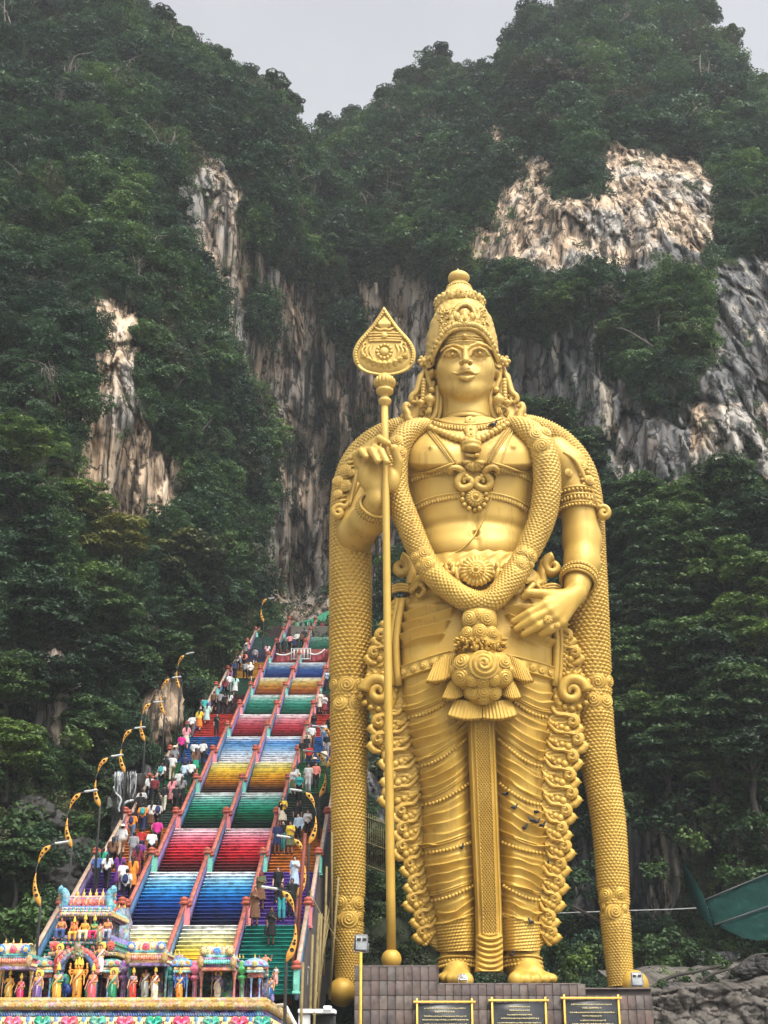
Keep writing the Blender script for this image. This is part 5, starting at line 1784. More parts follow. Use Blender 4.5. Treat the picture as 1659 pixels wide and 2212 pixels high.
# ---- scroll-work frills beside the legs
def frill(s):
    cxm = 868
    LE = [(1873,405),(1913,380),(1993,350),(2083,300),(2153,268),(2243,260),(2353,252),(2413,252),(2493,278),(2563,292),(2640,285),(2697,318),(2744,352),(2860,357),(2942,345),(3012,414),(3129,422),(3233,420),(3327,467),(3443,490),(3490,470),(3584,515),(3700,535),(3747,585),(3793,640)]
    RE = [(1873,1310),(1913,1335),(1993,1352),(2083,1400),(2153,1440),(2243,1442),(2353,1462),(2413,1466),(2493,1440),(2563,1432),(2640,1458),(2732,1430),(2814,1412),(2942,1424),(3047,1388),(3105,1366),(3222,1388),(3327,1360),(3467,1348),(3595,1302),(3689,1312),(3747,1250),(3793,1212)]
    E = np.array(LE if s < 0 else RE, float)
    ys = np.linspace(1873, 3793, 60)
    out = np.interp(ys, E[:, 0], E[:, 1])
    inn = edge_l(ys) + 55 if s < 0 else edge_r(ys) - 55
    rows = [(y, min(o + (-s) * 24 * 1, i), max(o + (-s) * 24 * 1, i), .32, .5) for y, o, i in zip(ys, out, inn)]
    rows = [(y, (o + 12 if s < 0 else i), (i if s < 0 else o - 12), .32, .5) for y, o, i in zip(ys, out, inn)]
    G = loft(rows, 64, 420, 3.2, -.35)
    nf = orient(G, gnormals(G)); fx_, fy_ = QJ(G)
    oo = np.interp(fy_, E[:, 0], E[:, 1]); inw = np.abs(fx_ - oo)
    pf = (fy_ - .95 * inw + 10 * vnoise(np.stack([fx_ / 40, fy_ / 60, 0 * fx_], -1), 4)) / 27
    G = G + nf * (.16 * np.abs(np.sin(pf * PI)) ** .6 * np.clip(-nf[..., 1], 0, 1))[..., None]
    fo = gmesh('frill', G)
    units = [(1985,95),(2075,95),(2170,100),(2370,170),(2545,120),(2640,115),(2735,115),(2835,120),(2935,115),(3030,110),(3125,115),(3225,115),(3320,105),(3415,105),(3510,105),(3605,100),(3690,90)]
    for k, (y0, h) in enumerate(units):
        mb = MB()
        o = float(np.interp(y0, E[:, 0], E[:, 1])); i = float(edge_l(y0) if s < 0 else edge_r(y0))
        w = abs(i - o)
        X = lambda u_: o - s * u_                 # u_: distance inward from the outer edge
        if k == 3:                                 # the great wheel
            r = 82
            pts = curl(X(78), y0 + 10, r, (PI if s < 0 else 0), 1.6, 1 if s < 0 else -1, 60, .8)
            mb.tube(np.array([Q(a, b, -.95) for a, b in pts]), np.linspace(.34, .14, 60), 9, flat=1.0, nrm=(0, 1, 0))
            for j in range(15):
                a = (PI * .35 + j * .27 * PI / 2) if s < 0 else (PI * .65 - j * .27 * PI / 2)
                cx_, cy_ = X(78) + (r + 10) * math.cos(a), y0 + 10 + (r + 10) * math.sin(a)
                ex_, ey_ = X(78) + (r + 30) * math.cos(a + .16 * -s), y0 + 10 + (r + 30) * math.sin(a + .16 * -s)
                mb.tube(np.array([Q(cx_, cy_, -.8), Q((cx_ + ex_) / 2, (cy_ + ey_) / 2, -.85), Q(ex_, ey_, -.75)]), (.2, .17, .04), 6)
            qtube(mb, [(X(170), y0 - 120),(X(150), y0 - 60),(X(160), y0 + 60),(X(120), y0 + 130)], (.2,.26,.28,.1), -.7)
        else:
            sc_ = h / 150.0
            # scroll with its long tail
            r = 30 * sc_ + 5
            cx_, cy_ = X(30 * sc_ + 22), y0
            tail = [(X(w * .95), y0 + 95 * sc_ * -1.3, -.8), (X(w * .72), y0 - 55 * sc_, -.9), (X(w * .5), y0 - 48 * sc_, -.95)]
            a0 = (-.5 * PI)
            pts = [t_[:2] for t_ in tail] + curl(cx_, cy_, r, a0, 1.15, -1 if s < 0 else 1, 16, .9)
            P2 = crom(pts, 5)
            rr = np.interp(np.linspace(0, 1, len(P2)), [0, .2, .5, .85, 1], [.1, .17, .21 * sc_ + .03, .17, .1])
            mb.tube(np.array([Q(a, b, -.86) for a, b in P2]), rr, 9, nrm=(0, 1, 0), flat=.7)
            Pc = cen2 = np.array([cx_, cy_]); PP = np.array(P2); dirs = PP - Pc; dirs /= np.linalg.norm(dirs, axis=1)[:, None] + 1e-6
            m_ = int(len(PP) * .62); mb.tube(np.array([Q(a, b, -.78) for a, b in (PP + dirs * 15 * sc_)[2:m_]]), np.linspace(.06, .13, m_ - 2), 7)
            mb.tube(np.array([Q(a, b, -1.06) for a, b in (PP - dirs * 4)[6:m_]]), .05, 5)
            # leaves under it
            for j in range(6):
                u0 = w * (1.0 - .09 * j)
                qtube(mb, [(X(u0), y0 - 34 * sc_ + 13 * j),(X(u0 * .84), y0 + 14 * sc_ + 12 * j),(X(u0 * .56), y0 + 46 * sc_ + 9 * j)], (.04,.12,.04), -.84, 6)
            for j in range(4):
                mb.ball(Q(X(w * (.42 + .16 * j)), y0 + (56 - 17 * j) * sc_, -.85), (.24 - .035 * j) * (.6 + .4 * sc_), 8, 6)
            # pointed bud at the rim
            bx, by = X(4), y0 + 50 * sc_
            mb.ball(Q(bx, by, -.7), .2 * sc_ + .04, 9, 7)
            mb.tube(np.array([Q(X(16), by, -.7), Q(X(-8), by - 2, -.7), Q(X(-26), by + 3, -.65)]), (.22 * sc_, .16 * sc_, .02), 7)
            qtube(mb, [(X(14), y0 + 20 * sc_),(X(2), y0 + 48 * sc_),(X(26), y0 + 84 * sc_),(X(60), y0 + 92 * sc_)], (.1,.2,.2,.08), -.8, 7)
        mb.build('scroll', GOLD, fo, origin=SO)
    # ribbed border next to the leg
    mb = MB()
    pts = [((edge_l(y) - 12) if s < 0 else (edge_r(y) + 12), y) for y in np.linspace(1880, 2350, 10)]
    mb.tube(np.array([Q(a, b, -1.2) for a, b in pts]), .2, 7)
    mb.tube(np.array([Q(a - s * -26, b, -1.0) for a, b in pts]), .14, 7)
    for k in range(16):
        a, b = crom(pts, 4)[2 * k]
        mb.tube(np.array([Q(a + s * 20, b, -.95), Q(a + s * 42, b + 16, -.9), Q(a + s * 58, b + 40, -.8)]), (.06, .14, .04), 6)
    mb.build('border', GOLD, fo, origin=SO)
frill(-1); frill(1)

# ---- armlets, bracelets, anklets, finger ring
def ring_on(mb, c, axis, rad, tr, beads=0, br=.1):
    axis = np.asarray(axis, float); axis /= np.linalg.norm(axis)
    u = np.cross(axis, (0, 1, .01)); u /= np.linalg.norm(u); w = np.cross(axis, u)
    a = np.linspace(0, 2 * PI, 40)
    if tr: mb.tube(c + rad * (np.cos(a)[:, None] * u + np.sin(a)[:, None] * w), tr, 7)
    for k in range(beads):
        b = 2 * PI * k / beads
        mb.ball(c + (rad + .05) * (math.cos(b) * u + math.sin(b) * w), br, 7, 5)
ax_r = Q(1420,1340,.1) - Q(1428,1430,.08)
mb = MB()
for y, rr_, tr, bd in [(1305, 1.12, .1, 0), (1322, 1.13, 0, 30), (1345, 1.14, .09, 0), (1385, 1.13, .09, 0), (1403, 1.15, 0, 38)]:
    ring_on(mb, Q(1408 + (y - 1300) * .12, y, .1), ax_r, rr_, tr, bd, .11)
for k in range(34):
    b = 2 * PI * k / 34
    u = np.array([1, 0, 0.]); c_ = Q(1418, 1365, .1)
    mb.tube(np.array([c_ + 1.14 * np.array([math.cos(b), math.sin(b), 0]) + np.array([0, 0, .26]), c_ + 1.2 * np.array([math.cos(b), math.sin(b), 0]), c_ + 1.14 * np.array([math.cos(b), math.sin(b), 0]) - np.array([0, 0, .2])]), (.05, .1, .05), 5)
# leaf crest climbing the shoulder, ending in a scroll
qtube(mb, [(1340,1080,-.9),(1400,1120,-1.1),(1440,1190,-1.0),(1470,1270,-.8)], (.1,.16,.16,.1), -1)
for k in range(9):
    y = 1150 + k * 26; x = 1440 + k * 9
    qtube(mb, [(x - 20, y - 16),(x + 14, y - 10),(x + 38, y + 4)], (.06,.17,.05), -.7, 6)
    mb.ball(Q(x - 26, y, -.95), .13, 7, 5)
for (x, y, r) in [(1435,1150,34),(1480,1230,28),(1370,1190,24)]:
    rose(mb, Q(x, y, -1.0), (.3, -1, .1), r * .0111, x)
pts = [(1475,1250),(1500,1310),(1525,1370)] + curl(1556, 1412, 38, -.75 * PI, 1.3, 1, 30, .8)
mb.tube(np.array([Q(a, b, -.55) for a, b in crom(pts, 3)]), .2, 8, nrm=(0, 1, 0), flat=1.4)
mb.build('armlet', GOLD, statue, origin=SO)
mb = MB()
pts = [(222,1250),(196,1310),(165,1370)] + curl(116, 1408, 40, -.25 * PI, 1.3, -1, 30, .8)
mb.tube(np.array([Q(a, b, -.75) for a, b in crom(pts, 3)]), .2, 8, nrm=(0, 1, 0), flat=1.4)
for k in range(11):
    y = 1120 + k * 26; x = 190 - k * 6
    qtube(mb, [(x + 22, y - 16),(x - 14, y - 8),(x - 40, y + 4)], (.06,.17,.05), -.8, 6)
qtube(mb, [(225,1130),(205,1240),(175,1370)], (.12,.14,.1), -1.0)
for (x, y, r) in [(150,1175,34),(110,1235,30),(150,1260,34),(110,1305,26),(185,1190,22)]:
    rose(mb, Q(x, y, -1.0), (-.2, -1, .1), r * .0111, x)
for k in range(7): mb.tube(np.array([Q(215 + k * 9, 1370 - k * 14, -1.15), Q(240 + k * 7, 1385 - k * 10, -1.3)]), .07, 5)
mb.build('armlet', GOLD, statue, origin=SO)
mb = MB()
axb = Q(1440,1690,-.5) - Q(1412,1815,-1.35)
for k, (o, rr_, tr, bd) in enumerate([(0, .98, .11, 0), (.16, 1.0, 0, 34), (.34, .97, .12, 0), (.5, .98, 0, 34), (.62, .95, .08, 0)]):
    ring_on(mb, Q(1428,1745,-.85) - axb / np.linalg.norm(axb) * o, axb, rr_, tr, bd, .1)
mb.build('bracelet', GOLD, statue, origin=SO)
mb = MB()
axb = Q(325,1350,-2.9) - Q(275,1450,-1.6)
for k, (o, rr_, tr, bd) in enumerate([(0, .88, .1, 0), (.15, .9, 0, 32), (.3, .9, .1, 0), (.45, .93, 0, 32)]):
    ring_on(mb, Q(312,1372,-2.6) - axb / np.linalg.norm(axb) * o, axb, rr_, tr, bd, .09)
mb.build('bracelet', GOLD, statue, origin=SO)
mb = MB(); p = Q(1255, 1990, -3.25); disc_flower(mb, p, (0, -1, .1), .26, 8, .5)
p = Q(1305, 2022, -3.1); disc_flower(mb, p, (0, -1, .1), .16, 8, .5); mb.build('finger_ring', GOLD, statue, origin=SO)
for (x, y) in [(655, 1062), (955, 1060)]:
    mb = MB()
    for k, (o, bd) in enumerate([(0, 30), (-.22, 34), (.2, 0)]):
        ring_on(mb, Q(*q3(x, y), -.95) + np.array([0, 0, o]), (0, .15, 1), .93 + .04 * k, .06, bd, .1)
    mb.build('anklet', GOLD, statue, origin=SO)

# ------------------------------------------------------------------ the spear
sb_ = Q(*q3(345, 1075), -3.6)
SPO = np.array(sb_)
spear = empty('golden_spear', sb_)
tag(spear, 'tall golden spear with leaf-shaped blade held in the raised hand of the statue', 'spear')
top_ = Q(366, 830, -3.6)
mb = MB(); sh0 = Q(*q3(345, 1010), -3.6)
mb.tube(np.array([sh0 + (top_ - sh0) * t for t in np.linspace(0, 1, 12)]), np.linspace(.235, .2, 12), 20)
mb.build('shaft', GOLD, spear, origin=SPO)
mb = MB(); c_ = Q(*q3(345, 1040), -3.6); rb = 47 * 1.16673 * QM(400, 3830, -3.6); mb.ball(c_, rb, 32, 20)
mb.build('foot_ball', GOLD, spear, origin=SPO)
mb = MB(); bz = c_[2] - rb * .93; mb.box((c_[0], c_[1], bz - .05), (1.75, 1.6, .11), bev=.02); mb.build('base_plate', GOLD, spear, sm=False, origin=SPO)
u1 = QM(366, 700, -3.6)
zz = lambda y: Q(366, y, -3.6)[2]
mb = MB()
prof = [(.2, zz(832)), (.24, zz(822)), (.38, zz(808)), (.38, zz(796)), (.24, zz(785)), (.22, zz(772)), (.3, zz(768)), (.5, zz(755)), (.52, zz(742)), (.42, zz(734)), (.4, zz(728)), (.58, zz(722)), (.61, zz(700)), (.56, zz(680)), (.44, zz(668)), (.3, zz(655))]
mb.lathe(prof, (top_[0], top_[1], 0), 28)
for k in range(18):
    a = 2 * PI * k / 18; mb.ball((top_[0] + .57 * math.cos(a), top_[1] + .57 * math.sin(a), zz(700)), (.1, .1, .24), 6, 6)
mb.build('collar', GOLD, spear, origin=SPO)
# blade: leaf outline with rounded rim and raised panel
out = [(362,285),(335,330),(300,380),(262,425),(222,470),(198,515),(192,550),(200,590),(225,625),(265,648),(315,660),(365,664)]
right = [(724 + 4 - x if False else 728 - x, y) for x, y in out[::-1]][1:]
oc = crom(out + right[:-1], 6)
cen_ = np.array([364, 545.0])
lev = [(1.0, .55), (1.0, -.18), (.985, -.34), (.955, -.42), (.9, -.36), (.86, -.30), (.84, -.34), (.5, -.36), (.0001, -.38)]
G = np.array([[Q(*(cen_ + (p - cen_) * k), -3.6 + dz) for p in oc] for k, dz in lev])
Gb = np.array([[Q(*(cen_ + (p - cen_) * k), -3.6 + dz) for p in oc] for k, dz in [(.0001, .6), (.9, .58)]])
A_ = np.concatenate([Gb, G])
blade = gmesh('blade', A_, spear, cap=False, origin=SPO)
mb = MB()
rim = resample(np.concatenate([oc, oc[:1]]), 16)
for p in rim:
    if p[1] < 600: mb.ball(Q(*(cen_ + (p - cen_) * .905), -4.0), .1, 7, 5)
def btube(pts, r, dy=-3.99): qtube(mb, pts, r, dy, 6, 8)
for y in (432, 446, 462, 474): btube([(272 + abs(453 - y) * .3, y), (364, y - 2), (462 - abs(453 - y) * .3, y)], (.07, .08, .07))
mb.ball(Q(363, 446, -4.02), (.22, .14, .22), 12, 8)
for a in np.linspace(-1, 1, 7):
    btube([(364 + a * 10, 408), (364 + a * 26, 385), (364 + a * 20, 360 - 20 * (1 - abs(a)))], (.06, .14, .04))
btube([(310, 400), (340, 415), (364, 410), (390, 415), (418, 400)], (.05, .1, .1, .1, .05))
mb.ball(Q(363, 532, -4.0), (.28, .16, .28), 14, 8)
for a in np.linspace(0, 2 * PI, 13)[:-1]: mb.ball(Q(363 + 38 * math.cos(a), 532 + 36 * math.sin(a), -3.97), .13, 7, 5)
for sgn in (-1, 1):
    for k in range(3):
        btube([(364 + sgn * (60 + 22 * k), 490 + 5 * k), (364 + sgn * (78 + 22 * k), 530), (364 + sgn * (60 + 20 * k), 580 - 6 * k)], (.04, .1, .05))
    btube([(364 + sgn * 100, 484), (364 + sgn * 114, 490), (364 + sgn * 112, 508), (364 + sgn * 100, 504)], (.05, .07, .06, .05))
for k in range(9):
    a = (k - 4) / 4.0
    x0 = 364 + a * 128; y0 = 628 - 58 * abs(a) ** 2
    b0 = 364 + a * 96; b1 = 575 - 30 * abs(a) ** 2
    btube([(x0, y0), ((x0 + b0) / 2, (y0 + b1) / 2), (b0, b1)], (.08, .26, .05), -3.92)
mb.build('blade_relief', GOLD, blade, origin=SPO)
# ------------------------------------------------------------------ figures: visitors on the stairs and painted figurines on the shrine
CLOTH = objmat('cloth', .85, .18, 9.0, .2)
SKIN = objmat('skin', .55, .12, 9.0, .35)
HAIRM = objmat('hair', .5, .2, 12.0, .3)

def figure_parts(pose, lower, top, female=False, hair='short', seated=False, arms=None, hh=.026):
    """meshes of one standing, stepping or sitting figure, 1.68 m tall, facing -y"""
    if seated:
        hipz, L = .52, [[(.10, 0, .52), (.2, -.42, .50), (.17, -.40, .08)], [(-.10, 0, .52), (-.2, -.42, .50), (-.17, -.40, .08)]]
        dz = -.43
    else:
        dz = 0.0
        L = {'stand': [[(.09, 0, .92), (.10, -.02, .5), (.10, .03, .09)], [(-.09, 0, .92), (-.10, -.02, .5), (-.10, .03, .09)]],
             'stepl': [[(.09, 0, .92), (.10, -.24, .66), (.10, -.22, .29)], [(-.09, 0, .92), (-.10, .0, .5), (-.10, .1, .09)]],
             'stepr': [[(.09, 0, .92), (.10, .0, .5), (.10, .1, .09)], [(-.09, 0, .92), (-.10, -.24, .66), (-.10, -.22, .29)]],
             'down': [[(.09, 0, .92), (.10, -.1, .5), (.10, -.05, -.08)], [(-.09, 0, .92), (-.10, -.05, .5), (-.10, .1, .09)]]}[pose]
    lean = -.05 if pose.startswith('step') else 0.0
    sh = .175 if not female else .155
    up = lambda p: (p[0], p[1] + lean * max(0, p[2] - .9 - dz), p[2] + dz)
    A = arms or [[(sh, 0, 1.38), (sh + .07, .03, 1.1), (sh + .05, -.09, .86)], [(-sh, 0, 1.38), (-sh - .07, .03, 1.1), (-sh - .05, -.09, .86)]]
    A = [[up(p) for p in a] for a in A]
    def torso(X, Y, Z, g=0.0):
        w = .15 if female else .165
        c1, c2, c3 = up((0, 0, 1.24)), up((0, .005, 1.06)), up((0, .01, .95))
        d = sd_ell(X, Y, Z, c1, (w + g, .105 + g, .2 + g))
        d = smin(d, sd_ell(X, Y, Z, c2, (.125 + g, .09 + g, .16 + g)), .08)
        d = smin(d, sd_ell(X, Y, Z, c3, (.155 + g, .115 + g, .13 + g)), .08)
        d = smin(d, sd_cap(X, Y, Z, up((-sh + .03, 0, 1.37)), up((sh - .03, 0, 1.37)), .058 + g), .06)
        if female:
            for s in (-1, 1): d = smin(d, sd_ell(X, Y, Z, up((s * .07, -.09, 1.25)), (.06 + g,) * 3), .04)
        return d
    def legs(X, Y, Z, g=0.0):
        d = None
        for l in L:
            e = sd_chain(X, Y, Z, l, (.088 + g, .058 + g, .04 + g), .03)
            d = e if d is None else np.minimum(d, e)
        return d
    def arm(X, Y, Z, g=0.0):
        d = None
        for a in A:
            e = sd_chain(X, Y, Z, a, (.05 + g, .04 + g, .03 + g), .02)
            d = e if d is None else np.minimum(d, e)
        return d
    hc = up((0, -.01, 1.545))
    def body(X, Y, Z):
        d = smin(torso(X, Y, Z), legs(X, Y, Z), .05)
        d = smin(d, arm(X, Y, Z), .04)
        d = smin(d, sd_cap(X, Y, Z, up((0, .01, 1.36)), up((0, 0, 1.5)), .05), .03)
        d = smin(d, sd_ell(X, Y, Z, hc, (.076, .092, .112)), .03)
        d = smin(d, sd_ell(X, Y, Z, (hc[0], hc[1] - .055, hc[2] - .06), (.045, .04, .045)), .03)
        d = smin(d, sd_cap(X, Y, Z, (0, hc[1] - .09, hc[2] + .01), (0, hc[1] - .112, hc[2] - .02), .011, .016), .012)
        for s in (-1, 1): d = smin(d, sd_ell(X, Y, Z, (s * .079, hc[1] + .01, hc[2] - .005), (.012, .025, .03)), .01)
        for l in L:     # feet
            a = l[-1]; d = smin(d, sd_cap(X, Y, Z, (a[0], a[1] + .02, a[2] - .05), (a[0] * 1.15, a[1] - .15, a[2] - .06), .038, .03), .02)
        for a in A:     # palms
            v = np.array(a[2]) - np.array(a[1]); v /= np.linalg.norm(v)
            d = smin(d, sd_cap(X, Y, Z, a[2], np.array(a[2]) + v * .07, .03, .034), .015)
        return d
    pts = np.array([p for a in A for p in a] + [p for l in L for p in l] + [hc, (0, 0, .05)])
    lo, hi = pts.min(0) - .2, pts.max(0) + .2
    lo[2] = min(p[-1][2] for p in L) - .14; hi[2] = hc[2] + .17
    P = {}
    V, Fc = snet(body, lo, hi, hh)
    m = MB(); m.add(V, Fc.tolist())
    for si, a in enumerate(A):      # fingers and thumb, slightly curled
        v = np.array(a[2]) - np.array(a[1]); v /= np.linalg.norm(v)
        base = np.array(a[2]) + v * .085
        side = np.cross(v, (1, 0, 0)); side /= np.linalg.norm(side) + 1e-9
        inw = np.array([-1.0 if si == 0 else 1.0, 0, 0])
        for k in range(4):
            b = base + side * (-.03 + .02 * k); ln = (.055, .065, .06, .045)[k]
            m.tube([b - v * .02, b + v * ln * .6, b + v * ln + inw * .018], (.0105, .0095, .007), 5)
        b = np.array(a[2]) + v * .02 - side * .03
        m.tube([b, b - side * .03 + v * .02, b - side * .04 + v * .055], (.012, .011, .008), 5)
    P['body'] = m
    m = MB()                         # eyes and mouth
    for s in (-1, 1): m.ball((s * .03, hc[1] - .083, hc[2] + .012), (.014, .008, .008), 6, 4)
    m.ball((0, hc[1] - .092, hc[2] - .062), (.024, .008, .006), 6, 4)
    P['eyes'] = m
    def cut(fn, z0, z1):
        return lambda X, Y, Z: smax(smax(fn(X, Y, Z), Z - z1, .01), z0 - Z, .01)
    def add(nm, fn, z0, z1, h=None):
        V, Fc = snet(cut(fn, z0, z1), lo - .12, hi + .1, h or hh)
        b = MB(); b.add(V, Fc.tolist()); P[nm] = b
    if top == 'shirt':
        def f(X, Y, Z):
            t = torso(X, Y, Z, .02)
            s = None
            for a in A:
                mid = [a[0], tuple(np.array(a[0]) * .25 + np.array(a[1]) * .75)]
                e = sd_chain(X, Y, Z, mid, (.068, .07)); s = e if s is None else np.minimum(s, e)
            return smin(t, s, .03)
        add('shirt', f, .86 + dz, 1.44 + dz)
    elif top == 'long':
        add('shirt', lambda X, Y, Z: smin(torso(X, Y, Z, .022), arm(X, Y, Z, .018), .03), .80 + dz, 1.44 + dz)
    elif top == 'blouse':
        def f(X, Y, Z):
            s = None
            for a in A:
                e = sd_chain(X, Y, Z, [a[0], tuple(np.array(a[0]) * .6 + np.array(a[1]) * .4)], (.06, .055)); s = e if s is None else np.minimum(s, e)
            return smin(torso(X, Y, Z, .014), s, .03)
        add('blouse', f, 1.13 + dz, 1.4 + dz)
    if lower == 'trousers':
        add('trousers', lambda X, Y, Z: smin(legs(X, Y, Z, .02), smax(torso(X, Y, Z, .012), Z - 1.02 - dz, .02), .06), (.1 if not seated else .16), 1.02 + dz)
    elif lower == 'shorts':
        add('shorts', lambda X, Y, Z: smin(legs(X, Y, Z, .03), smax(torso(X, Y, Z, .014), Z - 1.02 - dz, .02), .06), .5, 1.02)
    elif lower in ('skirt', 'dress', 'dhoti'):
        zb = {'skirt': .42, 'dress': .3, 'dhoti': .14}[lower]
        def f(X, Y, Z):
            r = np.interp(Z, [zb, .7, .95, 1.06], [.24 if lower != 'dhoti' else .2, .2, .165, .14]) + .012 * np.cos(9 * np.arctan2(Y, X)) * (Z < .8)
            cen_y = np.interp(Z, [.2, .9], [-.04, 0])
            return np.sqrt(X ** 2 + ((Y - cen_y) * 1.22) ** 2) - r
        if seated:
            add(lower, lambda X, Y, Z: smin(legs(X, Y, Z, .045), smax(torso(X, Y, Z, .02), Z - .62, .02), .08), .1, .62)
        else:
            add(lower, f, zb, 1.04)
    def cap_hair(X, Y, Z):
        d = sd_ell(X, Y, Z, (hc[0], hc[1] + .012, hc[2] + .018), (.09, .103, .118))
        d = smax(d, -sd_ell(X, Y, Z, (hc[0], hc[1] - .1, hc[2] - .05), (.075, .085, .105)), .02)
        d = smax(d, (hc[2] - .07) - Z, .02)
        if hair == 'long':
            d = smin(d, sd_chain(X, Y, Z, [(0, hc[1] + .06, hc[2]), (0, hc[1] + .1, hc[2] - .2), (0, hc[1] + .12, hc[2] - .42)], (.08, .075, .045)), .03)
        if hair == 'veil':
            d = smin(d, sd_chain(X, Y, Z, [(0, hc[1] + .03, hc[2] - .02), (0, hc[1] + .05, hc[2] - .2), (0, hc[1] + .06, hc[2] - .32)], (.1, .12, .15)), .04)
        return d
    if hair:
        V, Fc = snet(cap_hair, np.array(hc) - (.22, .2, .52), np.array(hc) + (.22, .28, .16), .02)
        b = MB(); b.add(V, Fc.tolist()); P['hair' if hair != 'veil' else 'headscarf'] = b
    if not seated and lower != 'dhoti':
        b = MB()
        for l in L:
            a = l[-1]; b.tube([(a[0], a[1] + .06, a[2] - .055), (a[0] * 1.1, a[1] - .06, a[2] - .055), (a[0] * 1.18, a[1] - .18, a[2] - .065)], (.048, .05, .035), 7)
        P['shoes'] = b
    return P, hc

def mesh_of(b, mat):
    o = b.build('tmp_part', mat); me = o.data; bpy.data.objects.remove(o); return me

PROTO = {}
def proto_person(key):
    if key in PROTO: return PROTO[key]
    pose, lower, top, fem, hair = key
    arms = None
    if pose == 'stepl': arms = [[(.175, 0, 1.38), (.25, .08, 1.12), (.22, .0, .9)], [(-.175, 0, 1.38), (-.25, -.05, 1.12), (-.2, -.24, .98)]]
    if pose == 'stepr': arms = [[(.175, 0, 1.38), (.25, -.05, 1.12), (.2, -.24, .98)], [(-.175, 0, 1.38), (-.25, .08, 1.12), (-.22, .0, .9)]]
    if pose == 'stand' and fem: arms = [[(.155, 0, 1.38), (.21, -.02, 1.12), (.08, -.2, 1.2)], [(-.155, 0, 1.38), (-.21, .03, 1.1), (-.2, -.06, .86)]]
    P, hc = figure_parts(pose, lower, top, fem, hair, arms=arms)
    PROTO[key] = {k: mesh_of(b, SKIN if k == 'body' else (HAIRM if k in ('hair', 'eyes', 'shoes') else CLOTH)) for k, b in P.items()}
    return PROTO[key]
def simple(nm):
    if nm in PROTO: return PROTO[nm]
    b = MB()
    if nm == 'backpack':
        b.ball((0, .2, 1.2), (.15, .1, .22), 10, 8); b.ball((0, .28, 1.12), (.1, .06, .1), 8, 6)
        for s in (-1, 1): b.tube([(s * .1, .12, 1.4), (s * .11, -.08, 1.43), (s * .12, -.14, 1.25), (s * .13, .08, 1.05)], .02, 5)
    elif nm == 'hat':
        b.lathe([(.23, 1.58), (.22, 1.595), (.11, 1.61), (.105, 1.68), (.08, 1.71), (.01, 1.72)], n=14)
    elif nm == 'bag':
        b.box((-.27, -.02, .62), (.1, .26, .32), bev=.04); b.tube([(-.25, -.1, .78), (-.25, -.06, .92), (-.25, .02, .92), (-.25, .06, .78)], .012, 5)
    PROTO[nm] = mesh_of(b, CLOTH); return PROTO[nm]

C_ = dict(white=(.55, .55, .54), black=(.018, .018, .02), grey=(.22, .22, .23), navy=(.025, .035, .10), red=(.50, .035, .035), pink=(.62, .24, .27), magenta=(.52, .03, .22), orange=(.70, .22, .03), yellow=(.72, .52, .05), purple=(.15, .035, .22), green=(.03, .33, .19), teal=(.04, .30, .30), blue=(.07, .14, .36), brown=(.14, .07, .04), beige=(.5, .40, .29), maroon=(.17, .025, .035), mint=(.42, .62, .56), denim=(.10, .16, .26), paleblue=(.40, .52, .62), coral=(.72, .22, .17), olive=(.10, .12, .06), cream=(.68, .62, .48))
def z4(x, y): return 219.4 + x * .33069, 1261.8 + y * .33069
def z5(x, y): return x * .41338, 1755.5 + y * .41338
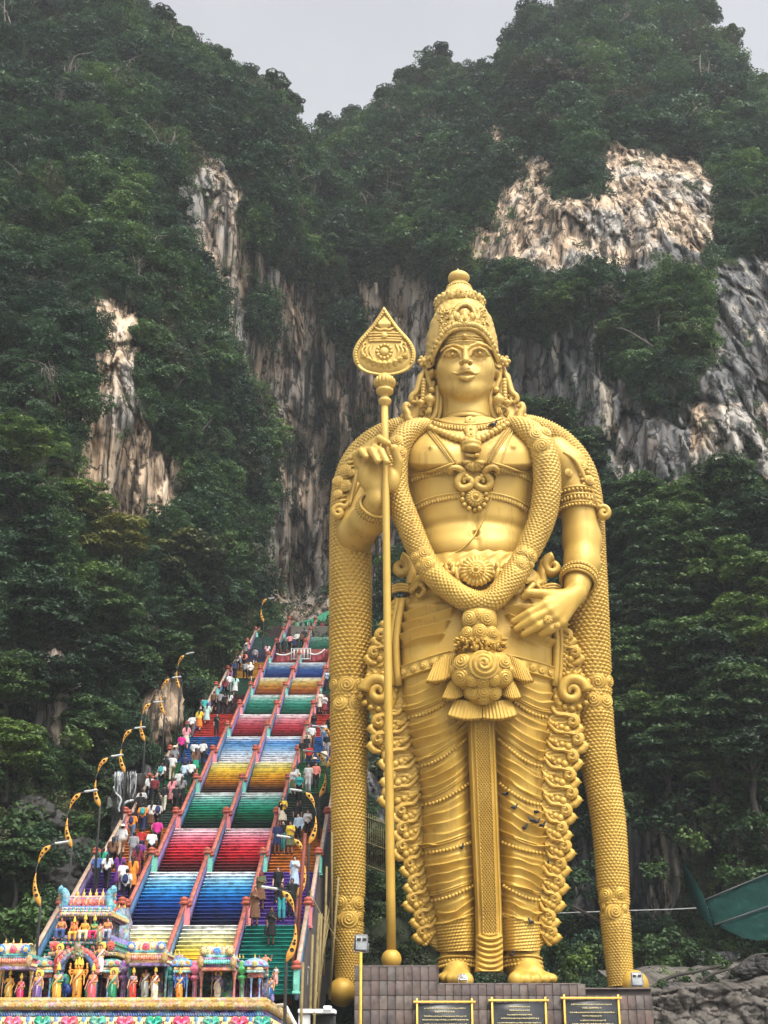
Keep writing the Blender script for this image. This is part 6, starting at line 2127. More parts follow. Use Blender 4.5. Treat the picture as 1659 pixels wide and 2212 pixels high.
# (survey point of the feet, direction, top colour, garment, bottom colour, garment, extras)
PEOPLE = []
def pp(conv, *rows):
    for r in rows: PEOPLE.append((conv(r[0], r[1]),) + tuple(r[2:]))
pp(z4,
 (600,1205,'u','white','shirt','black','shorts'), (655,1195,'u','white','shirt','black','trousers','bag'), (548,1092,'u','pink','shirt','cream','skirt'), (570,1005,'u','white','shirt','brown','trousers'),
 (625,968,'u','yellow','shirt','orange','dress'), (685,920,'u','mint','long','mint','dress'), (640,890,'u','teal','shirt','black','trousers'), (748,1005,'d','black','shirt','black','trousers'),
 (770,845,'u','grey','shirt','black','trousers'), (800,858,'u','black','shirt','black','trousers'), (835,850,'u','white','shirt','black','trousers'), (728,850,'u','brown','shirt','black','shorts'),
 (870,738,'u','mint','shirt','white','skirt'), (803,745,'u','maroon','shirt','black','trousers'), (833,715,'u','white','shirt','grey','trousers'),
 (868,627,'u','navy','shirt','black','trousers'), (935,637,'u','grey','shirt','black','trousers'), (970,640,'u','white','shirt','black','shorts'), (885,572,'u','white','shirt','black','trousers'), (930,562,'u','coral','shirt','black','trousers','backpack'),
 (925,505,'u','grey','shirt','black','trousers','hat'), (1000,535,'u','grey','shirt','navy','shorts'), (1085,505,'u','pink','shirt','brown','skirt'), (1112,505,'u','white','shirt','black','trousers'),
 (1150,478,'u','black','shirt','black','trousers'), (1190,465,'u','black','long','black','dress'), (1228,440,'u','pink','shirt','black','trousers'), (1275,420,'u','white','shirt','black','trousers'), (1256,468,'u','navy','shirt','black','trousers','hat'), (1305,425,'u','brown','shirt','black','trousers'), (1332,402,'u','black','shirt','black','trousers'), (1356,395,'u','grey','shirt','black','trousers'),
 (388,1292,'u','black','long','black','dress'), (442,1155,'u','magenta','shirt','black','trousers'), (468,1235,'u','grey','shirt','olive','trousers','hat'), (455,1295,'u','white','shirt','beige','trousers'), (540,1290,'u','navy','shirt','grey','trousers'), (535,1340,'u','paleblue','shirt','denim','trousers'), (578,1335,'u','white','shirt','black','trousers'),
 (500,1395,'u','white','shirt','beige','trousers'), (362,1348,'u','white','shirt','black','trousers','backpack'), (302,1432,'u','white','long','black','trousers'), (340,1442,'u','maroon','shirt','black','trousers'), (400,1500,'u','black','shirt','cream','trousers'), (455,1448,'u','pink','long','pink','dress'), (517,1452,'u','grey','shirt','black','trousers'), (480,1502,'u','black','shirt','black','trousers'),
 (318,1632,'u','white','shirt','brown','skirt'), (358,1625,'u','white','shirt','black','shorts','backpack'), (260,1640,'u','orange','shirt','navy','trousers','backpack'), (192,1690,'u','orange','shirt','denim','trousers','backpack'), (218,1560,'u','black','shirt','black','trousers'), (176,1548,'u','white','shirt','navy','trousers'), (610,1250,'u','brown','shirt','green','skirt'))
pp(z5,
 (630,242,'u','white','long','beige','trousers','hat'), (580,322,'u','brown','shirt','black','trousers'), (690,285,'u','grey','long','grey','trousers'), (730,262,'u','red','shirt','navy','shorts'), (785,280,'u','white','shirt','black','trousers'), (827,205,'u','magenta','shirt','black','trousers'), (727,335,'u','purple','shirt','black','trousers'), (752,362,'u','maroon','long','maroon','dress'),
 (525,372,'u','green','shirt','navy','trousers'), (495,405,'u','blue','shirt','black','trousers'), (552,402,'u','white','shirt','black','trousers'), (617,400,'u','purple','shirt','purple','dress'), (690,425,'u','orange','long','orange','dress'), (635,445,'u','white','shirt','grey','trousers'), (652,500,'u','white','shirt','black','trousers','backpack'),
 (1415,700,'d','black','shirt','black','skirt','bag'), (1470,572,'d','black','long','teal','trousers'), (1522,560,'d','black','shirt','black','trousers'), (1330,605,'d','brown','long','brown','dress'), (1356,512,'d','olive','shirt','brown','skirt'), (1450,470,'d','black','shirt','black','trousers'), (1537,420,'d','paleblue','shirt','paleblue','dress'), (1420,222,'d','navy','shirt','navy','shorts'), (1478,212,'d','black','shirt','teal','trousers'), (1515,218,'d','yellow','shirt','olive','skirt'), (1557,180,'d','paleblue','long','black','trousers'), (1605,155,'d','white','shirt','black','trousers'), (1440,85,'d','black','shirt','cream','skirt'), (1462,92,'d','yellow','shirt','black','trousers'))
pp(z4,
 (1276,1625,'d','black','shirt','black','trousers'), (1287,1436,'d','teal','shirt','black','trousers'), (1225,1382,'d','white','shirt','olive','skirt'), (1264,1372,'d','white','shirt','green','skirt'), (1348,1375,'d','white','shirt','white','trousers'), (1390,1322,'d','black','shirt','grey','trousers','hat'), (1398,1362,'d','coral','shirt','black','trousers'), (1355,1220,'d','red','shirt','black','trousers'), (1310,1122,'d','beige','shirt','beige','trousers'), (1372,1085,'d','white','shirt','brown','trousers'), (1250,1155,'d','black','shirt','black','trousers'), (1292,1182,'d','black','shirt','olive','trousers'), (1450,1065,'d','white','shirt','denim','trousers'), (1472,1132,'d','black','shirt','grey','shorts'), (1490,1022,'d','black','shirt','black','trousers'), (1450,1235,'d','cream','shirt','olive','skirt'), (1325,985,'d','black','long','black','dress'), (1415,850,'d','cream','shirt','cream','skirt'), (1455,872,'d','white','shirt','maroon','skirt'), (1456,692,'d','paleblue','shirt','black','trousers'), (1485,612,'d','pink','shirt','pink','dress'), (1440,345,'d','maroon','shirt','black','trousers'))
FLN = {-2: 'lowest', -1: 'teal', 0: 'purple', 1: 'orange', 2: 'dark green', 3: 'bright green', 4: 'blue', 5: 'red', 6: 'maroon', 7: 'deep green', 8: 'mustard', 9: 'topmost slate', 10: 'topmost', 11: 'topmost'}
def stair_hit(px, py):
    for Y in np.arange(56, 150, .05):
        p = U(px, py, Y)
        if p[2] <= stair_z(Y): return Y, p
    return None
pr_ = random.Random(21)
def n_of(Y): return math.floor((Y - 68) / SR)
made = []
for (px, py), way, tc, tg, bc_2, bg, *ex in PEOPLE:
    h = stair_hit(px, py)
    if not h: continue
    Y, p = h
    x = float(np.clip(p[0], axis_x(Y) - 2 * LW + .4, axis_x(Y) + 2 * LW - .4))
    if n_of(Y) < 9: x = max(x, axis_x(Y) + LW + .35) if way == 'd' and px > 560 - .0 * py else min(x, axis_x(Y) - LW - .35) if (way == 'u' and not (py > 2000)) else x
    # keep clear of the rails
    for ln in (-1, 0, 1):
        r_ = axis_x(Y) + ln * LW
        if abs(x - r_) < .4: x = r_ + (.42 if ln > 0 else -.42)
    n = math.floor((Y - 68) / SR)
    fem = bg in ('dress', 'skirt') or pr_.random() < .15
    hair = ('veil' if pr_.random() < .18 else 'long') if fem else 'short'
    pose = pr_.choice(('stepl', 'stepr')) if way == 'u' else pr_.choice(('stand', 'down', 'stand'))
    if bg in ('dress', 'skirt'): pose = 'stand' if way == 'd' else pose
    on_landing = (Y - post_Y(n)) > NS * TR
    if on_landing: pose = 'stand'
    key = (pose, bg, tg, fem, hair)
    P = proto_person(key)
    o = empty('person', (x, Y, stair_z(Y) + (.0 if pose != 'down' else .0)), (PI if way == 'u' else 0) + pr_.uniform(-.35, .35))
    sc_ = pr_.uniform(1.0, 1.12); o.scale = (sc_, sc_, sc_)
    skin = pr_.choice([(.40, .22, .14), (.30, .16, .10), (.18, .09, .055), (.52, .33, .24), (.24, .125, .08)])
    hairc = pr_.choice([(.008, .007, .006), (.012, .009, .007), (.03, .018, .012)])
    for k, me in P.items():
        q_ = bpy.data.objects.new(k, me); COL.objects.link(q_); q_.parent = o
        c = skin if k == 'body' else C_[tc] if k in ('shirt', 'blouse') else C_[bc_2] if k in ('trousers', 'shorts', 'skirt', 'dress') else (pr_.choice([C_['black'], C_['maroon'], C_['cream']]) if k == 'headscarf' else hairc)
        j = pr_.uniform(.85, 1.15)
        q_.color = (*[min(1, v * j) for v in c], 1)
    for e in ex:
        q_ = bpy.data.objects.new(e if e != 'bag' else 'shoulder_bag', simple(e)); COL.objects.link(q_); q_.parent = o
        q_.color = (*{'backpack': pr_.choice([C_['teal'], C_['black'], C_['black'], C_['navy'], C_['maroon']]), 'hat': C_['cream'], 'bag': C_['black']}[e], 1)
    lane = 'left' if x < axis_x(Y) else 'right'
    cn = lambda c: {'paleblue': 'pale blue'}.get(c, c)
    exs = {'backpack': ' with backpack', 'hat': ' and hat', 'bag': ' with black bag'}.get(ex[0], '') if ex else ''
    one = f'{cn(tc)} dress' if bg == 'dress' and tc == bc_2 else f'{cn(tc)} top and {cn(bc_2)} {bg}'
    lab = f'person in {one}{exs} on {lane} {FLN[n]} steps'
    made.append((o, lab, py, px))
    tag(o, lab, 'person', 'visitors on the staircase')
from collections import defaultdict
same = defaultdict(list)
for o, lab, py, px in made: same[lab].append((py, px, o))
for lab, l in same.items():
    if len(l) > 1:
        l.sort(key=lambda t: -t[0])
        wd = ['lowest', 'second', 'third', 'fourth', 'fifth'] if len(l) > 2 else ['lower', 'upper']
        for (a, b, o), w in zip(l, wd): o['label'] = lab.replace('person in', f'{w} person in')
# ------------------------------------------------------------------ street lamps with orange crescent brackets
LPOLE = paint('dark lamp pole paint', (.045, .045, .045), .55, .3)
LORG = paint('orange bracket paint', (.68, .33, .05), .5, .2, 2)
LHOLE = paint('dark bracket holes', (.03, .02, .015), .8, .1)
LHEAD = paint('grey lamp housing', (.42, .43, .42), .45, .15)
def crescent(P0, P1, bulge, wid0, wid1, thick=.05):
    """plate with one bowed and one flatter edge; in the x-z plane"""
    P0, P1 = np.array(P0, float), np.array(P1, float)
    d = P1 - P0; nrm_ = np.array([-d[1], d[0]]) / np.linalg.norm(d)
    t = np.linspace(0, 1, 13)
    mid = P0 + d * t[:, None] + nrm_ * (bulge * np.sin(PI * t ** .9))[:, None]
    w = np.interp(t, [0, .55, .8, 1], [.02, wid0, wid1, .03])
    a = mid + nrm_ * (w / 2)[:, None]; b = mid - nrm_ * (w / 2)[:, None]
    V = []
    for y in (-thick / 2, thick / 2):
        for p in a: V.append((p[0], y, p[1]))
        for p in b: V.append((p[0], y, p[1]))
    n = len(t); Fc = []
    for i in range(n - 1):
        Fc += [(i, i + 1, n + i + 1, n + i), (2 * n + i, 3 * n + i, 3 * n + i + 1, 2 * n + i + 1), (i, 2 * n + i, 2 * n + i + 1, i + 1), (n + i, n + i + 1, 3 * n + i + 1, 3 * n + i)]
    Fc += [(0, n, 3 * n, 2 * n), (n - 1, 3 * n - 1, 4 * n - 1, 2 * n - 1)]
    return np.array(V), Fc, mid, w
def make_lamp(side, ht):
    """local origin: lower tip of the bracket; side +1 = the lamp head reaches to +x"""
    o = empty('street_lamp', (0, 0, 0))
    s = side
    b = MB(); b.tube([(0, .06, -ht), (0, .06, -.2), (-.04 * s, .06, .4)], (.075, .06, .05), 8); b.box((0, .06, -ht + .05), (.3, .3, .1), bev=.02); b.build('pole', LPOLE, o)
    for (P0, P1, bul, w0, w1, holes) in [((-.31 * s, 1.38), (0, 0), -.13 * s, .22, .28, [(.3, .035), (.42, .045), (.58, .065), (.74, .08)]), ((-.25 * s, 1.78), (.2 * s, 2.56), .10 * s, .19, .25, [(.4, .04), (.58, .05), (.76, .07)])]:
        V, Fc, mid, w = crescent(P0, P1, bul, w0, w1)
        c = MB(); c.add(V, Fc); pl = c.build('bracket', LORG, o, False)
        for t, r in holes:
            h = MB()
            m = mid[int(t * 12)]
            a = np.arange(10) * 2 * PI / 10
            for y, flip in ((-.032, 1), (.032, -1)):
                ring = [(m[0] + r * math.cos(q), y, m[1] + r * math.sin(q)) for q in a]
                ring2 = [(x, y * .6, z) for x, _, z in ring]
                h.add(ring + ring2, [tuple(range(10))[::flip]] + [(i, (i + 1) % 10, 10 + (i + 1) % 10, 10 + i) for i in range(10)])
            h.build('perforation', LHOLE, pl, False)
    b = MB(); b.tube([(-.30 * s, .03, 1.2), (-.34 * s, .03, 1.55), (-.24 * s, .03, 1.85)], .03, 6); b.tube([(-.12 * s, .03, 2.54), (.15 * s, .03, 2.56), (.45 * s, .03, 2.62)], .03, 6); b.build('arm', LPOLE, o)
    b = MB(); b.box((.70 * s, .03, 2.68), (.66, .2, .09), ry=-.14 * s, bev=.035); b.build('luminaire', LHEAD, o, False)
    return o
LL = [((87,1957),60),((155,1831),65),((216,1743),70.5),((270,1669),79),((313,1602),87),((355,1544),92),((388,1488),98),((570,1344),134)]
names = ['lowest', 'second', 'third', 'fourth', 'fifth', 'sixth', 'seventh', 'topmost']
first = None
for k, ((px, py), Y) in enumerate(LL):
    p = U(px, py, Y); ht = max(2.5, p[2] - (stair_z(Y) - .6)) if k != 7 else 4.5
    o = make_lamp(1, ht); o.location = [float(c) for c in p]
    o.rotation_euler = (0, 0, [0, 0, 0, 0, .25, 0, -.35, .3][k])
    tag(o, f'{names[k]} lamp with orange crescent bracket in the row left of the stairs', 'street lamp', 'lamps along the stairs')
RL = [((618,2079),52.5,'lowest'),((642,1937),63,'second'),((667,1824),68,'third'),((690,1722),78,'fourth'),((706,1658),86,'topmost')]
for (px, py), Y, w in RL:
    p = U(px, py, Y); ht = max(3.0, p[2] - (stair_z(Y) - .8))
    o = make_lamp(-1, ht); o.location = [float(c) for c in p]
    tag(o, f'{w} lamp with orange crescent bracket in the row right of the stairs', 'street lamp', 'lamps along the stairs')
# ------------------------------------------------------------------ plinth, plaques, floodlights
def z3p(x, y, Y): return U(685.8 + x * .46297, 1591 + y * .46297, Y)
TILE = objmat('plinth stone tile', .6, .35, 2.2, .35)
JOINT = paint('plinth mortar', (.05, .04, .037), .9, .3)
FY = 69.0                                  # front face of the plinth
ztop = float(z3p(800, 1160, 70.6)[2])
x_l, x_m, x_r = float(z3p(172, 1200, FY)[0]), float(z3p(565, 1100, FY)[0]), float(z3p(1560, 1200, FY)[0])
z_up = float(z3p(345, 1077, 70.1)[2]); 
zr = float(z3p(1500, 1176, FY)[2])
x_d = float(z3p(1232, 1176, FY)[0])
pl = empty('plinth', (x_l, FY, GZ))
tag(pl, 'stone-tiled plinth of purple-brown slabs under the golden statue', 'plinth')
PO = np.array(pl.location)
mb = MB()
bk = YC + 4.5
def blk(x0, x1, z0, z1, y0=FY + .06, y1=bk):
    mb.box(((x0 + x1) / 2, (y0 + y1) / 2, (z0 + z1) / 2), (x1 - x0, y1 - y0, z1 - z0))
blk(x_l + .03, x_m, GZ, z_up - .03, y1=FY + 3.0)
blk(x_l + .9, x_m, GZ, ztop - .05, y0=FY + 3.0)
blk(x_m, x_d, GZ, ztop - .03)
blk(x_d, x_r, GZ, zr - .03)
mb.build('core', JOINT, pl, False, PO)
tw, thh = .40, .66
tv = []
for k in range(4):
    V, Fc = box_vf((tw - .015, .10, thh - .015), .012)
    me = new_mesh('tile', V, Fc); me.materials.append(TILE); tv.append(me)
tr_ = random.Random(9)
shades = [(.085, .058, .048), (.078, .054, .046), (.095, .068, .056), (.09, .066, .058), (.115, .086, .07), (.068, .05, .046), (.098, .064, .052), (.088, .073, .065)]
cnt = 0
nx = int((x_r - x_l) / tw) + 1
z = z_up
row = 0
lowest = ztop - 2.3
zz_ = z_up - .02
while zz_ > lowest - thh:
    for i in range(nx):
        x = x_l + (i + .5) * tw
        topz = z_up if x < x_m else (ztop if x < x_d else zr)
        if x > x_r: continue
        zc = zz_ - thh / 2
        if zc > topz: continue
        hgt = min(thh, topz - (zc - thh / 2))
        if hgt < .12: continue
        o = bpy.data.objects.new('tile', tv[0]); COL.objects.link(o); o.parent = pl
        o.scale = (1, 1, hgt / thh)
        o.location = Vector((x, FY + tr_.uniform(-.012, .012), zc - thh / 2 + hgt / 2)) - pl.location
        c = tr_.choice(shades); j = tr_.uniform(.85, 1.12); o.color = (*[v * j for v in c], 1)
        cnt += 1
    zz_ -= thh; row += 1
# coping slabs
COPE = paint('coping stone', (.10, .075, .068), .6, .35, 2)
for (x0, x1, zt, y1) in [(x_l, x_m - .02, z_up, FY + 3.0), (x_m, x_d - .02, ztop, FY + 2.2), (x_d, x_r, zr, FY + 2.2)]:
    n_ = max(1, int((x1 - x0) / 1.2))
    for k in range(n_):
        b = MB(); w_ = (x1 - x0) / n_
        b.box((x0 + (k + .5) * w_, (FY - .06 + y1) / 2, zt + .0), (w_ - .015, y1 - FY + .06, .07), bev=.012); b.build('coping_slab', COPE, pl, False, PO)
# plaques
PGOLD = paint('plaque gold frame', (.62, .40, .07), .45, .2, 3, .3)
PBLK = paint('black granite plaque', (.025, .027, .03), .25, .4, 6)
PTXT = paint('faded gold lettering', (.55, .47, .24), .6, .3, 20)
for (x0, x1, y0, w) in [(447, 738, 1238, 'left'), (797, 1080, 1231, 'middle'), (1133, 1420, 1220, 'right')]:
    a, b = z3p(x0, y0, FY - .12), z3p(x1, y0, FY - .12)
    W = float(b[0] - a[0]); H = 2.3
    o = empty('plaque', ((a[0] + b[0]) / 2, FY - .12, a[2] - H))
    tag(o, f'black granite plaque with gold frame and lettering, {w} of the three on the plinth', 'plaque', 'plaques on the plinth')
    q = MB(); q.box((0, .02, H / 2 - .05), (W * .86, .08, H - .1), bev=.01); q.build('slab', PBLK, o, False)
    for s in (-1, 1):
        q = MB(); q.box((s * W * .44, -.02, H / 2 + .06), (.10, .1, H + .2), bev=.015); q.build('frame_bar', PGOLD, o, False)
    q = MB(); q.box((0, -.05, H), (W, .1, .095), bev=.015); q.build('frame_bar', PGOLD, o, False)
    q = MB(); q.box((0, -.05, .1), (W, .1, .095), bev=.015); q.build('frame_bar', PGOLD, o, False)
    lr = random.Random(int(x0)); zc = H - .30
    for k in range(8):           # worn lines of lettering, not legible at this distance
        half = W * lr.choice((.3, .36, .2, .33, .16)); q = MB(); x = -half
        while x < half:
            l = lr.uniform(.03, .09); q.box((x + l / 2, -.024, zc + lr.uniform(-.008, .008)), (l, .012, lr.uniform(.045, .075))); x += l + lr.uniform(.012, .03)
        t = q.build('lettering', PTXT, o, False); zc -= .20 if k % 2 else .16
# floodlights
FLM, FLG = paint('grey floodlight housing', (.16, .16, .165), .5, .2), paint('floodlight glass', (.30, .32, .33), .15, .2)
YPOLE = paint('yellow pole paint', (.62, .40, .05), .5, .25)
def floodlight(p, label, tilt, rz, pole=0.0, size=1.0, white=False):
    o = empty('floodlight', p, rz); tag(o, label, 'floodlight', 'floodlights around the statue')
    m = paint('pale floodlight housing', (.62, .62, .60), .5, .15) if white else FLM
    s = size
    b = MB(); b.box((0, 0, .33 * s), (.52 * s, .16 * s, .62 * s), rx=tilt, bev=.04); b.build('housing', m, o, False)
    M = np.array(Matrix.Rotation(tilt, 3, 'X'))
    b = MB(); c = np.array((0, 0, .33 * s)) + M @ np.array((0, -.09 * s, .02)); b.box(c, (.44 * s, .02, .5 * s), rx=tilt, bev=.01); b.build('lens', FLG if not white else m, o, False)
    for k in (-.11, .11):
        b = MB(); c = np.array((0, 0, .33 * s)) + M @ np.array((k * s, -.105 * s, .15 * s)); b.box(c, (.15 * s, .02, .1 * s), rx=tilt, bev=.005); b.build('lamp_unit', LHOLE, o, False)
    b = MB(); b.tube([(-.3 * s, 0, .33 * s), (-.3 * s, .02, .0), (0, .02, -.04), (.3 * s, .02, 0), (.3 * s, 0, .33 * s)], .02, 6); b.build('bracket', m, o)
    if pole:
        b = MB(); b.tube([(0, .02, -pole), (0, .02, -.02)], .07, 10); b.build('pole', YPOLE, o)
    return o
def fl(x, y, Y): return [float(c) for c in z3p(x, y, Y)]
p = fl(203, 1005, 67.6)
floodlight(p, 'twin-lamp floodlight on a slim yellow pole left of the plinth', .25, .2, p[2] - GZ, 1.25)
p = fl(682, 1178, FY - .1); floodlight((p[0], FY + .3, ztop + .05), 'small pale floodlight on the plinth before the toes', -1.0, .1, 0, .75, True)
p = fl(1500, 1172, FY); floodlight((p[0], FY + .4, zr + .06), 'grey floodlight on the plinth before the right garland ball', -.05, -.1, 0, 1.1)
# ------------------------------------------------------------------ the painted shrine roof with its figurines
SY = 52.0
def m_shrine():
    t = NT('shrine paint'); oi = t.n('ShaderNodeObjectInfo'); g = t.geo()
    v = t.n('ShaderNodeTexVoronoi'); v.inputs['Scale'].default_value = 9.0; t.l(g, v.inputs['Vector'])
    h = t.n('ShaderNodeHueSaturation'); h.inputs['Saturation'].default_value = .8; h.inputs['Value'].default_value = .8; t.l(v.outputs['Color'], h.inputs['Color'])
    f = t.noise(3.0, g, 5, .65)
    c = t.mix(t.ramp(f, [(.42, (0, 0, 0)), (.6, (.42,) * 3)]), oi.outputs['Color'], h.outputs[0])     # small painted details over the ground colour
    dirt = t.noise(7.0, g, 6, .7)
    c = t.mix(1.0, c, t.ramp(dirt, [(.3, (.45, .42, .4)), (.5, (1, 1, 1)), (.8, (1.1, 1.1, 1.1))]), 'MULTIPLY')
    t.base(c).set(.6, 0, .3); t.bump(v.outputs['Distance'], .5, .05); return t.m
SHP = m_shrine()
def W5(x, y, Y): return U(x * .41338, 1755.5 + y * .41338, Y)
so = W5(600, 1000, SY + 3)
shrine = empty('shrine_roof', (so[0], so[1], GZ))
tag(shrine, 'brightly painted shrine roof with niches and lotus eave before the stairs', 'shrine')
SHO = np.array(shrine.location)
K5 = MPP(300, 2150, SY) * .41338          # metres per survey unit here
def col(o, c):
    o.color = (*s2l(c), 1); return o
def bx(name, x0, x1, y0, y1, dy, dep, c, parent=shrine, bev=.02):
    a, b = W5(x0, y1, SY + dy), W5(x1, y0, SY + dy)
    m = MB(); m.box(((a[0] + b[0]) / 2, SY + dy + dep / 2, (a[2] + b[2]) / 2), (b[0] - a[0], dep, b[2] - a[2]), bev=bev)
    return col(m.build(name, SHP, parent, False, SHO), c)
def finials(parent, xs, yb, h, dy, c=(232, 190, 70)):
    for x in xs:
        p = W5(x, yb, SY + dy); hh_ = h * K5; r = hh_ * .22
        m = MB(); m.lathe([(r * .7, 0), (r, .1 * hh_), (r * .6, .18 * hh_), (r * 1.05, .32 * hh_), (r * .9, .42 * hh_), (r * .35, .52 * hh_), (r * .45, .6 * hh_), (r * .2, .75 * hh_), (.005, hh_)], p, 10)
        col(m.build('finial', SHP, parent, True, SHO), c)
def column(x, y0, y1, r, dy, c, parent=shrine, n=10):
    a, b = W5(x, y1, SY + dy), W5(x, y0, SY + dy); H = b[2] - a[2]; r *= K5
    m = MB(); m.lathe([(r * 1.5, 0), (r * 1.5, .06 * H), (r, .1 * H), (r * .85, .45 * H), (r, .72 * H), (r * 1.5, .78 * H), (r * 1.2, .82 * H), (r * 1.9, .9 * H), (r * 1.9, H)], a, n)
    return col(m.build('column', SHP, parent, True, SHO), c)
def barrel(name, x0, x1, y0, y1, dy, dep, cols, parent):
    """wagon-vault roof with ribs and round gable shields"""
    a, b = W5(x0, y1, SY + dy), W5(x1, y0, SY + dy); H = b[2] - a[2]
    t = np.linspace(0, PI, 15)
    prof = np.stack([SY + dy + dep / 2 - dep / 2 * np.cos(t) * (1 + .18 * np.sin(t)), a[2] + H * np.sin(t) ** .8], 1)
    V = [(x, p[0], p[1]) for x in (a[0], b[0]) for p in prof]
    Fc = [(i, i + 1, 15 + i + 1, 15 + i) for i in range(14)] + [tuple(range(15)), tuple(range(15, 30))[::-1]]
    m = MB(); m.add(V, Fc); o = col(m.build(name, SHP, parent, False, SHO), cols[0])
    n = max(4, int((b[0] - a[0]) / .16))
    for k in range(n + 1):
        x = a[0] + (b[0] - a[0]) * k / n
        m = MB(); m.tube([(x, p[0] - .02, p[1]) for p in prof[:9]], .035, 6); col(m.build('rib', SHP, o, True, SHO), cols[1 + k % (len(cols) - 1)])
    return o
def rosette(x, y, r, dy, c, parent, c2=(240, 220, 150)):
    m = MB(); disc_flower(m, W5(x, y, SY + dy), (0, -1, 0), r * K5, 10, .6); o = col(m.build('rosette', SHP, parent, True, SHO), c); return o

# --- body of the shrine and the parapet floor
eave_r = 1385
bx('wall', -260, 1360, 1110, 2100, 1.2, 7, (226, 208, 150))
bx('parapet_wall', -260, 1400, 858, 1000, 2.2, .5, (70, 70, 92))
# the side that runs back from the corner
ca, cb = W5(1385, 990, SY), W5(1540, 1040, SY + 9)
# cornice moulding: gold-brown roll, then the blue lotus band, then the curved eave
gold_m = [(-.10, .06), (-.02, .16), (.0, .26), (-.10, .34), (-.06, .42), (.05, .48)]
def moulding(name, prof, z0, c, x1=None):
    """profile (outward, up) swept along the front and round the corner"""
    x_l_ = W5(-260, 990, SY)[0]; xc = ca[0]; xe, ye = xc + .35, SY + 5.5
    m = MB(); V = []
    for (o_, h) in prof:
        V += [(x_l_, SY - o_, z0 + h), (xc + o_ * .45, SY - o_, z0 + h), (xe + o_ * .95, ye - o_ * .1, z0 + h - .4)]
    Fc = []
    for i in range(len(prof) - 1):
        a = i * 3; Fc += [(a, a + 1, a + 4, a + 3), (a + 1, a + 2, a + 5, a + 4)]
    m.add(V, Fc); return col(m.build(name, SHP, shrine, False, SHO), c)
z_c = W5(600, 1030, SY)[2]
moulding('cornice', [(.22, -.02), (.30, .0), (.36, .10), (.36, .20), (.28, .27), (.30, .31), (.24, .38), (.12, .42), (-.6, .43)], z_c, (176, 142, 70))
z_e = W5(600, 1062, SY)[2]
moulding('blue_band', [(.30, .0), (.26, .05), (.24, .1), (.20, z_c - z_e)], z_e, (28, 40, 86))
moulding('eave', [(.95, -2.2), (.92, -1.6), (.80, -1.0), (.62, -.5), (.42, -.15), (.27, .01)], z_e, (238, 218, 140))
# leaf points on the blue band
lv = MB()
k = 0
x = -20
while x < 1380:
    p = W5(x, 1048, SY - .32); lv.tube([p, p + np.array([.04, -.02, -.07]), p + np.array([.10, 0, -.11])], (.02, .03, .008), 5); x += 13
o = col(lv.build('leaf_points', SHP, shrine, True, SHO), (70, 110, 170)); o['kind'] = 'stuff'
# lotus motifs under the eave
def eave_y(z):   # distance of the eave surface at height z
    h = z - z_e
    return SY - np.interp(h, [-2.2, -1.6, -1.0, -.5, -.15, .01], [.95, .92, .80, .62, .42, .27])
cx5 = [-75, 70, 225, 365, 512, 655, 805, 950, 1105, 1250, 1372]
for i, x in enumerate(cx5):
    pc = W5(x, 1075, SY - .45); X0, Z0 = pc[0], z_e - .20
    c = (226, 66, 104) if i % 2 else (28, 150, 118)
    if x == 70: c = (226, 66, 104)
    def pt(u, v, l=.03): return np.array([X0 + u, eave_y(Z0 + v) - l, Z0 + v])
    m = MB()
    for s in (-1, 1):
        m.ball(pt(s * .15, .02), (.17, .07, .17), 12, 8)
    m.ball(pt(0, -.13), (.10, .06, .10), 10, 6)
    mo = col(m.build('lotus_motif', SHP, shrine, True, SHO), c)
    m = MB()
    for s in (-1, 1):
        for q_ in (.3, .6, .9): m.tube([pt(s * .03, -.14, .09), pt(s * (.05 + .12 * q_), -.02, .11), pt(s * (.06 + .2 * q_), .10 - .06 * q_, .09)], (.012, .022, .008), 5)
    col(m.build('petal_lines', SHP, mo, True, SHO), tuple(min(255, v + 60) for v in c))
    m = MB(); m.tube([pt(.36 * math.cos(a), .02 + .24 * math.sin(a) * (1 if math.sin(a) > 0 else 1.0)) for a in np.linspace(-PI * .98, .0 - .02, 20)], .03, 6); col(m.build('dark_outline', SHP, mo, True, SHO), (120, 44, 40))
    for a in np.linspace(-PI * .95, -.05 * PI, 9):
        m = MB(); m.ball(pt(.46 * math.cos(a), -.02 + .36 * math.sin(a)), (.055, .04, .075), 7, 5); col(m.build('scallop', SHP, mo, True, SHO), (246, 226, 140))
    if i < len(cx5) - 1:
        xn = W5((x + cx5[i + 1]) / 2, 1075, SY - .45)[0]
        m = MB(); m.lathe([(.09, -.9), (.07, -.5), (.05, -.3), (.07, -.15), (.05, .0), (.09, .16)], (xn, eave_y(Z0) - .02, Z0), 8); col(m.build('blue_baluster', SHP, shrine, True, SHO), (84, 140, 206))

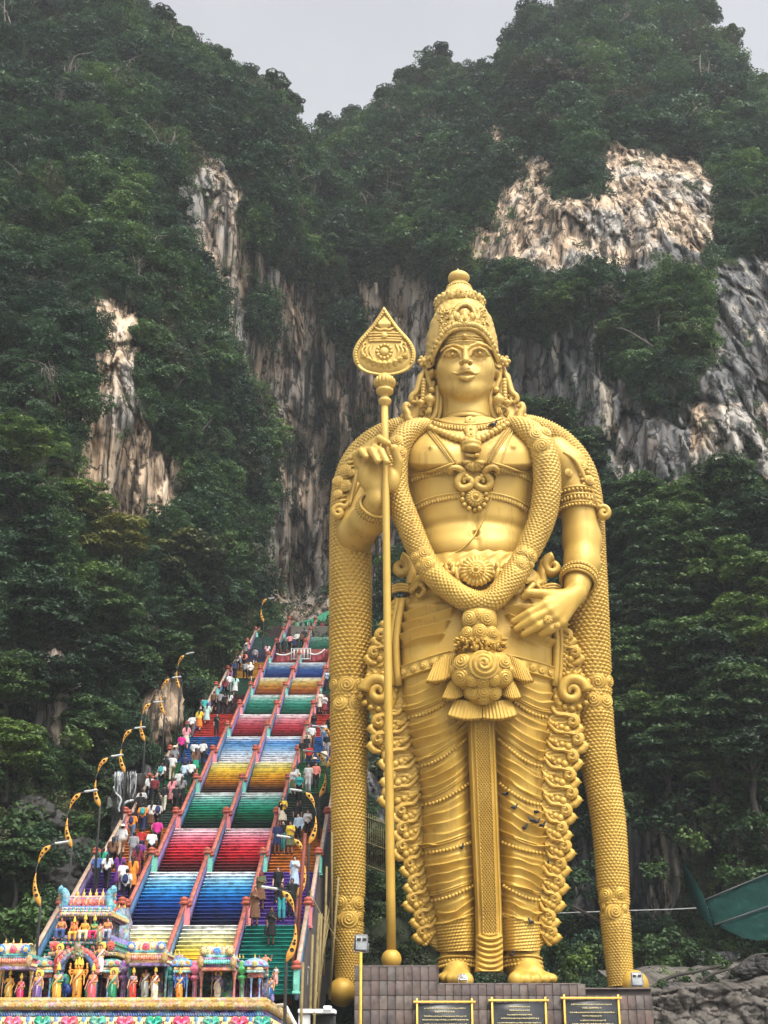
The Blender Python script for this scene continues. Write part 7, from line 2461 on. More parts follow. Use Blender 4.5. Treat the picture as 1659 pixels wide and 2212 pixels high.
# --- back wall panels between the pavilions
def panel(x0, x1):
    o = bx('panel', x0, x1, 872, 968, 2.05, .12, (96, 34, 34))
    for xa in (x0 + 3, x1 - 3): bx('stile', xa - 3, xa + 3, 866, 972, 1.98, .08, (158, 120, 178), o, 0)
    bx('sill', x0, x1, 962, 976, 1.95, .12, (140, 74, 128), o, 0)
for x0, x1 in [(150, 196), (205, 262), (525, 570), (598, 660), (838, 905), (962, 1040), (1228, 1290), (1312, 1372)]: panel(x0, x1)
bx('shelf', 150, 262, 800, 862, 2.0, .4, (52, 84, 110)); bx('shelf', 520, 660, 800, 862, 2.0, .4, (52, 84, 110)); bx('shelf', 840, 1040, 815, 862, 2.0, .4, (58, 100, 110)); bx('shelf', 1228, 1400, 815, 862, 2.0, .4, (60, 96, 110))
def lotus_post(x, c, y0=770, y1=975):
    o = column(x, (y0 + y1) / 2 + 5, y1, 7, 1.7, c)
    for s in (-1, 1): column(x + s * 9, 880, 972, 3.2, 1.75, (196, 150, 190), o, 6)
    p = W5(x, (y0 + y1) / 2 + 5, SY + 1.7)
    h = (p - W5(x, y0, SY + 1.7)); h = abs(h[2])
    m = MB(); m.lathe([(.10, 0), (.2, .12 * h), (.17, .22 * h), (.08, .3 * h), (.22, .42 * h), (.24, .62 * h), (.12, .74 * h), (.14, .84 * h), (.06, .94 * h), (.02, h)], p, 9); col(m.build('urn', SHP, o, True, SHO), c)
for x, c in [(176, (140, 96, 160)), (640, (140, 96, 160)), (887, (30, 130, 130)), (1015, (226, 110, 140)), (1262, (70, 170, 90))]: lotus_post(x, c)

def small_shrine(x, c1, c2):
    o = bx('small_turret', x - 40, x + 40, 835, 862, 1.4, 1.0, (196, 110, 84))
    bx('band', x - 46, x + 46, 822, 836, 1.3, 1.2, (110, 160, 150), o)
    bx('band', x - 42, x + 42, 808, 822, 1.4, 1.0, (230, 180, 120), o)
    p = W5(x, 808, SY + 1.9); h = 50 * K5
    m = MB(); m.lathe([(.5, 0), (.56, .12 * h), (.5, .3 * h), (.46, .5 * h), (.34, .75 * h), (.14, .95 * h), (.02, h)], p, 12); d_ = col(m.build('dome', SHP, o, True, SHO), c1)
    for s in (-1, 0, 1): rosette(x + s * 30, 788, 16, 1.3 if s == 0 else 1.5, c2 if s else (226, 200, 120), o)
    finials(o, [x], 760, 26, 1.9)
    for s in (-1, 1): column(x + s * 22, 862, 975, 5, 1.5, (120, 170, 210), o, 8)
small_shrine(232, (90, 150, 150), (236, 120, 150)); small_shrine(580, (90, 160, 150), (236, 120, 150)); small_shrine(950, (90, 150, 200), (210, 170, 90)); small_shrine(1332, (130, 170, 220), (190, 150, 200))

def pavilion(x0, x1, yt, yr, yn, cols, label, niche=(30, 18, 20), barrel_c=None):
    """niche between columns, stepped bands, wagon roof"""
    o = bx('pavilion', x0 + 12, x1 - 12, yn, 985, 1.75, .9, niche); o['label'] = label
    w = x1 - x0
    bands = [(yn - 18, yn, 0, cols[0]), (yn - 34, yn - 18, -6, cols[1]), (yn - 58, yn - 34, 4, cols[2]), (yn - 70, yn - 58, -4, cols[3]), (yn - 84, yn - 70, 10, cols[4])]
    for a, b, ins, c in bands: bx('band', x0 + ins, x1 - ins, a, b, .5 + max(0, ins) * .012, 2.2, c, o)
    m_ = barrel('roof', x0 + 22, x1 - 22, yr, yn - 84, .8, 1.6, barrel_c or [(230, 200, 150), (236, 150, 120), (250, 220, 160)], o)
    for xs in (x0 + 26, x1 - 26):
        rosette(xs, (yr + yn - 84) / 2 + 6, 26, .55, cols[5], o); rosette(xs, (yr + yn - 84) / 2 + 6, 14, .4, (245, 215, 140), o)
    rosette((x0 + x1) / 2, (yr + yn - 84) / 2 + 6, 22, .45, cols[6], o)
    for k in range(int(w / 12)): 
        m = MB(); m.ball(W5(x0 + 8 + k * 12, yn - 46, SY + .46), (.05, .05, .09), 6, 5); col(m.build('petal', SHP, o, True, SHO), cols[7])
    for xs in (x0 + 8, x1 - 8):
        column(xs, yn, 985, 7, 1.2, cols[8], o, 10)
        m = MB(); m.ball(W5(xs, yn - 45, SY + .35), (.13, .12, .22), 8, 6); m.ball(W5(xs, yn - 62, SY + .35), (.09, .1, .1), 8, 6); col(m.build('guardian_mask', SHP, o, True, SHO), (176, 140, 84))
    finials(o, [x0 + w * f for f in (.28, .5, .72)], yr + 3, 26, 1.6)
    return o
pavilion(-20, 160, 640, 680, 820, [(150, 120, 160), (238, 196, 130), (226, 96, 84), (84, 120, 130), (60, 150, 140), (70, 140, 210), (226, 90, 110), (250, 150, 130), (220, 180, 90)], 'pavilion with pale roof and blue side shield at the left end')
pavilion(660, 868, 640, 668, 802, [(120, 96, 150), (232, 190, 140), (230, 104, 84), (200, 170, 110), (70, 140, 150), (70, 130, 220), (232, 100, 120), (250, 160, 130), (60, 120, 120)], 'pavilion with blue round gables')
pavilion(1040, 1228, 640, 694, 826, [(190, 110, 90), (120, 80, 120), (60, 190, 180), (150, 90, 150), (90, 190, 190), (190, 160, 110), (84, 150, 230), (120, 220, 210), (220, 120, 110)], 'pavilion with turquoise band and green niche', (24, 62, 58))
# --- the stepped tower
tw_ = bx('tower', 262, 600, 760, 985, 2.4, 2.6, (92, 40, 44)); tw_['label'] = 'stepped tower crowned by five gold finials'
for (x0, x1, y0, y1, dy, c) in [(250, 612, 728, 748, 1.6, (176, 150, 84)), (258, 604, 716, 728, 1.7, (60, 60, 74)), (262, 600, 690, 716, 1.9, (110, 180, 150)), (256, 606, 672, 690, 1.75, (44, 140, 104)), (276, 590, 640, 672, 2.1, (120, 104, 170)), (292, 578, 545, 640, 2.9, (70, 60, 84)), (296, 580, 540, 556, 2.3, (150, 90, 130)), (312, 590, 520, 542, 2.1, (186, 156, 96)), (318, 584, 508, 520, 2.2, (150, 200, 160)), (322, 580, 492, 510, 2.4, (96, 150, 180)), (330, 574, 486, 494, 2.5, (90, 80, 150))]:
    bx('tier', x0, x1, y0, y1, dy, 5.6 - 2 * (dy - 1.6) - 1, c, tw_)
rf = barrel('roof', 338, 566, 432, 488, 2.7, 2.2, [(206, 100, 72), (226, 130, 90), (190, 84, 66), (236, 170, 110)], tw_)
bx('ridge', 344, 562, 434, 446, 3.0, 1.4, (206, 150, 130), tw_); bx('ridge_band', 342, 564, 446, 456, 2.85, 1.7, (80, 96, 160), tw_)
finials(tw_, [405, 438, 471, 503, 537], 438, 44, 3.7)
for s, x in ((-1, 345), (1, 570)):
    P2 = np.array([W5(x + s * a, b, SY + 2.7) for a, b in [(-4, 520), (6, 490), (-2, 450), (6, 420), (22, 405), (12, 396)]])
    m = MB(); m.tube(crom(P2, 5), .16, 8); col(m.build('gable_horn', SHP, tw_, True, SHO), (96, 160, 180))
    for k in range(5):
        m = MB(); m.ball(W5(x + s * 22, 430 + k * 20, SY + 2.9), (.13, .16, .16), 8, 6); col(m.build('gable_leaf', SHP, tw_, True, SHO), [(190, 150, 100), (90, 150, 120), (206, 90, 90), (120, 170, 160), (226, 120, 100)][k])
for k in range(13):
    rosette(276 + k * 26, 702, 10, 1.8, [(226, 120, 120), (60, 170, 140), (236, 150, 150)][k % 3], tw_)
for x in (282, 578): rosette(x, 695, 26, 1.7, (216, 90, 80), tw_)
for k in range(9): column(300 + k * 34, 556, 640, 4.5, 2.7, [(90, 150, 140), (206, 150, 110)][k % 2], tw_, 8)
# shrine arch in the middle of the tower
ar = [W5(405 + 88 * math.cos(a), 830 - 100 * math.sin(a) * 1.0, SY + 1.3) for a in np.linspace(0, PI, 25)]
m = MB(); m.tube(ar, .15, 8); m.tube([W5(317, 830, SY + 1.3), W5(319, 985, SY + 1.3)], .12, 8); m.tube([W5(493, 830, SY + 1.3), W5(491, 985, SY + 1.3)], .12, 8); aro = col(m.build('arch', SHP, tw_, True, SHO), (84, 110, 150))
for a in np.linspace(0, PI, 15):
    m = MB(); m.ball(W5(405 + 102 * math.cos(a), 830 - 114 * math.sin(a), SY + 1.25), (.13, .1, .13), 8, 6); col(m.build('arch_leaf', SHP, aro, True, SHO), (206, 96, 88))
m = MB(); disc_flower(m, W5(405, 742, SY + 1.1), (0, -1, 0), .26, 8, .8); m.ball(W5(405, 712, SY + 1.1), (.16, .14, .22), 9, 7); col(m.build('arch_mask', SHP, aro, True, SHO), (120, 116, 66))
bx('niche', 330, 480, 800, 985, 2.2, .1, (22, 14, 16), tw_)
# gutter pipe and ledge at the right
m = MB(); m.tube(crom([W5(1450, 1008, SY + 2), W5(1488, 1010, SY + 1.6), W5(1512, 1050, SY + 1.4), W5(1545, 1110, SY + 1.2), W5(1600, 1200, SY + 1)], 6), .07, 10)
gp = m.build('gutter_pipe', paint('white plastic pipe', (.62, .60, .56), .4, .15), shrine, True, SHO)
# grey painted screen behind the tower and the parapet
def gp_poly(name, pts, Y, dep, c, parent):
    P_ = np.array([W5(x, y, Y) for x, y in pts]); n = len(P_)
    Q_ = P_ + np.array([0, dep, 0]); m = MB()
    m.add(np.concatenate([P_, Q_]), [tuple(range(n))[::-1], tuple(range(n, 2 * n))] + [(i, (i + 1) % n, n + (i + 1) % n, n + i) for i in range(n)])
    return col(m.build(name, SHP, parent, False, SHO), c)
gw = gp_poly('blue_grey_screen', [(570, 1000), (570, 700), (588, 505), (610, 497), (668, 497), (690, 575), (676, 620), (680, 745), (760, 745), (960, 745), (975, 800), (1340, 770), (1350, 1000)], SY + 8.4, .2, (92, 98, 116), shrine)
gp_poly('blue_grey_screen', [(150, 1000), (190, 800), (205, 765), (225, 750), (262, 748), (265, 1000)], SY + 8.3, .2, (92, 98, 116), shrine)
finials(shrine, [622, 652], 500, 30, 8.5); finials(shrine, [893, 915, 936], 748, 34, 8.5); finials(shrine, [1238, 1252, 1270], 762, 26, 8.5)

# rows of small painted bosses along every ledge
def boss_row(x0, x1, y, dy, step, r, cols, parent):
    for ci, c in enumerate(cols):
        m = MB(); x = x0 + ci * step
        while x < x1:
            m.ball(W5(x, y, SY + dy), (r * K5, r * K5 * .8, r * K5 * 1.2), 7, 5); x += step * len(cols)
        if m.n: col(m.build('boss_row', SHP, parent, True, SHO), c)['kind'] = 'stuff'
PAL = [(236, 120, 130), (80, 170, 160), (240, 200, 110), (110, 120, 200)]
for x0, x1, y, dy in [(256, 606, 737, 1.55), (262, 602, 681, 1.7), (280, 588, 655, 2.05), (300, 578, 548, 2.25), (316, 588, 531, 2.05), (322, 582, 514, 2.15), (326, 576, 500, 2.35)]:
    boss_row(x0, x1, y, dy, 11, 5, PAL, tw_)
for x0, x1, y in [(150, 262, 812), (150, 262, 840), (520, 660, 812), (520, 660, 840), (840, 1040, 825), (840, 1040, 848), (1228, 1400, 825), (1228, 1400, 848)]:
    boss_row(x0, x1, y, 1.95, 12, 5.5, PAL, shrine)
boss_row(-20, 1385, 1012, -.38, 9, 3.2, [(200, 164, 84), (150, 116, 56)], shrine)
boss_row(-20, 1372, 976, 1.6, 15, 6, [(158, 100, 160), (196, 130, 90)], shrine)
# --- figurines
FB = objmat('figurine paint', .5, .2, 9.0, .4)
FPR = {}
def fig_proto(kind):
    if kind in FPR: return FPR[kind]
    S_ = .16
    arms = {'m_low': [[(.17, 0, 1.38), (.27, .02, 1.12), (.3, -.1, .86)], [(-.17, 0, 1.38), (-.27, .02, 1.12), (-.3, -.1, .86)]],
            'm_staff': [[(.17, 0, 1.38), (.26, .0, 1.12), (.22, -.16, .9)], [(-.17, 0, 1.38), (-.3, -.02, 1.16), (-.34, -.2, 1.32)]],
            'f': [[(.155, 0, 1.38), (.24, .02, 1.12), (.12, -.16, 1.1)], [(-.155, 0, 1.38), (-.25, .02, 1.12), (-.33, -.06, .82)]],
            'm_up': [[(.17, 0, 1.38), (.36, 0, 1.2), (.42, -.08, 1.46)], [(-.17, 0, 1.38), (-.36, 0, 1.2), (-.42, -.08, 1.46)]],
            'sit': [[(.17, 0, 1.38), (.28, -.04, 1.14), (.22, -.3, .98)], [(-.17, 0, 1.38), (-.28, -.04, 1.14), (-.22, -.3, .98)]]}[kind]
    fem = kind == 'f'
    P, hc = figure_parts('stand', 'dhoti', 'blouse' if fem else None, fem, 'long', kind == 'sit', arms, .03)
    FPR[kind] = ({k: mesh_of(b, FB) for k, b in P.items()}, hc); return FPR[kind]
def fmesh(nm, fn):
    if nm not in FPR:
        b = MB(); fn(b); FPR[nm] = mesh_of(b, FB)
    return FPR[nm]
def crown_f(b): b.lathe([(.10, 0), (.115, .03), (.10, .06), (.11, .1), (.085, .17), (.09, .2), (.05, .27), (.055, .3), (.01, .38)], n=12)
def halo_f(b):
    V, Fc = lathe_vf([(.02, 0), (.2, .0), (.24, .01), (.24, .03), (.02, .03)], 20); b.add(V[:, [0, 2, 1]] * np.array([1, 1, 1]), Fc)
def neck_f(b):
    for r, n_ in ((.12, 12), (.17, 16)):
        for k in range(n_):
            a = PI * (k + .5) / n_ + PI; b.ball((r * math.cos(a), -.115 - .03 * abs(math.sin(a)), 1.36 + r * .9 * math.sin(a)), .02, 6, 4)
    b.tube([(-.2, -.04, 1.0), (0, -.14, .97), (.2, -.04, 1.0)], .025, 6)
def sash_f(b):
    b.tube([(.16, -.06, 1.38), (.06, -.15, 1.2), (-.12, -.13, 1.02), (-.2, -.06, .9), (-.24, -.02, .6)], (.05, .06, .06, .05, .03), 7)
    b.tube([(0, -.17, .98), (0, -.2, .7), (0, -.21, .35)], (.05, .05, .07), 6)
def pedestal_f(b): b.box((0, 0, -.04), (.55, .4, .08), bev=.02)
def figurine(x, yf, yt, kind, label, skin, garb, top=None, crown=True, halo=True, dy=1.0, extra=(), rz=0.0, hairc=(24, 20, 22)):
    p = W5(x, yf, SY + dy); q = W5(x, yt, SY + dy)
    P, hc = fig_proto(kind)
    full = hc[2] + (.42 if crown else .14)
    s = float(q[2] - p[2]) / full
    o = empty('figurine', p, rz); o.scale = (s, s, s)
    tag(o, label, 'figurine', 'painted figurines on the shrine roof')
    def put(nm, me, c, z=0.0, y=0.0, xx=0.0, par=None, sc=1.0):
        q_ = bpy.data.objects.new(nm, me); COL.objects.link(q_); q_.parent = o; q_.location = (xx, y, z); q_.scale = (sc,) * 3
        q_.color = (*s2l(c), 1); return q_
    for k, me in P.items():
        put({'dhoti': 'garment'}.get(k, k), me, {'body': skin, 'dhoti': garb, 'blouse': top or garb, 'hair': hairc, 'eyes': (20, 14, 12)}[k])
    dz = hc[2] - 1.545
    if crown: put('crown', fmesh('crown', crown_f), (232, 196, 80), hc[2] + .08)
    if halo: put('halo', fmesh('halo', halo_f), (236, 200, 90), hc[2] + .04, .14)
    put('jewellery', fmesh('neck', neck_f), (226, 180, 70), dz)
    if kind != 'sit': put('sash', fmesh('sash', sash_f), tuple(min(255, int(v * .6 + 90)) for v in garb))
    for e in extra:
        if e == 'staff':
            b = MB(); b.tube([(-.36, -.22, .02), (-.36, -.22, 1.75)], .022, 7); b.lathe([(.02, 1.72), (.08, 1.8), (.06, 1.9), (.005, 2.02)], (-.36, -.22, 0), 8); me = mesh_of(b, FB); put('staff', me, (200, 150, 90))
        if e == 'pedestal': put('pedestal', fmesh('pedestal', pedestal_f), (60, 36, 32))
        if e == 'arms':
            b = MB()
            for s_ in (-1, 1):
                for k in range(3): b.tube([(s_ * .15, .05, 1.36), (s_ * (.34 + .03 * k), .05, 1.1 + .17 * k), (s_ * (.42 - .02 * k), -.06, 1.32 + .16 * k)], (.05, .042, .035), 7); b.ball((s_ * (.42 - .02 * k), -.06, 1.34 + .16 * k), .05, 7, 5)
            put('extra_arms', mesh_of(b, FB), skin)
        if e == 'heads':
            for s_ in (-1, 1):
                b = MB(); b.ball((s_ * .13, .02, 1.54), (.075, .09, .11), 10, 8); put('side_head', mesh_of(b, FB), skin)
                put('crown', fmesh('crown', crown_f), (232, 196, 80), hc[2] + .06, .02, s_ * .13, None, .85)
        if e == 'trunk':
            b = MB(); b.tube(crom([(0, -.08, hc[2]), (0, -.15, hc[2] - .12), (.02, -.17, hc[2] - .3), (.08, -.2, hc[2] - .38)], 4), np.linspace(.07, .03, 13), 8)
            for s_ in (-1, 1): b.ball((s_ * .15, .02, hc[2]), (.1, .02, .13), 8, 6)
            put('trunk_and_ears', mesh_of(b, FB), skin)
        if e == 'peacock':
            b = MB(); b.ball((-.5, .1, .55), (.28, .2, .25), 10, 8); b.tube(crom([(-.55, -.02, .65), (-.62, -.15, .9), (-.52, -.2, 1.05)], 4), (.1, .09, .08, .07, .07, .07, .06, .06, .05), 8); b.tube([(-.5, 0, .4), (-.5, -.02, .05)], .03, 6)
            put('peacock', mesh_of(b, FB), (30, 60, 130))
            b = MB(); b.ball((.55, .1, .4), (.22, .12, .36), 9, 7); b.ball((-.62, .14, .95), (.25, .1, .3), 9, 7); put('plumage', mesh_of(b, FB), (60, 140, 110))
        if e == 'vase':
            b = MB(); b.lathe([(.08, 0), (.12, .1), (.13, .3), (.08, .45), (.1, .5)], (.3, -.2, .02), 10); put('vase', mesh_of(b, FB), (130, 120, 170))
    return o
TAN, GLD, GRN, PNK, BLU = (206, 150, 110), (222, 160, 70), (90, 150, 96), (222, 140, 116), (70, 110, 180)
figurine(40, 1000, 815, 'm_staff', 'golden-skinned figurine with staff and yellow cloth in the left pavilion', GLD, (206, 160, 60), None, True, False, .9, ('staff',))
figurine(100, 1003, 838, 'f', 'woman figurine in magenta sari beside the left pavilion column', TAN, (200, 40, 96), (170, 30, 60), True, False, .7, (), .25)
figurine(190, 1000, 832, 'm_low', 'bare-chested figurine in short purple cloth with gold halo', TAN, (110, 84, 150), None, False, True, .8)
figurine(292, 1003, 785, 'f', 'green-skinned goddess figurine in yellow sari left of the arch', GRN, (226, 170, 60), (190, 130, 140), True, False, .55, ('pedestal',))
figurine(398, 992, 755, 'm_low', 'large six-armed golden figurine with three crowned heads under the arch', (232, 160, 70), (226, 150, 50), None, True, False, 1.0, ('arms', 'heads', 'peacock'))
figurine(475, 1003, 790, 'f', 'goddess figurine in pink and gold sari right of the arch', TAN, (226, 90, 100), (214, 110, 80), True, False, .55, ('pedestal',))
figurine(583, 998, 822, 'm_low', 'bare-chested figurine in green cloth with gold halo', TAN, (30, 140, 96), None, False, True, .8)
figurine(690, 985, 805, 'f', 'crowned figurine in red skirt leaning at the left of the trio', TAN, (206, 60, 44), (90, 110, 160), True, False, .6, ('pedestal',), .35)
figurine(755, 982, 812, 'm_low', 'bearded dark-haired figurine in grey cloth at the centre of the trio', (150, 96, 70), (150, 156, 150), None, False, False, .85)
figurine(806, 985, 800, 'f', 'crowned figurine in white skirt at the right of the trio', TAN, (220, 210, 190), (130, 70, 60), True, False, .6, ('pedestal',), -.35)
figurine(935, 985, 812, 'm_low', 'blue-skinned many-armed figurine in orange cloth', BLU, (232, 140, 40), None, True, False, .8, ('arms',))
figurine(1135, 976, 832, 'm_staff', 'figurine in violet tunic and cream cloth with halo in the green niche', TAN, (226, 206, 176), None, False, True, 1.2, ('staff',)).children[0].color = (*s2l((140, 120, 180)), 1)
figurine(1415, 992, 855, 'm_low', 'figurine in blue and orange cloth pouring from a vase at the corner', TAN, (40, 90, 150), None, False, False, .7, ('vase',), -.6)
figurine(1440, 905, 800, 'f', 'small figurine in pale pink dress behind the corner', TAN, (226, 150, 140), (120, 170, 200), False, False, 3.0)
figurine(1385, 870, 735, 'm_up', 'small orange figurine on the right corner turret', (216, 130, 100), (200, 90, 70), None, False, False, 2.6)
figurine(300, 848, 695, 'm_up', 'figurine with raised arms, green blouse and red skirt above the arch left', TAN, (206, 60, 50), None, False, True, 1.35)
figurine(520, 848, 688, 'm_up', 'figurine with raised arms and white cloth above the arch right', TAN, (236, 220, 220), None, False, True, 1.35)
figurine(316, 668, 545, 'sit', 'seated bearded figurine in blue cloth at the left of the tower tier', (190, 120, 90), (70, 90, 140), None, False, False, 2.0)
figurine(382, 672, 545, 'sit', 'seated elephant-headed orange figurine on the tower tier', (226, 130, 80), (232, 180, 80), None, True, False, 1.9, ('trunk',))
figurine(438, 672, 528, 'sit', 'seated golden figurine in white cloth at the centre of the tower tier', (222, 160, 70), (232, 220, 180), None, True, False, 1.9)
figurine(488, 670, 535, 'sit', 'seated green-skinned figurine in pink skirt on the tower tier', GRN, (226, 60, 110), None, True, False, 1.9)
figurine(518, 688, 575, 'm_low', 'small standing pink figurine in front of the tower tier', (232, 140, 120), (150, 150, 110), None, False, False, 1.5, ('pedestal',))
figurine(558, 668, 548, 'sit', 'seated figurine with white drum at the right of the tower tier', (190, 120, 90), (170, 180, 200), None, False, False, 2.0)
# ------------------------------------------------------------------ single trees and shrubs
LEAF_T = [m_leaf('tree leaves dark', (.014, .034, .015), (.036, .075, .028), (.07, .125, .042), inst=False), m_leaf('tree leaves fresh', (.03, .055, .016), (.065, .12, .032), (.12, .19, .055), inst=False), m_leaf('tree leaves olive', (.022, .032, .012), (.048, .062, .022), (.085, .10, .034), inst=False)]
BARK = paint('tree bark', (.05, .044, .036), .9, .4, 3)
def crown_pts(n, g, sub):
    """umbrella-like tiers of leafy boughs"""
    a = g.uniform(0, 2 * PI, sub); rr = np.sqrt(g.uniform(.0, 1, sub)) * .78
    zz = g.uniform(-.55, .75, sub) * np.sqrt(np.clip(1.05 - rr ** 2, 0, 1))
    cs = np.stack([rr * np.cos(a), rr * np.sin(a), zz], 1)
    rs = g.uniform(.2, .36, sub)
    k = g.integers(0, sub, n)
    d = g.normal(0, 1, (n, 3)); d[:, 2] = np.abs(d[:, 2]) * .8 - .12
    d /= np.linalg.norm(d, axis=1)[:, None]
    p = cs[k] + d * (rs[k] * g.uniform(.75, 1.05, n))[:, None] * np.array([1, 1, .62])
    nn = d * .5 + np.array([0, 0, .9])
    return p, nn / np.linalg.norm(nn, axis=1)[:, None], cs
TREEM = []
for k in range(4):
    g = np.random.default_rng(400 + k)
    p, nn, cs = crown_pts(11000, g, 46)
    me = [leaf_mesh('crown', p, nn, .052, LEAF_T[j], 500 + k, .5, .45) for j in range(3)]
    b = MB()
    b.tube(crom([(0, 0, -1.5), (.03, .02, -1.1), (-.02, 0, -.6), (.02, .02, -.1)], 4), np.linspace(.075, .04, 13), 8)
    for c in cs[:14]:
        b.tube(crom([(0, 0, -.75 + .2 * g.uniform()), tuple(c * np.array([.5, .5, .4]) + np.array([0, 0, -.25])), tuple(c - np.array([0, 0, .08]))], 3), np.linspace(.03, .008, 7), 5)
    TREEM.append((me, mesh_of(b, BARK)))
def tree(px, py, r, Y, kind, tone, label, group, squash=.85, name='tree'):
    c = U(px, py, Y); s = r * MPP(px, py, Y)
    o = empty(name, (c[0], c[1], c[2] - 1.4 * s), R.uniform(0, 6.28))
    tag(o, label, 'tree', group)
    for nm, me in (('crown', TREEM[kind][0][tone]), ('trunk', TREEM[kind][1])):
        q_ = bpy.data.objects.new(nm, me); COL.objects.link(q_); q_.parent = o; q_.location = (0, 0, 1.4 * s); q_.scale = (s, s, s * squash)
    return o
def hy(px, py, off): return float(hill_Y(px, py)) - off
LT = [(60,1190,105,3,0,0),(232,1165,95,3,1,2),(180,1090,75,2,2,1),(228,1300,100,4,3,1),(95,1330,110,5,0,0),(395,1225,110,4,1,2),(470,1300,80,4,2,0),(440,1395,85,5,3,0),(330,1425,95,6,0,1),(215,1430,80,6,1,0),(110,1470,95,6,2,0),(20,1480,90,5,3,1),(30,960,85,5,1,1),(50,1080,80,5,2,0),(500,1215,60,3,0,0),(400,1340,80,5,2,1),(20,1620,90,5,1,0),(180,1560,80,5,0,0),(210,1700,60,4,3,0),(40,1860,80,5,2,0)]
def place_labels(L, rows, edge, tones, what):
    out = [None] * len(L)
    for lo, hi, ph in rows:
        idx = sorted([i for i, l in enumerate(L) if lo <= l[1] < hi], key=lambda i: abs(L[i][0] - edge))
        nth = ['nearest', 'second', 'third', 'fourth', 'fifth', 'sixth', 'seventh', 'eighth', 'ninth', 'tenth']
        for n_, i in enumerate(idx): out[i] = f'{tones[L[i][5]]} tree {ph}, {nth[n_]} from {what}'
    return out
TN = ['dark green', 'fresh green', 'olive green']
LLAB = place_labels(LT, [(0, 1130, 'under the left rock face'), (1130, 1260, 'in the upper row left of the stairs'), (1260, 1370, 'in the second row left of the stairs'), (1370, 1500, 'in the third row left of the stairs'), (1500, 3000, 'low behind the left lamps')], 700, TN, 'the stairs')
for i, (px, py, r, off, k, t) in enumerate(LT):
    tone = ['dark green', 'fresh green', 'olive green'][t]
    tree(px, py, r, hy(px, py, off), k, t, LLAB[i], 'trees on the left slope')
RT = [(1185,905,62,4,0,0),(1255,985,75,4,1,0),(1360,1085,85,4,2,0),(1465,1100,85,4,3,0),(1560,1050,78,4,0,0),(1635,1130,90,4,1,0),(1330,1200,90,5,2,0),(1440,1240,105,5,3,0),(1560,1230,95,5,0,0),(1350,1350,95,5,1,0),(1480,1400,110,5,2,0),(1620,1360,100,5,3,1),(1350,1500,90,5,0,0),(1450,1560,95,5,1,0),(1600,1520,120,8,2,1),(1360,1640,80,4,3,0),(1560,1660,110,6,0,0),(1640,1720,90,5,1,1),(1480,1700,80,4,2,0),(1400,690,70,2,1,0),(1480,760,60,2,2,0),(1330,720,60,2,3,0),(1230,660,65,2,0,0),(1110,610,60,2,1,0),(1400,1160,100,6,0,0),(1510,1160,100,6,1,0),(1300,1290,80,6,3,0),(1390,1420,100,7,0,0),(1550,1440,110,7,3,0),(1640,1250,90,6,2,0),(1420,1330,100,6,1,0),(1400,1560,100,7,2,0),(1530,1570,110,8,1,0),(1320,1580,80,6,3,0),(1440,1640,100,7,0,0),(1330,1700,70,5,1,0),(1620,1620,110,8,3,0)]
RLAB = place_labels(RT, [(0, 800, 'clinging to the cliff right of the crown'), (800, 1060, 'at the foot of the right cliff'), (1060, 1220, 'in the upper row right of the shoulder'), (1220, 1330, 'in the row beside the forearm'), (1330, 1450, 'in the row beside the right hand'), (1450, 1590, 'in the row level with the tassel'), (1590, 3000, 'in the lowest row right of the knees')], 1000, TN, 'the statue')
for i, (px, py, r, off, k, t) in enumerate(RT):
    tone = ['dark green', 'fresh green', 'olive green'][t]
    tree(px, py, r, hy(px, py, off), k, t, RLAB[i], 'trees on the right slope')
# trees standing on the skyline
ST_ = [(350,35,32,0),(395,70,26,2),(470,118,28,1),(535,160,30,3),(590,185,42,0),(630,225,34,2),(705,262,26,1),(760,245,26,0),(830,205,30,3),(880,165,34,2),(945,122,40,0),(1085,122,26,3),(1100,85,30,1),(1150,28,45,0),(1240,5,45,2),(1330,-20,60,1),(1450,5,42,0),(1515,25,50,3),(1575,80,36,1),(1640,180,30,0),(1010,158,22,1)]
for px, py, r, k in ST_:
    tree(px, py + r * .15, r * .95, float(hill_Y(px, py + 30)) + 1.0, k, 0, 'small tree standing out on the ridge against the sky', 'trees along the ridge', .95)
# shrubs behind the plinth and by the stairs
SHM = []
for k in range(3):
    g = np.random.default_rng(700 + k)
    p, nn = clump_pts(520, 1.0, g, .85, 9)
    b = MB()
    for j in range(6): b.tube([(0, 0, -.9), tuple(g.normal(0, .3, 3) * np.array([1, 1, .3]) + np.array([0, 0, -.2])), tuple(g.normal(0, .5, 3))], (.04, .025, .01), 5)
    SHM.append((leaf_mesh('foliage', p, nn, .13, LEAF_T[k % 2], 710 + k, .65, .5), mesh_of(b, BARK)))
def shrub(px, py, r, Y, k, label):
    c = U(px, py, Y); s = r * MPP(px, py, Y)
    o = empty('shrub', (c[0], c[1], c[2] - .9 * s), R.uniform(0, 6)); tag(o, label, 'shrub', 'shrubs around the statue')
    for nm, me in (('foliage', SHM[k][0]), ('stems', SHM[k][1])):
        q_ = bpy.data.objects.new(nm, me); COL.objects.link(q_); q_.parent = o; q_.location = (0, 0, .9 * s); q_.scale = (s,) * 3
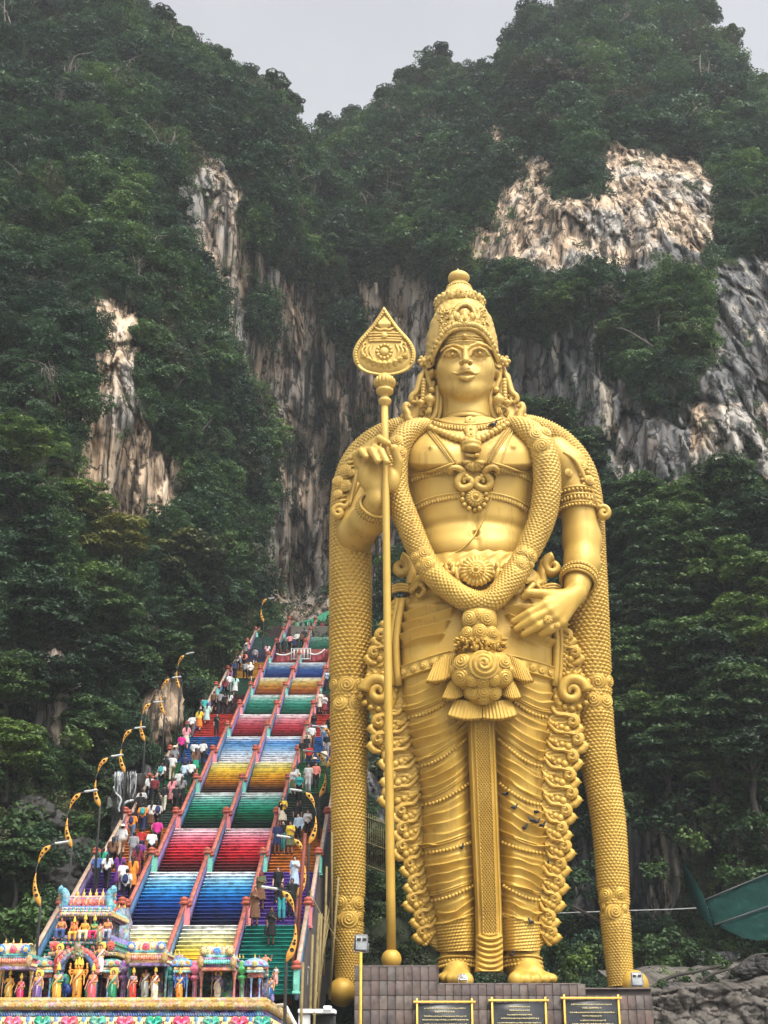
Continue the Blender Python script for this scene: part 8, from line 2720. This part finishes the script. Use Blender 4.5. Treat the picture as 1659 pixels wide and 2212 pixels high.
for i, (px, py, r, Y, k) in enumerate([(1195,2050,34,80,0),(1240,2085,36,80,1),(1290,2045,36,82,2),(1330,2085,34,82,0),(1390,2060,38,83,1),(1440,2030,36,84,2),(1440,2085,36,83,1),(1490,2060,34,84,0),(1540,2075,30,84,2),(1215,2110,26,79,2),(1390,2110,28,81,0),(1450,2115,24,78,1),(1505,2110,24,78,2),(1565,2090,26,79,1),(1620,2075,28,80,0),(1430,2128,18,74,0),(1480,2120,20,74.5,1),(1530,2112,20,75,2),(1590,2108,22,75.5,0),(1640,2100,22,76,1)]):
    shrub(px, py, r, Y, k, 'glossy broad-leaved shrub behind the plinth right of the statue feet')
for i, (px, py, r, Y, k) in enumerate([(690,2050,32,78,0),(705,2010,28,80,1),(680,1960,26,80,2),(820,2040,30,82,0),(870,2060,30,82,1),(900,2035,28,83,2),(800,1960,30,84,0),(845,1930,34,86,1),(690,1880,26,82,2)]):
    shrub(px, py, r, Y, k, 'leafy shrub behind the spear and the left garland')
shrub(40, 2000, 60, 74, 1, 'large-leaved bush at the left edge behind the shrine')
shrub(170, 1600, 34, 90, 1, 'bright yellow-green bush below the pale rock face')
shrub(1600, 1900, 46, 86, 1, 'bright green bush above the dark green tarpaulin')
for i, (px, py, r, Y, k) in enumerate([(1290,1760,40,96,0),(1350,1740,44,95,1),(1410,1770,44,95,2),(1470,1740,46,94,0),(1540,1770,46,93,1),(1600,1790,44,92,2),(1650,1780,44,91,0),(1500,1820,34,92,1),(1300,1860,36,95,2),(1250,1900,34,94,0),(1420,1880,30,93,1)]): shrub(px, py, r, Y, k, 'dark creeper bush on the rock face right of the knees')
for px, py, r, k in [(215,1880,40,0),(120,1990,50,2),(60,1780,60,0),(240,1930,34,1)]: shrub(px, py, r, hy(px, py, 3), k, 'dark leafy bush on the bank behind the lowest lamps')
# ------------------------------------------------------------------ smaller things around the stairs and the statue
def thing_mesh(name, mb, mat, label, cat, org, group=None, sm=False, kind=None):
    o = mb.build(name, mat, None, sm, org); o.location = [float(c) for c in org]
    return tag(o, label, cat, group, kind)
# green-roofed hall by the cave mouth
hp = U(690, 1355, 146); hall = empty('cave_hall', hp)
tag(hall, 'hall with green tiled roof at the cave mouth above the stairs', 'building')
GRF = paint('green roof tiles', (.03, .22, .12), .6, .35, 2)
HW = paint('dark hall wall', (.10, .09, .08), .8, .3)
ml = MPP(690, 1340, 146)
b = MB(); V = [(-52 * ml, 0, 8 * ml), (60 * ml, 0, 8 * ml), (60 * ml, 0, 62 * ml), (26 * ml, 0, 42 * ml), (-6 * ml, 0, 24 * ml), (-30 * ml, 0, 15 * ml)]
V2 = [(x, 6, z + 1.5) for x, y, z in V]; n = len(V)
b.add(V + V2, [tuple(range(n))[::-1], tuple(range(n, 2 * n))] + [(i, (i + 1) % n, n + (i + 1) % n, n + i) for i in range(n)]); b.build('roof', GRF, hall, False)
for k in range(9):
    b = MB(); x = (-46 + k * 11) * ml; b.box((x, -.1, (2 if k % 2 else 4) * ml), (6 * ml, .08, 13 * ml), bev=.02); b.build('valance', GRF, hall, False)
for k in range(11):
    zt = np.interp(-40 + k * 9, [-52, -30, -6, 26, 60], [8, 15, 24, 42, 62])
    b = MB(); b.tube([((-40 + k * 9) * ml, -.06, 9 * ml), ((-34 + k * 9) * ml, -.06, (zt + 1) * ml)], .06, 5); b.build('roof_rib', GRF, hall)
b = MB(); b.box((0, 3, -14 * ml), (120 * ml, 5, 40 * ml)); b.build('wall', HW, hall, False)
for k in range(8):
    b = MB(); b.tube([((-50 + k * 14) * ml, -.3, -30 * ml), ((-50 + k * 14) * ml, -.3, 8 * ml)], .14, 8); b.build('pillar', HW, hall)
# retaining wall below the hall
b = MB(); a_ = U(625, 1440, 140); b_ = U(790, 1352, 140); b.box(((a_[0] + b_[0]) / 2, 141, (a_[2] + b_[2]) / 2), (b_[0] - a_[0], 2, b_[2] - a_[2]), bev=.1)
thing_mesh('retaining_wall', b, paint('mossy concrete', (.055, .05, .04), .9, .5, .6), 'dark mossy retaining wall below the green-roofed hall', 'wall', a_)
# small waterfall on the left bank
WAT = NT('falling water'); f_ = WAT.noise(1.0, WAT.mapv(WAT.geo(), (7, 2, .7)), 5, .7)
WAT.base(WAT.ramp(f_, [(.4, (.10, .11, .11)), (.58, (.55, .57, .58)), (.72, (.85, .87, .88))])).set(.15, 0, .5); WAT.b.inputs['Alpha'].default_value = 1.0
def z6(x, y, Y): return U(x * .27274, 1426.4 + y * .27274, Y)
ROCKM = m_hill(False, 'bare limestone')
DKROCK = NT('wet dark rock'); fr_ = DKROCK.noise(1.2, DKROCK.geo(), 7, .65); DKROCK.base(DKROCK.ramp(fr_, [(.3, (.008, .008, .007)), (.55, (.025, .024, .02)), (.75, (.07, .065, .055))])).set(.6); DKROCK.bump(fr_, .9, .3); DKROCK = DKROCK.m
def boulder(name, c, r, seed, mat, label, group=None, flat=1.0):
    V, Fc = ball_vf(44, 30)
    n_ = fbm(V * 1.3 + seed, 3, seed); n2 = np.abs(fbm(V * np.array([3.5, 3.5, 1.6]) + seed, 4, seed + 3)); n3 = fbm(V * 9 + seed, 3, seed + 5)
    V = V * (1 + .5 * n_ - .55 * n2 + .12 * n3)[:, None] * np.array(r)
    me = new_mesh(name, V, Fc); o = link(name, me, mat, None, True, tuple(float(v) for v in c)); return tag(o, label, 'rock', group)
YW = 84.0
ledge = z6(985, 1000, YW)
b = MB(); a_, b_ = z6(880, 1270, YW), z6(1110, 868, YW)
nx_, nz_ = 40, 30
gx_, gz_ = np.meshgrid(np.linspace(a_[0], b_[0], nx_), np.linspace(a_[2] - 1.5, b_[2], nz_)); gz_ = gz_ + .35 * fbm(np.stack([gx_ * .9, gz_ * .9, 0 * gx_], -1), 3, 70); gx_ = gx_ + .5 * fbm(np.stack([gx_ * .7, gz_ * .7, 0 * gx_ + 5], -1), 3, 71)
py_ = YW + .5 + .9 * fbm(np.stack([gx_ * 1.2, gx_ * 0, gz_ * .8], -1), 4, 9) + np.clip(gz_ - b_[2] + .4, 0, 1) * 1.2
G = np.stack([gx_, py_, gz_], -1); G2 = G[:, ::-1] + np.array([0, 2.5, 0]); A_ = np.concatenate([G, G2], 1)
b.add(A_.reshape(-1, 3), [tuple(x) for x in grid_faces_c(nz_, 2 * nx_)] + [tuple((nz_ - 1) * 2 * nx_ + i for i in range(2 * nx_))])
wf_r = thing_mesh('rock_ledge', b, DKROCK, 'dark wet rock ledge behind the small waterfall', 'rock', ledge, sm=True)
wr = random.Random(4); wf = empty('waterfall', ledge); tag(wf, 'thin white waterfall spilling over the dark ledge left of the stairs', 'waterfall')
for k in range(44):
    x = wr.uniform(900, 1080) if k < 36 else wr.uniform(905, 960); y0 = 875 + wr.uniform(0, 12); y1 = y0 + wr.uniform(60, 190) if k < 36 else y0 + 260
    pts = [z6(x, y0, YW + .3), z6(x + wr.uniform(-4, 4), y0 + 12, YW - .1)] + [z6(x + wr.uniform(-5, 5), y0 + (y1 - y0) * t, YW - .25 + .1 * wr.uniform(-1, 1)) for t in (.35, .7, 1)]
    q_ = MB(); q_.tube(crom(pts, 4), np.linspace(.018, wr.uniform(.004, .018), 17), 5); q_.build('water_strand', WAT.m, wf, True, ledge)
for pts, w_ in [([(900,1000),(915,1050),(945,1080),(960,1110),(940,1170),(945,1200)], .07), ([(1060,1110),(1010,1120),(975,1150),(985,1200)], .09), ([(1080,900),(1075,1000),(1050,1090)], .03)]:
    q_ = MB(); q_.tube(crom([z6(x, y, YW - .3) for x, y in pts], 5), w_, 6); q_.build('water_strand', WAT.m, wf, True, ledge)
# lower cascade, running over the bank behind the lamps
cs_ = z6(480, 1560, 70); cf = empty('cascade', cs_); tag(cf, 'broken white cascade running down the bank behind the lowest lamps', 'waterfall')
for pts in ([(560,1490),(500,1540),(440,1590),(400,1660)], [(540,1500),(470,1550),(410,1600)], [(650,1620),(610,1660),(580,1720),(570,1800)], [(600,1670),(590,1740),(560,1790)], [(840,1420),(800,1470),(770,1530)], [(390,1500),(380,1560),(395,1600)], [(845,1040),(840,1130),(842,1230)]):
    q_ = MB(); P_ = []
    for x, y in pts:
        Yh = float(hill_Y(x * .27274, 1426.4 + y * .27274)) - 2.6; P_.append(z6(x + wr.uniform(-3, 3), y, Yh))
    P_ = crom(P_, 6); P_ = P_ + np.array([[wr.uniform(-.06, .06), 0, wr.uniform(-.04, .04)] for _ in P_])
    q_.tube(P_, [wr.uniform(.02, .10) for _ in P_], 6); q_.build('water_strand', WAT.m, cf, True, cs_)
for i, (x, y, r) in enumerate([(300,1280,1.5),(240,1200,1.2),(380,1330,1.4),(470,1620,1.6),(640,1560,1.3),(720,1500,1.4),(200,1330,1.4),(860,1480,1.2),(560,1900,1.5),(420,1750,1.4)]):
    Yh = float(hill_Y(x * .27274, 1426.4 + y * .27274)) - 1.6
    boulder('boulder', z6(x, y, Yh), (r * 1.2, r, r * .9), i + 3, DKROCK, 'dark weathered boulder on the bank left of the stairs', 'boulders on the left bank')
for i, (px, py, r) in enumerate([(344,1545,2.6),(335,1580,1.8),(352,1510,2.0),(115,1530,2.4),(100,1500,2.0),(122,1580,1.6)]):
    boulder('rock_outcrop', U(px, py, hy(px, py, 2.0)), (r * .8, r * .8, r * 1.5), i + 30, ROCKM, 'pale grey rock outcrop among the trees left of the stairs', 'outcrops left of the stairs')
# bank of rubble, roots and cement at the lower right
CEM = NT('crumbling cement'); fc_ = CEM.noise(1.1, CEM.geo(), 8, .72, .6); fc2 = CEM.noise(.25, CEM.geo(), 4, .6)
CEM.base(CEM.mix(CEM.ramp(fc2, [(.46, (0, 0, 0)), (.54, (1, 1, 1))]), CEM.ramp(fc_, [(.36, (.02, .018, .015)), (.46, (.08, .07, .06)), (.65, (.16, .14, .12))]), CEM.ramp(fc_, [(.36, (.035, .032, .028)), (.44, (.10, .09, .077)), (.7, (.18, .165, .14))]))).set(.9); CEM.bump(fc_, .9, .25); CEM = CEM.m
ba = U(1395, 2212, 70); b = MB(); nx_, nz_ = 220, 110
us, vs = np.meshgrid(np.linspace(0, 1, nx_), np.linspace(0, 1, nz_))
X_ = -0.0 + (U(1365, 2200, 71)[0]) + us * 12.0
Zt = U(1500, 2128, 71)[2] + .45 * fbm(np.stack([X_ * .5, X_ * 0, X_ * 0], -1), 3, 4) + np.clip(us - .1, 0, 1) * .5
Z_ = GZ + vs * (Zt - GZ)
Y_ = 70.6 + 3.2 * np.clip(vs - .55, 0, 1) + .8 * fbm(np.stack([X_ * .6, X_ * 0, Z_ * .6], -1), 4, 14) - .55 * blocks(np.stack([X_ / 1.3, X_ * 0, Z_ / .8], -1), 4) - .25 * blocks(np.stack([X_ / .5, X_ * 0, Z_ / .35], -1), 6)
G = np.stack([X_, Y_, Z_], -1); tp = np.stack([X_[-1], Y_[-1] + 9, Z_[-1] + 1.5], -1)[None]; G = np.concatenate([G, tp]); b.add(G.reshape(-1, 3), [tuple(r) for r in np.array([[(i * nx_ + j), (i * nx_ + j + 1), ((i + 1) * nx_ + j + 1), ((i + 1) * nx_ + j)] for i in range(nz_) for j in range(nx_ - 1)])])
bank = b.build('rubble_bank', CEM, None, True, (0, 0, 0)); tag(bank, kind='structure')
for i, (px, py, r, m) in enumerate([(1450,2140,.5,DKROCK),(1610,2100,.5,DKROCK),(1640,2085,.6,DKROCK),(1490,2178,.3,CEM)]):
    boulder('boulder', U(px, py, 73.5 + .3 * i), (r * 1.3, r, r * .8), i + 60, m, 'grey rubble rock on the bank right of the plinth', 'rubble right of the plinth')
for i, pts in enumerate([[(1400,2140),(1450,2110),(1500,2100),(1560,2085)],[(1480,2160),(1530,2110),(1590,2090)],[(1300,1995),(1260,1970),(1230,1955)],[(1560,2120),(1620,2070),(1659,2060)]]):
    b = MB(); P_ = crom([U(x, y, 74 + i * .4) for x, y in pts], 6); b.tube(P_, np.linspace(.13, .05, len(P_)), 7); thing_mesh('dead_branch', b, BARK, 'bare pale branch lying on the rubble right of the plinth', 'branch', P_[0], 'branches on the rubble', True)
# dark green tarpaulin roof
TRP = NT('dark green tarpaulin'); ft = TRP.noise(1.4, TRP.geo(), 5, .6); TRP.base(TRP.ramp(ft, [(.3, (.004, .017, .015)), (.6, (.007, .028, .024)), (.8, (.02, .05, .043))])).set(.95, 0, .05); TRP.bump(ft, .4, .2); TRP = TRP.m
tp0 = U(1560, 2030, 82); tar = empty('tarpaulin_shelter', tp0); tag(tar, 'dark green tarpaulin shelter sagging at the right edge', 'tarpaulin')
def sheet(name, c4, m=10, thick=.04, wr_=.12):
    P_ = [U(*c) for c in c4]; G = []
    for v in np.linspace(0, 1, m):
        G.append([(P_[0] * (1 - u) + P_[1] * u) * (1 - v) + (P_[3] * (1 - u) + P_[2] * u) * v for u in np.linspace(0, 1, m)])
    G = np.array(G); G[..., 1] += wr_ * fbm(G * np.array([.9, .9, .9]), 3, 8) * 2; G[..., 2] -= .25 * np.sin(np.linspace(0, PI, m))[None, :] * np.linspace(0, 1, m)[:, None]
    G2 = G[:, ::-1] + np.array([0, thick, 0]); A_ = np.concatenate([G, G2], 1)
    b = MB(); b.add(A_.reshape(-1, 3), [tuple(x) for x in grid_faces_c(m, 2 * m)]); b.build(name, TRP, tar, True, tp0)
sheet('flap', [(1471,1852,80),(1522,1938,80),(1543,2008,79.5),(1482,1922,80.5)])
sheet('upper_panel', [(1524,1945,80.5),(1690,1876,84),(1690,1946,82),(1544,1996,79.5)])
sheet('lower_panel', [(1548,2000,79.4),(1690,1950,81.8),(1690,2018,79),(1600,2024,78.5)])
b = MB(); b.tube([U(1522, 1944, 80.3), U(1690, 1874, 83.8)], .05, 6); b.tube([U(1544, 1998, 79.2), U(1690, 1947, 81.5)], .05, 6); b.build('ridge_pole', LPOLE, tar, True, tp0)
# overhead cable
b = MB(); P_ = crom([U(1150, 1975, 84), U(1330, 1968, 84), U(1500, 1962, 84), U(1700, 1945, 84)], 6); b.tube(P_, .035, 6)
thing_mesh('cable', b, paint('grey cable', (.3, .3, .3), .6), 'grey cable strung behind the statue legs to the tarpaulin', 'cable', P_[0], sm=True)
# yellow railing between stairs and statue
RAILY = paint('faded yellow railing', (.26, .21, .08), .6, .35, 3)
ro = U(760, 1900, 86); rl = empty('railing', ro); tag(rl, 'faded yellow bar railing between the left garland and the spear', 'railing')
for k in range(34):
    px = 690 + k * 4.6; y0 = np.interp(px, [690, 760, 840], [1752, 1745, 1775]); y1 = y0 + 118
    b = MB(); b.tube([U(px, y1, 86), U(px, y0, 86)], .022, 6); b.build('bar', RAILY, rl, True, ro)
for dyy in (8, 62, 112):
    b = MB(); b.tube([U(688, 1752 + dyy, 85.95), U(760, 1745 + dyy, 85.95), U(845, 1777 + dyy, 85.95)], .035, 6); b.build('rail', RAILY, rl, True, ro)
# bamboo scaffolding along the right balustrade
BAM = paint('weathered bamboo', (.20, .15, .06), .7, .4, 4)
sr = random.Random(12)
so_ = U(620, 2100, 58); sca = empty('bamboo_scaffold', so_); tag(sca, 'weathered bamboo scaffold poles leaning along the right stair wall', 'scaffold')
for k in range(15):
    Ya = 56 + k * 1.9; x = axis_x(Ya) + 2 * LW + .45 + sr.uniform(0, .5); z0 = stair_z(Ya) - 4.2
    b = MB(); b.tube([(x, Ya, z0), (x + sr.uniform(-.1, .4), Ya + sr.uniform(-.4, .8), stair_z(Ya) + sr.uniform(.9, 2.4))], .06, 7); b.build('pole', BAM, sca, True, so_)
for k in range(6):
    Ya = 56 + k * 5; x = axis_x(Ya) + 2 * LW + .55; 
    b = MB(); b.tube([(x, Ya, stair_z(Ya) - 2.4 + .3 * (k % 2)), (x + .25, Ya + 8, stair_z(Ya + 8) - 2.2)], .055, 7); b.build('pole', BAM, sca, True, so_)
RUST = paint('rusty red pipe', (.20, .05, .035), .7, .4, 3)
for k, (px, y0, y1) in enumerate([(655, 1800, 2050), (640, 1940, 2170)]):
    p0, p1 = U(px - 14, y1, 62 + k), U(px + 4, y0, 62 + k); b = MB(); b.tube([p0, p1], .08, 8); thing_mesh('rusty_pipe', b, RUST, 'rusty red upright pipe beside the bamboo scaffold', 'pipe', p0, 'rusty pipes by the stairs', True)
# boxes and kiosk
BOXM = paint('grey-white box paint', (.45, .46, .44), .5, .3, 2)
for px, py, w_, h_, Y, lb in [(711, 1775, 17, 32, 80, 'white louvred cabinet behind the left garland'), (676, 1990, 22, 26, 72, 'grey cabinet on the slope right of the stairs'), (652, 2110, 26, 36, 66, 'pale grey tank beside the lowest right lamp')]:
    c = U(px, py, Y); s = MPP(px, py, Y); o = empty('cabinet', (c[0], c[1], c[2] - h_ * s / 2)); tag(o, lb, 'cabinet')
    b = MB(); b.box((0, .3, h_ * s / 2), (w_ * s, .6, h_ * s), bev=.03); b.build('case', BOXM, o, False)
    for k in range(4): b = MB(); b.box((0, -.01, h_ * s * (.2 + .18 * k)), (w_ * s * .8, .03, .05)); b.build('louvre', LHOLE, o, False)
    b = MB(); b.box((0, .3, h_ * s + .03), (w_ * s + .1, .7, .06), bev=.02); b.build('lid', BOXM, o, False)
c = U(683, 2212, 60); s = MPP(683, 2200, 60); ki = empty('kiosk', (c[0], c[1], GZ)); tag(ki, 'white-roofed ticket kiosk at the foot of the plinth', 'kiosk'); kz = c[2] - GZ
WH = paint('white kiosk sheet', (.66, .67, .66), .45, .15)
b = MB(); b.box((0, 1, kz + 26 * s), (80 * s, 2.2, 9 * s), bev=.03); b.build('roof', WH, ki, False)
b = MB(); b.box((24 * s, .1, kz + 32 * s), (18 * s, .5, 10 * s), bev=.03); b.build('roof_box', WH, ki, False)
b = MB(); b.box((-26 * s, 1, (kz + 20 * s) / 2), (26 * s, 2.0, kz + 20 * s), bev=.02); b.build('wall', BOXM, ki, False)
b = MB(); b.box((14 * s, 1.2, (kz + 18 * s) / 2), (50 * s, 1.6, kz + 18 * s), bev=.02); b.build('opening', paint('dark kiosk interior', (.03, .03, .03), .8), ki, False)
b = MB(); P_ = crom([U(576, 1880, 66), U(620, 1960, 64), U(700, 2100, 62)], 8); P_ = crom([U(668, 1925, 66), U(700, 1985, 65), U(748, 2060, 64)], 8); b.tube(P_, .02, 5); thing_mesh('stay_wire', b, BAM, 'thin stay wire slanting down left of the garland', 'wire', P_[0], sm=True)
# pigeons on the statue
PG = paint('slate pigeon feathers', (.045, .05, .062), .6, .3, 20); PGT = paint('dark pigeon tail', (.015, .016, .02), .6, .2)
def pigeon_me():
    b = MB(); b.ball((0, 0, .13), (.09, .17, .09), 10, 8); b.tube(crom([(0, -.1, .17), (0, -.16, .25), (0, -.18, .29)], 3), np.linspace(.06, .04, 7), 7); b.ball((0, -.19, .31), (.042, .05, .042), 8, 6); b.tube([(0, -.23, .305), (0, -.27, .295)], (.014, .003), 5)
    w = MB(); w.ball((.07, .04, .14), (.03, .15, .06), 8, 5); w.ball((-.07, .04, .14), (.03, .15, .06), 8, 5); w.add([(-.05, .12, .11), (.05, .12, .11), (.06, .3, .08), (-.06, .3, .08), (-.05, .12, .09), (.05, .12, .09), (.06, .3, .065), (-.06, .3, .065)], box_like())
    l = MB(); l.tube([(.03, 0, .06), (.03, 0, 0)], .012, 5); l.tube([(-.03, 0, .06), (-.03, 0, 0)], .012, 5)
    return mesh_of(b, PG), mesh_of(w, PGT), mesh_of(l, RUST)
def box_like(): return [(0, 1, 2, 3), (7, 6, 5, 4), (0, 4, 5, 1), (1, 5, 6, 2), (2, 6, 7, 3), (3, 7, 4, 0)]
PGM = pigeon_me(); gr_ = random.Random(2)
for x, y in [(877,280),(917,343),(1020,363),(1002,405),(1020,412),(1048,428),(966,438),(995,878),(908,1030),(672,530),(1070,605)]:
    p, n_ = body.at(*q3(x, y), .02)
    o = empty('pigeon', p + np.array([0, -.06, 0]), gr_.uniform(-2, 2)); o.scale = (.95,) * 3; tag(o, 'slate-grey pigeon perched on the folds of the golden garment', 'pigeon', 'pigeons on the statue')
    for nm, me in zip(('body', 'wings_and_tail', 'legs'), PGM):
        q_ = bpy.data.objects.new(nm, me); COL.objects.link(q_); q_.parent = o
p, n_ = body.at(955, 955, .1); o = empty('pigeon', p + np.array([0, -.05, .05]), 1.2); o.scale = (1.2,) * 3; tag(o, 'pigeon perched on the bead necklace of the statue', 'pigeon', 'pigeons on the statue')
for nm, me in zip(('body', 'wings_and_tail', 'legs'), PGM):
    q_ = bpy.data.objects.new(nm, me); COL.objects.link(q_); q_.parent = o

# ------------------------------------------------------------------ haze over the hill
hz = MB(); hz.box((0, 110, 95), (560, 560, 2 * (95 + abs(GZ) + 1)))
hme = mesh_of(hz, None) if False else None
HZ = bpy.data.materials.new('humid haze'); HZ.use_nodes = True
ht_ = HZ.node_tree
for n in list(ht_.nodes): ht_.nodes.remove(n)
ho = ht_.nodes.new('ShaderNodeOutputMaterial'); hv = ht_.nodes.new('ShaderNodeVolumePrincipled')
hv.inputs['Color'].default_value = (.86, .91, .95, 1); hv.inputs['Density'].default_value = .00034; hv.inputs['Anisotropy'].default_value = .2
ht_.links.new(hv.outputs[0], ho.inputs['Volume'])
ho_ = hz.build('haze', HZ, None, False); tag(ho_, kind='stuff')

# ------------------------------------------------------------------ tell look-alikes apart by their place in the row
dupl = defaultdict(list)
for o in COL.objects:
    if o.parent is None and o.get('label'): dupl[o['label']].append(o)
ORD = ['leftmost', 'second from left', 'third from left', 'fourth from left', 'fifth from left', 'sixth from left', 'seventh from left', 'eighth from left', 'ninth from left', 'tenth from left', 'eleventh from left', 'twelfth from left']
for lab, l in dupl.items():
    if len(l) > 1:
        l.sort(key=lambda o: float(PJ(np.array(o.location))[0]))
        for i, o in enumerate(l):
            if i < 12 and not (len(l) > 12 and i > len(l) - 10): o['label'] = lab + ', ' + ORD[i]
            else:
                k = len(l) - 1 - i; o['label'] = lab + ', ' + ('rightmost' if k == 0 else ORD[k].replace('left', 'right'))
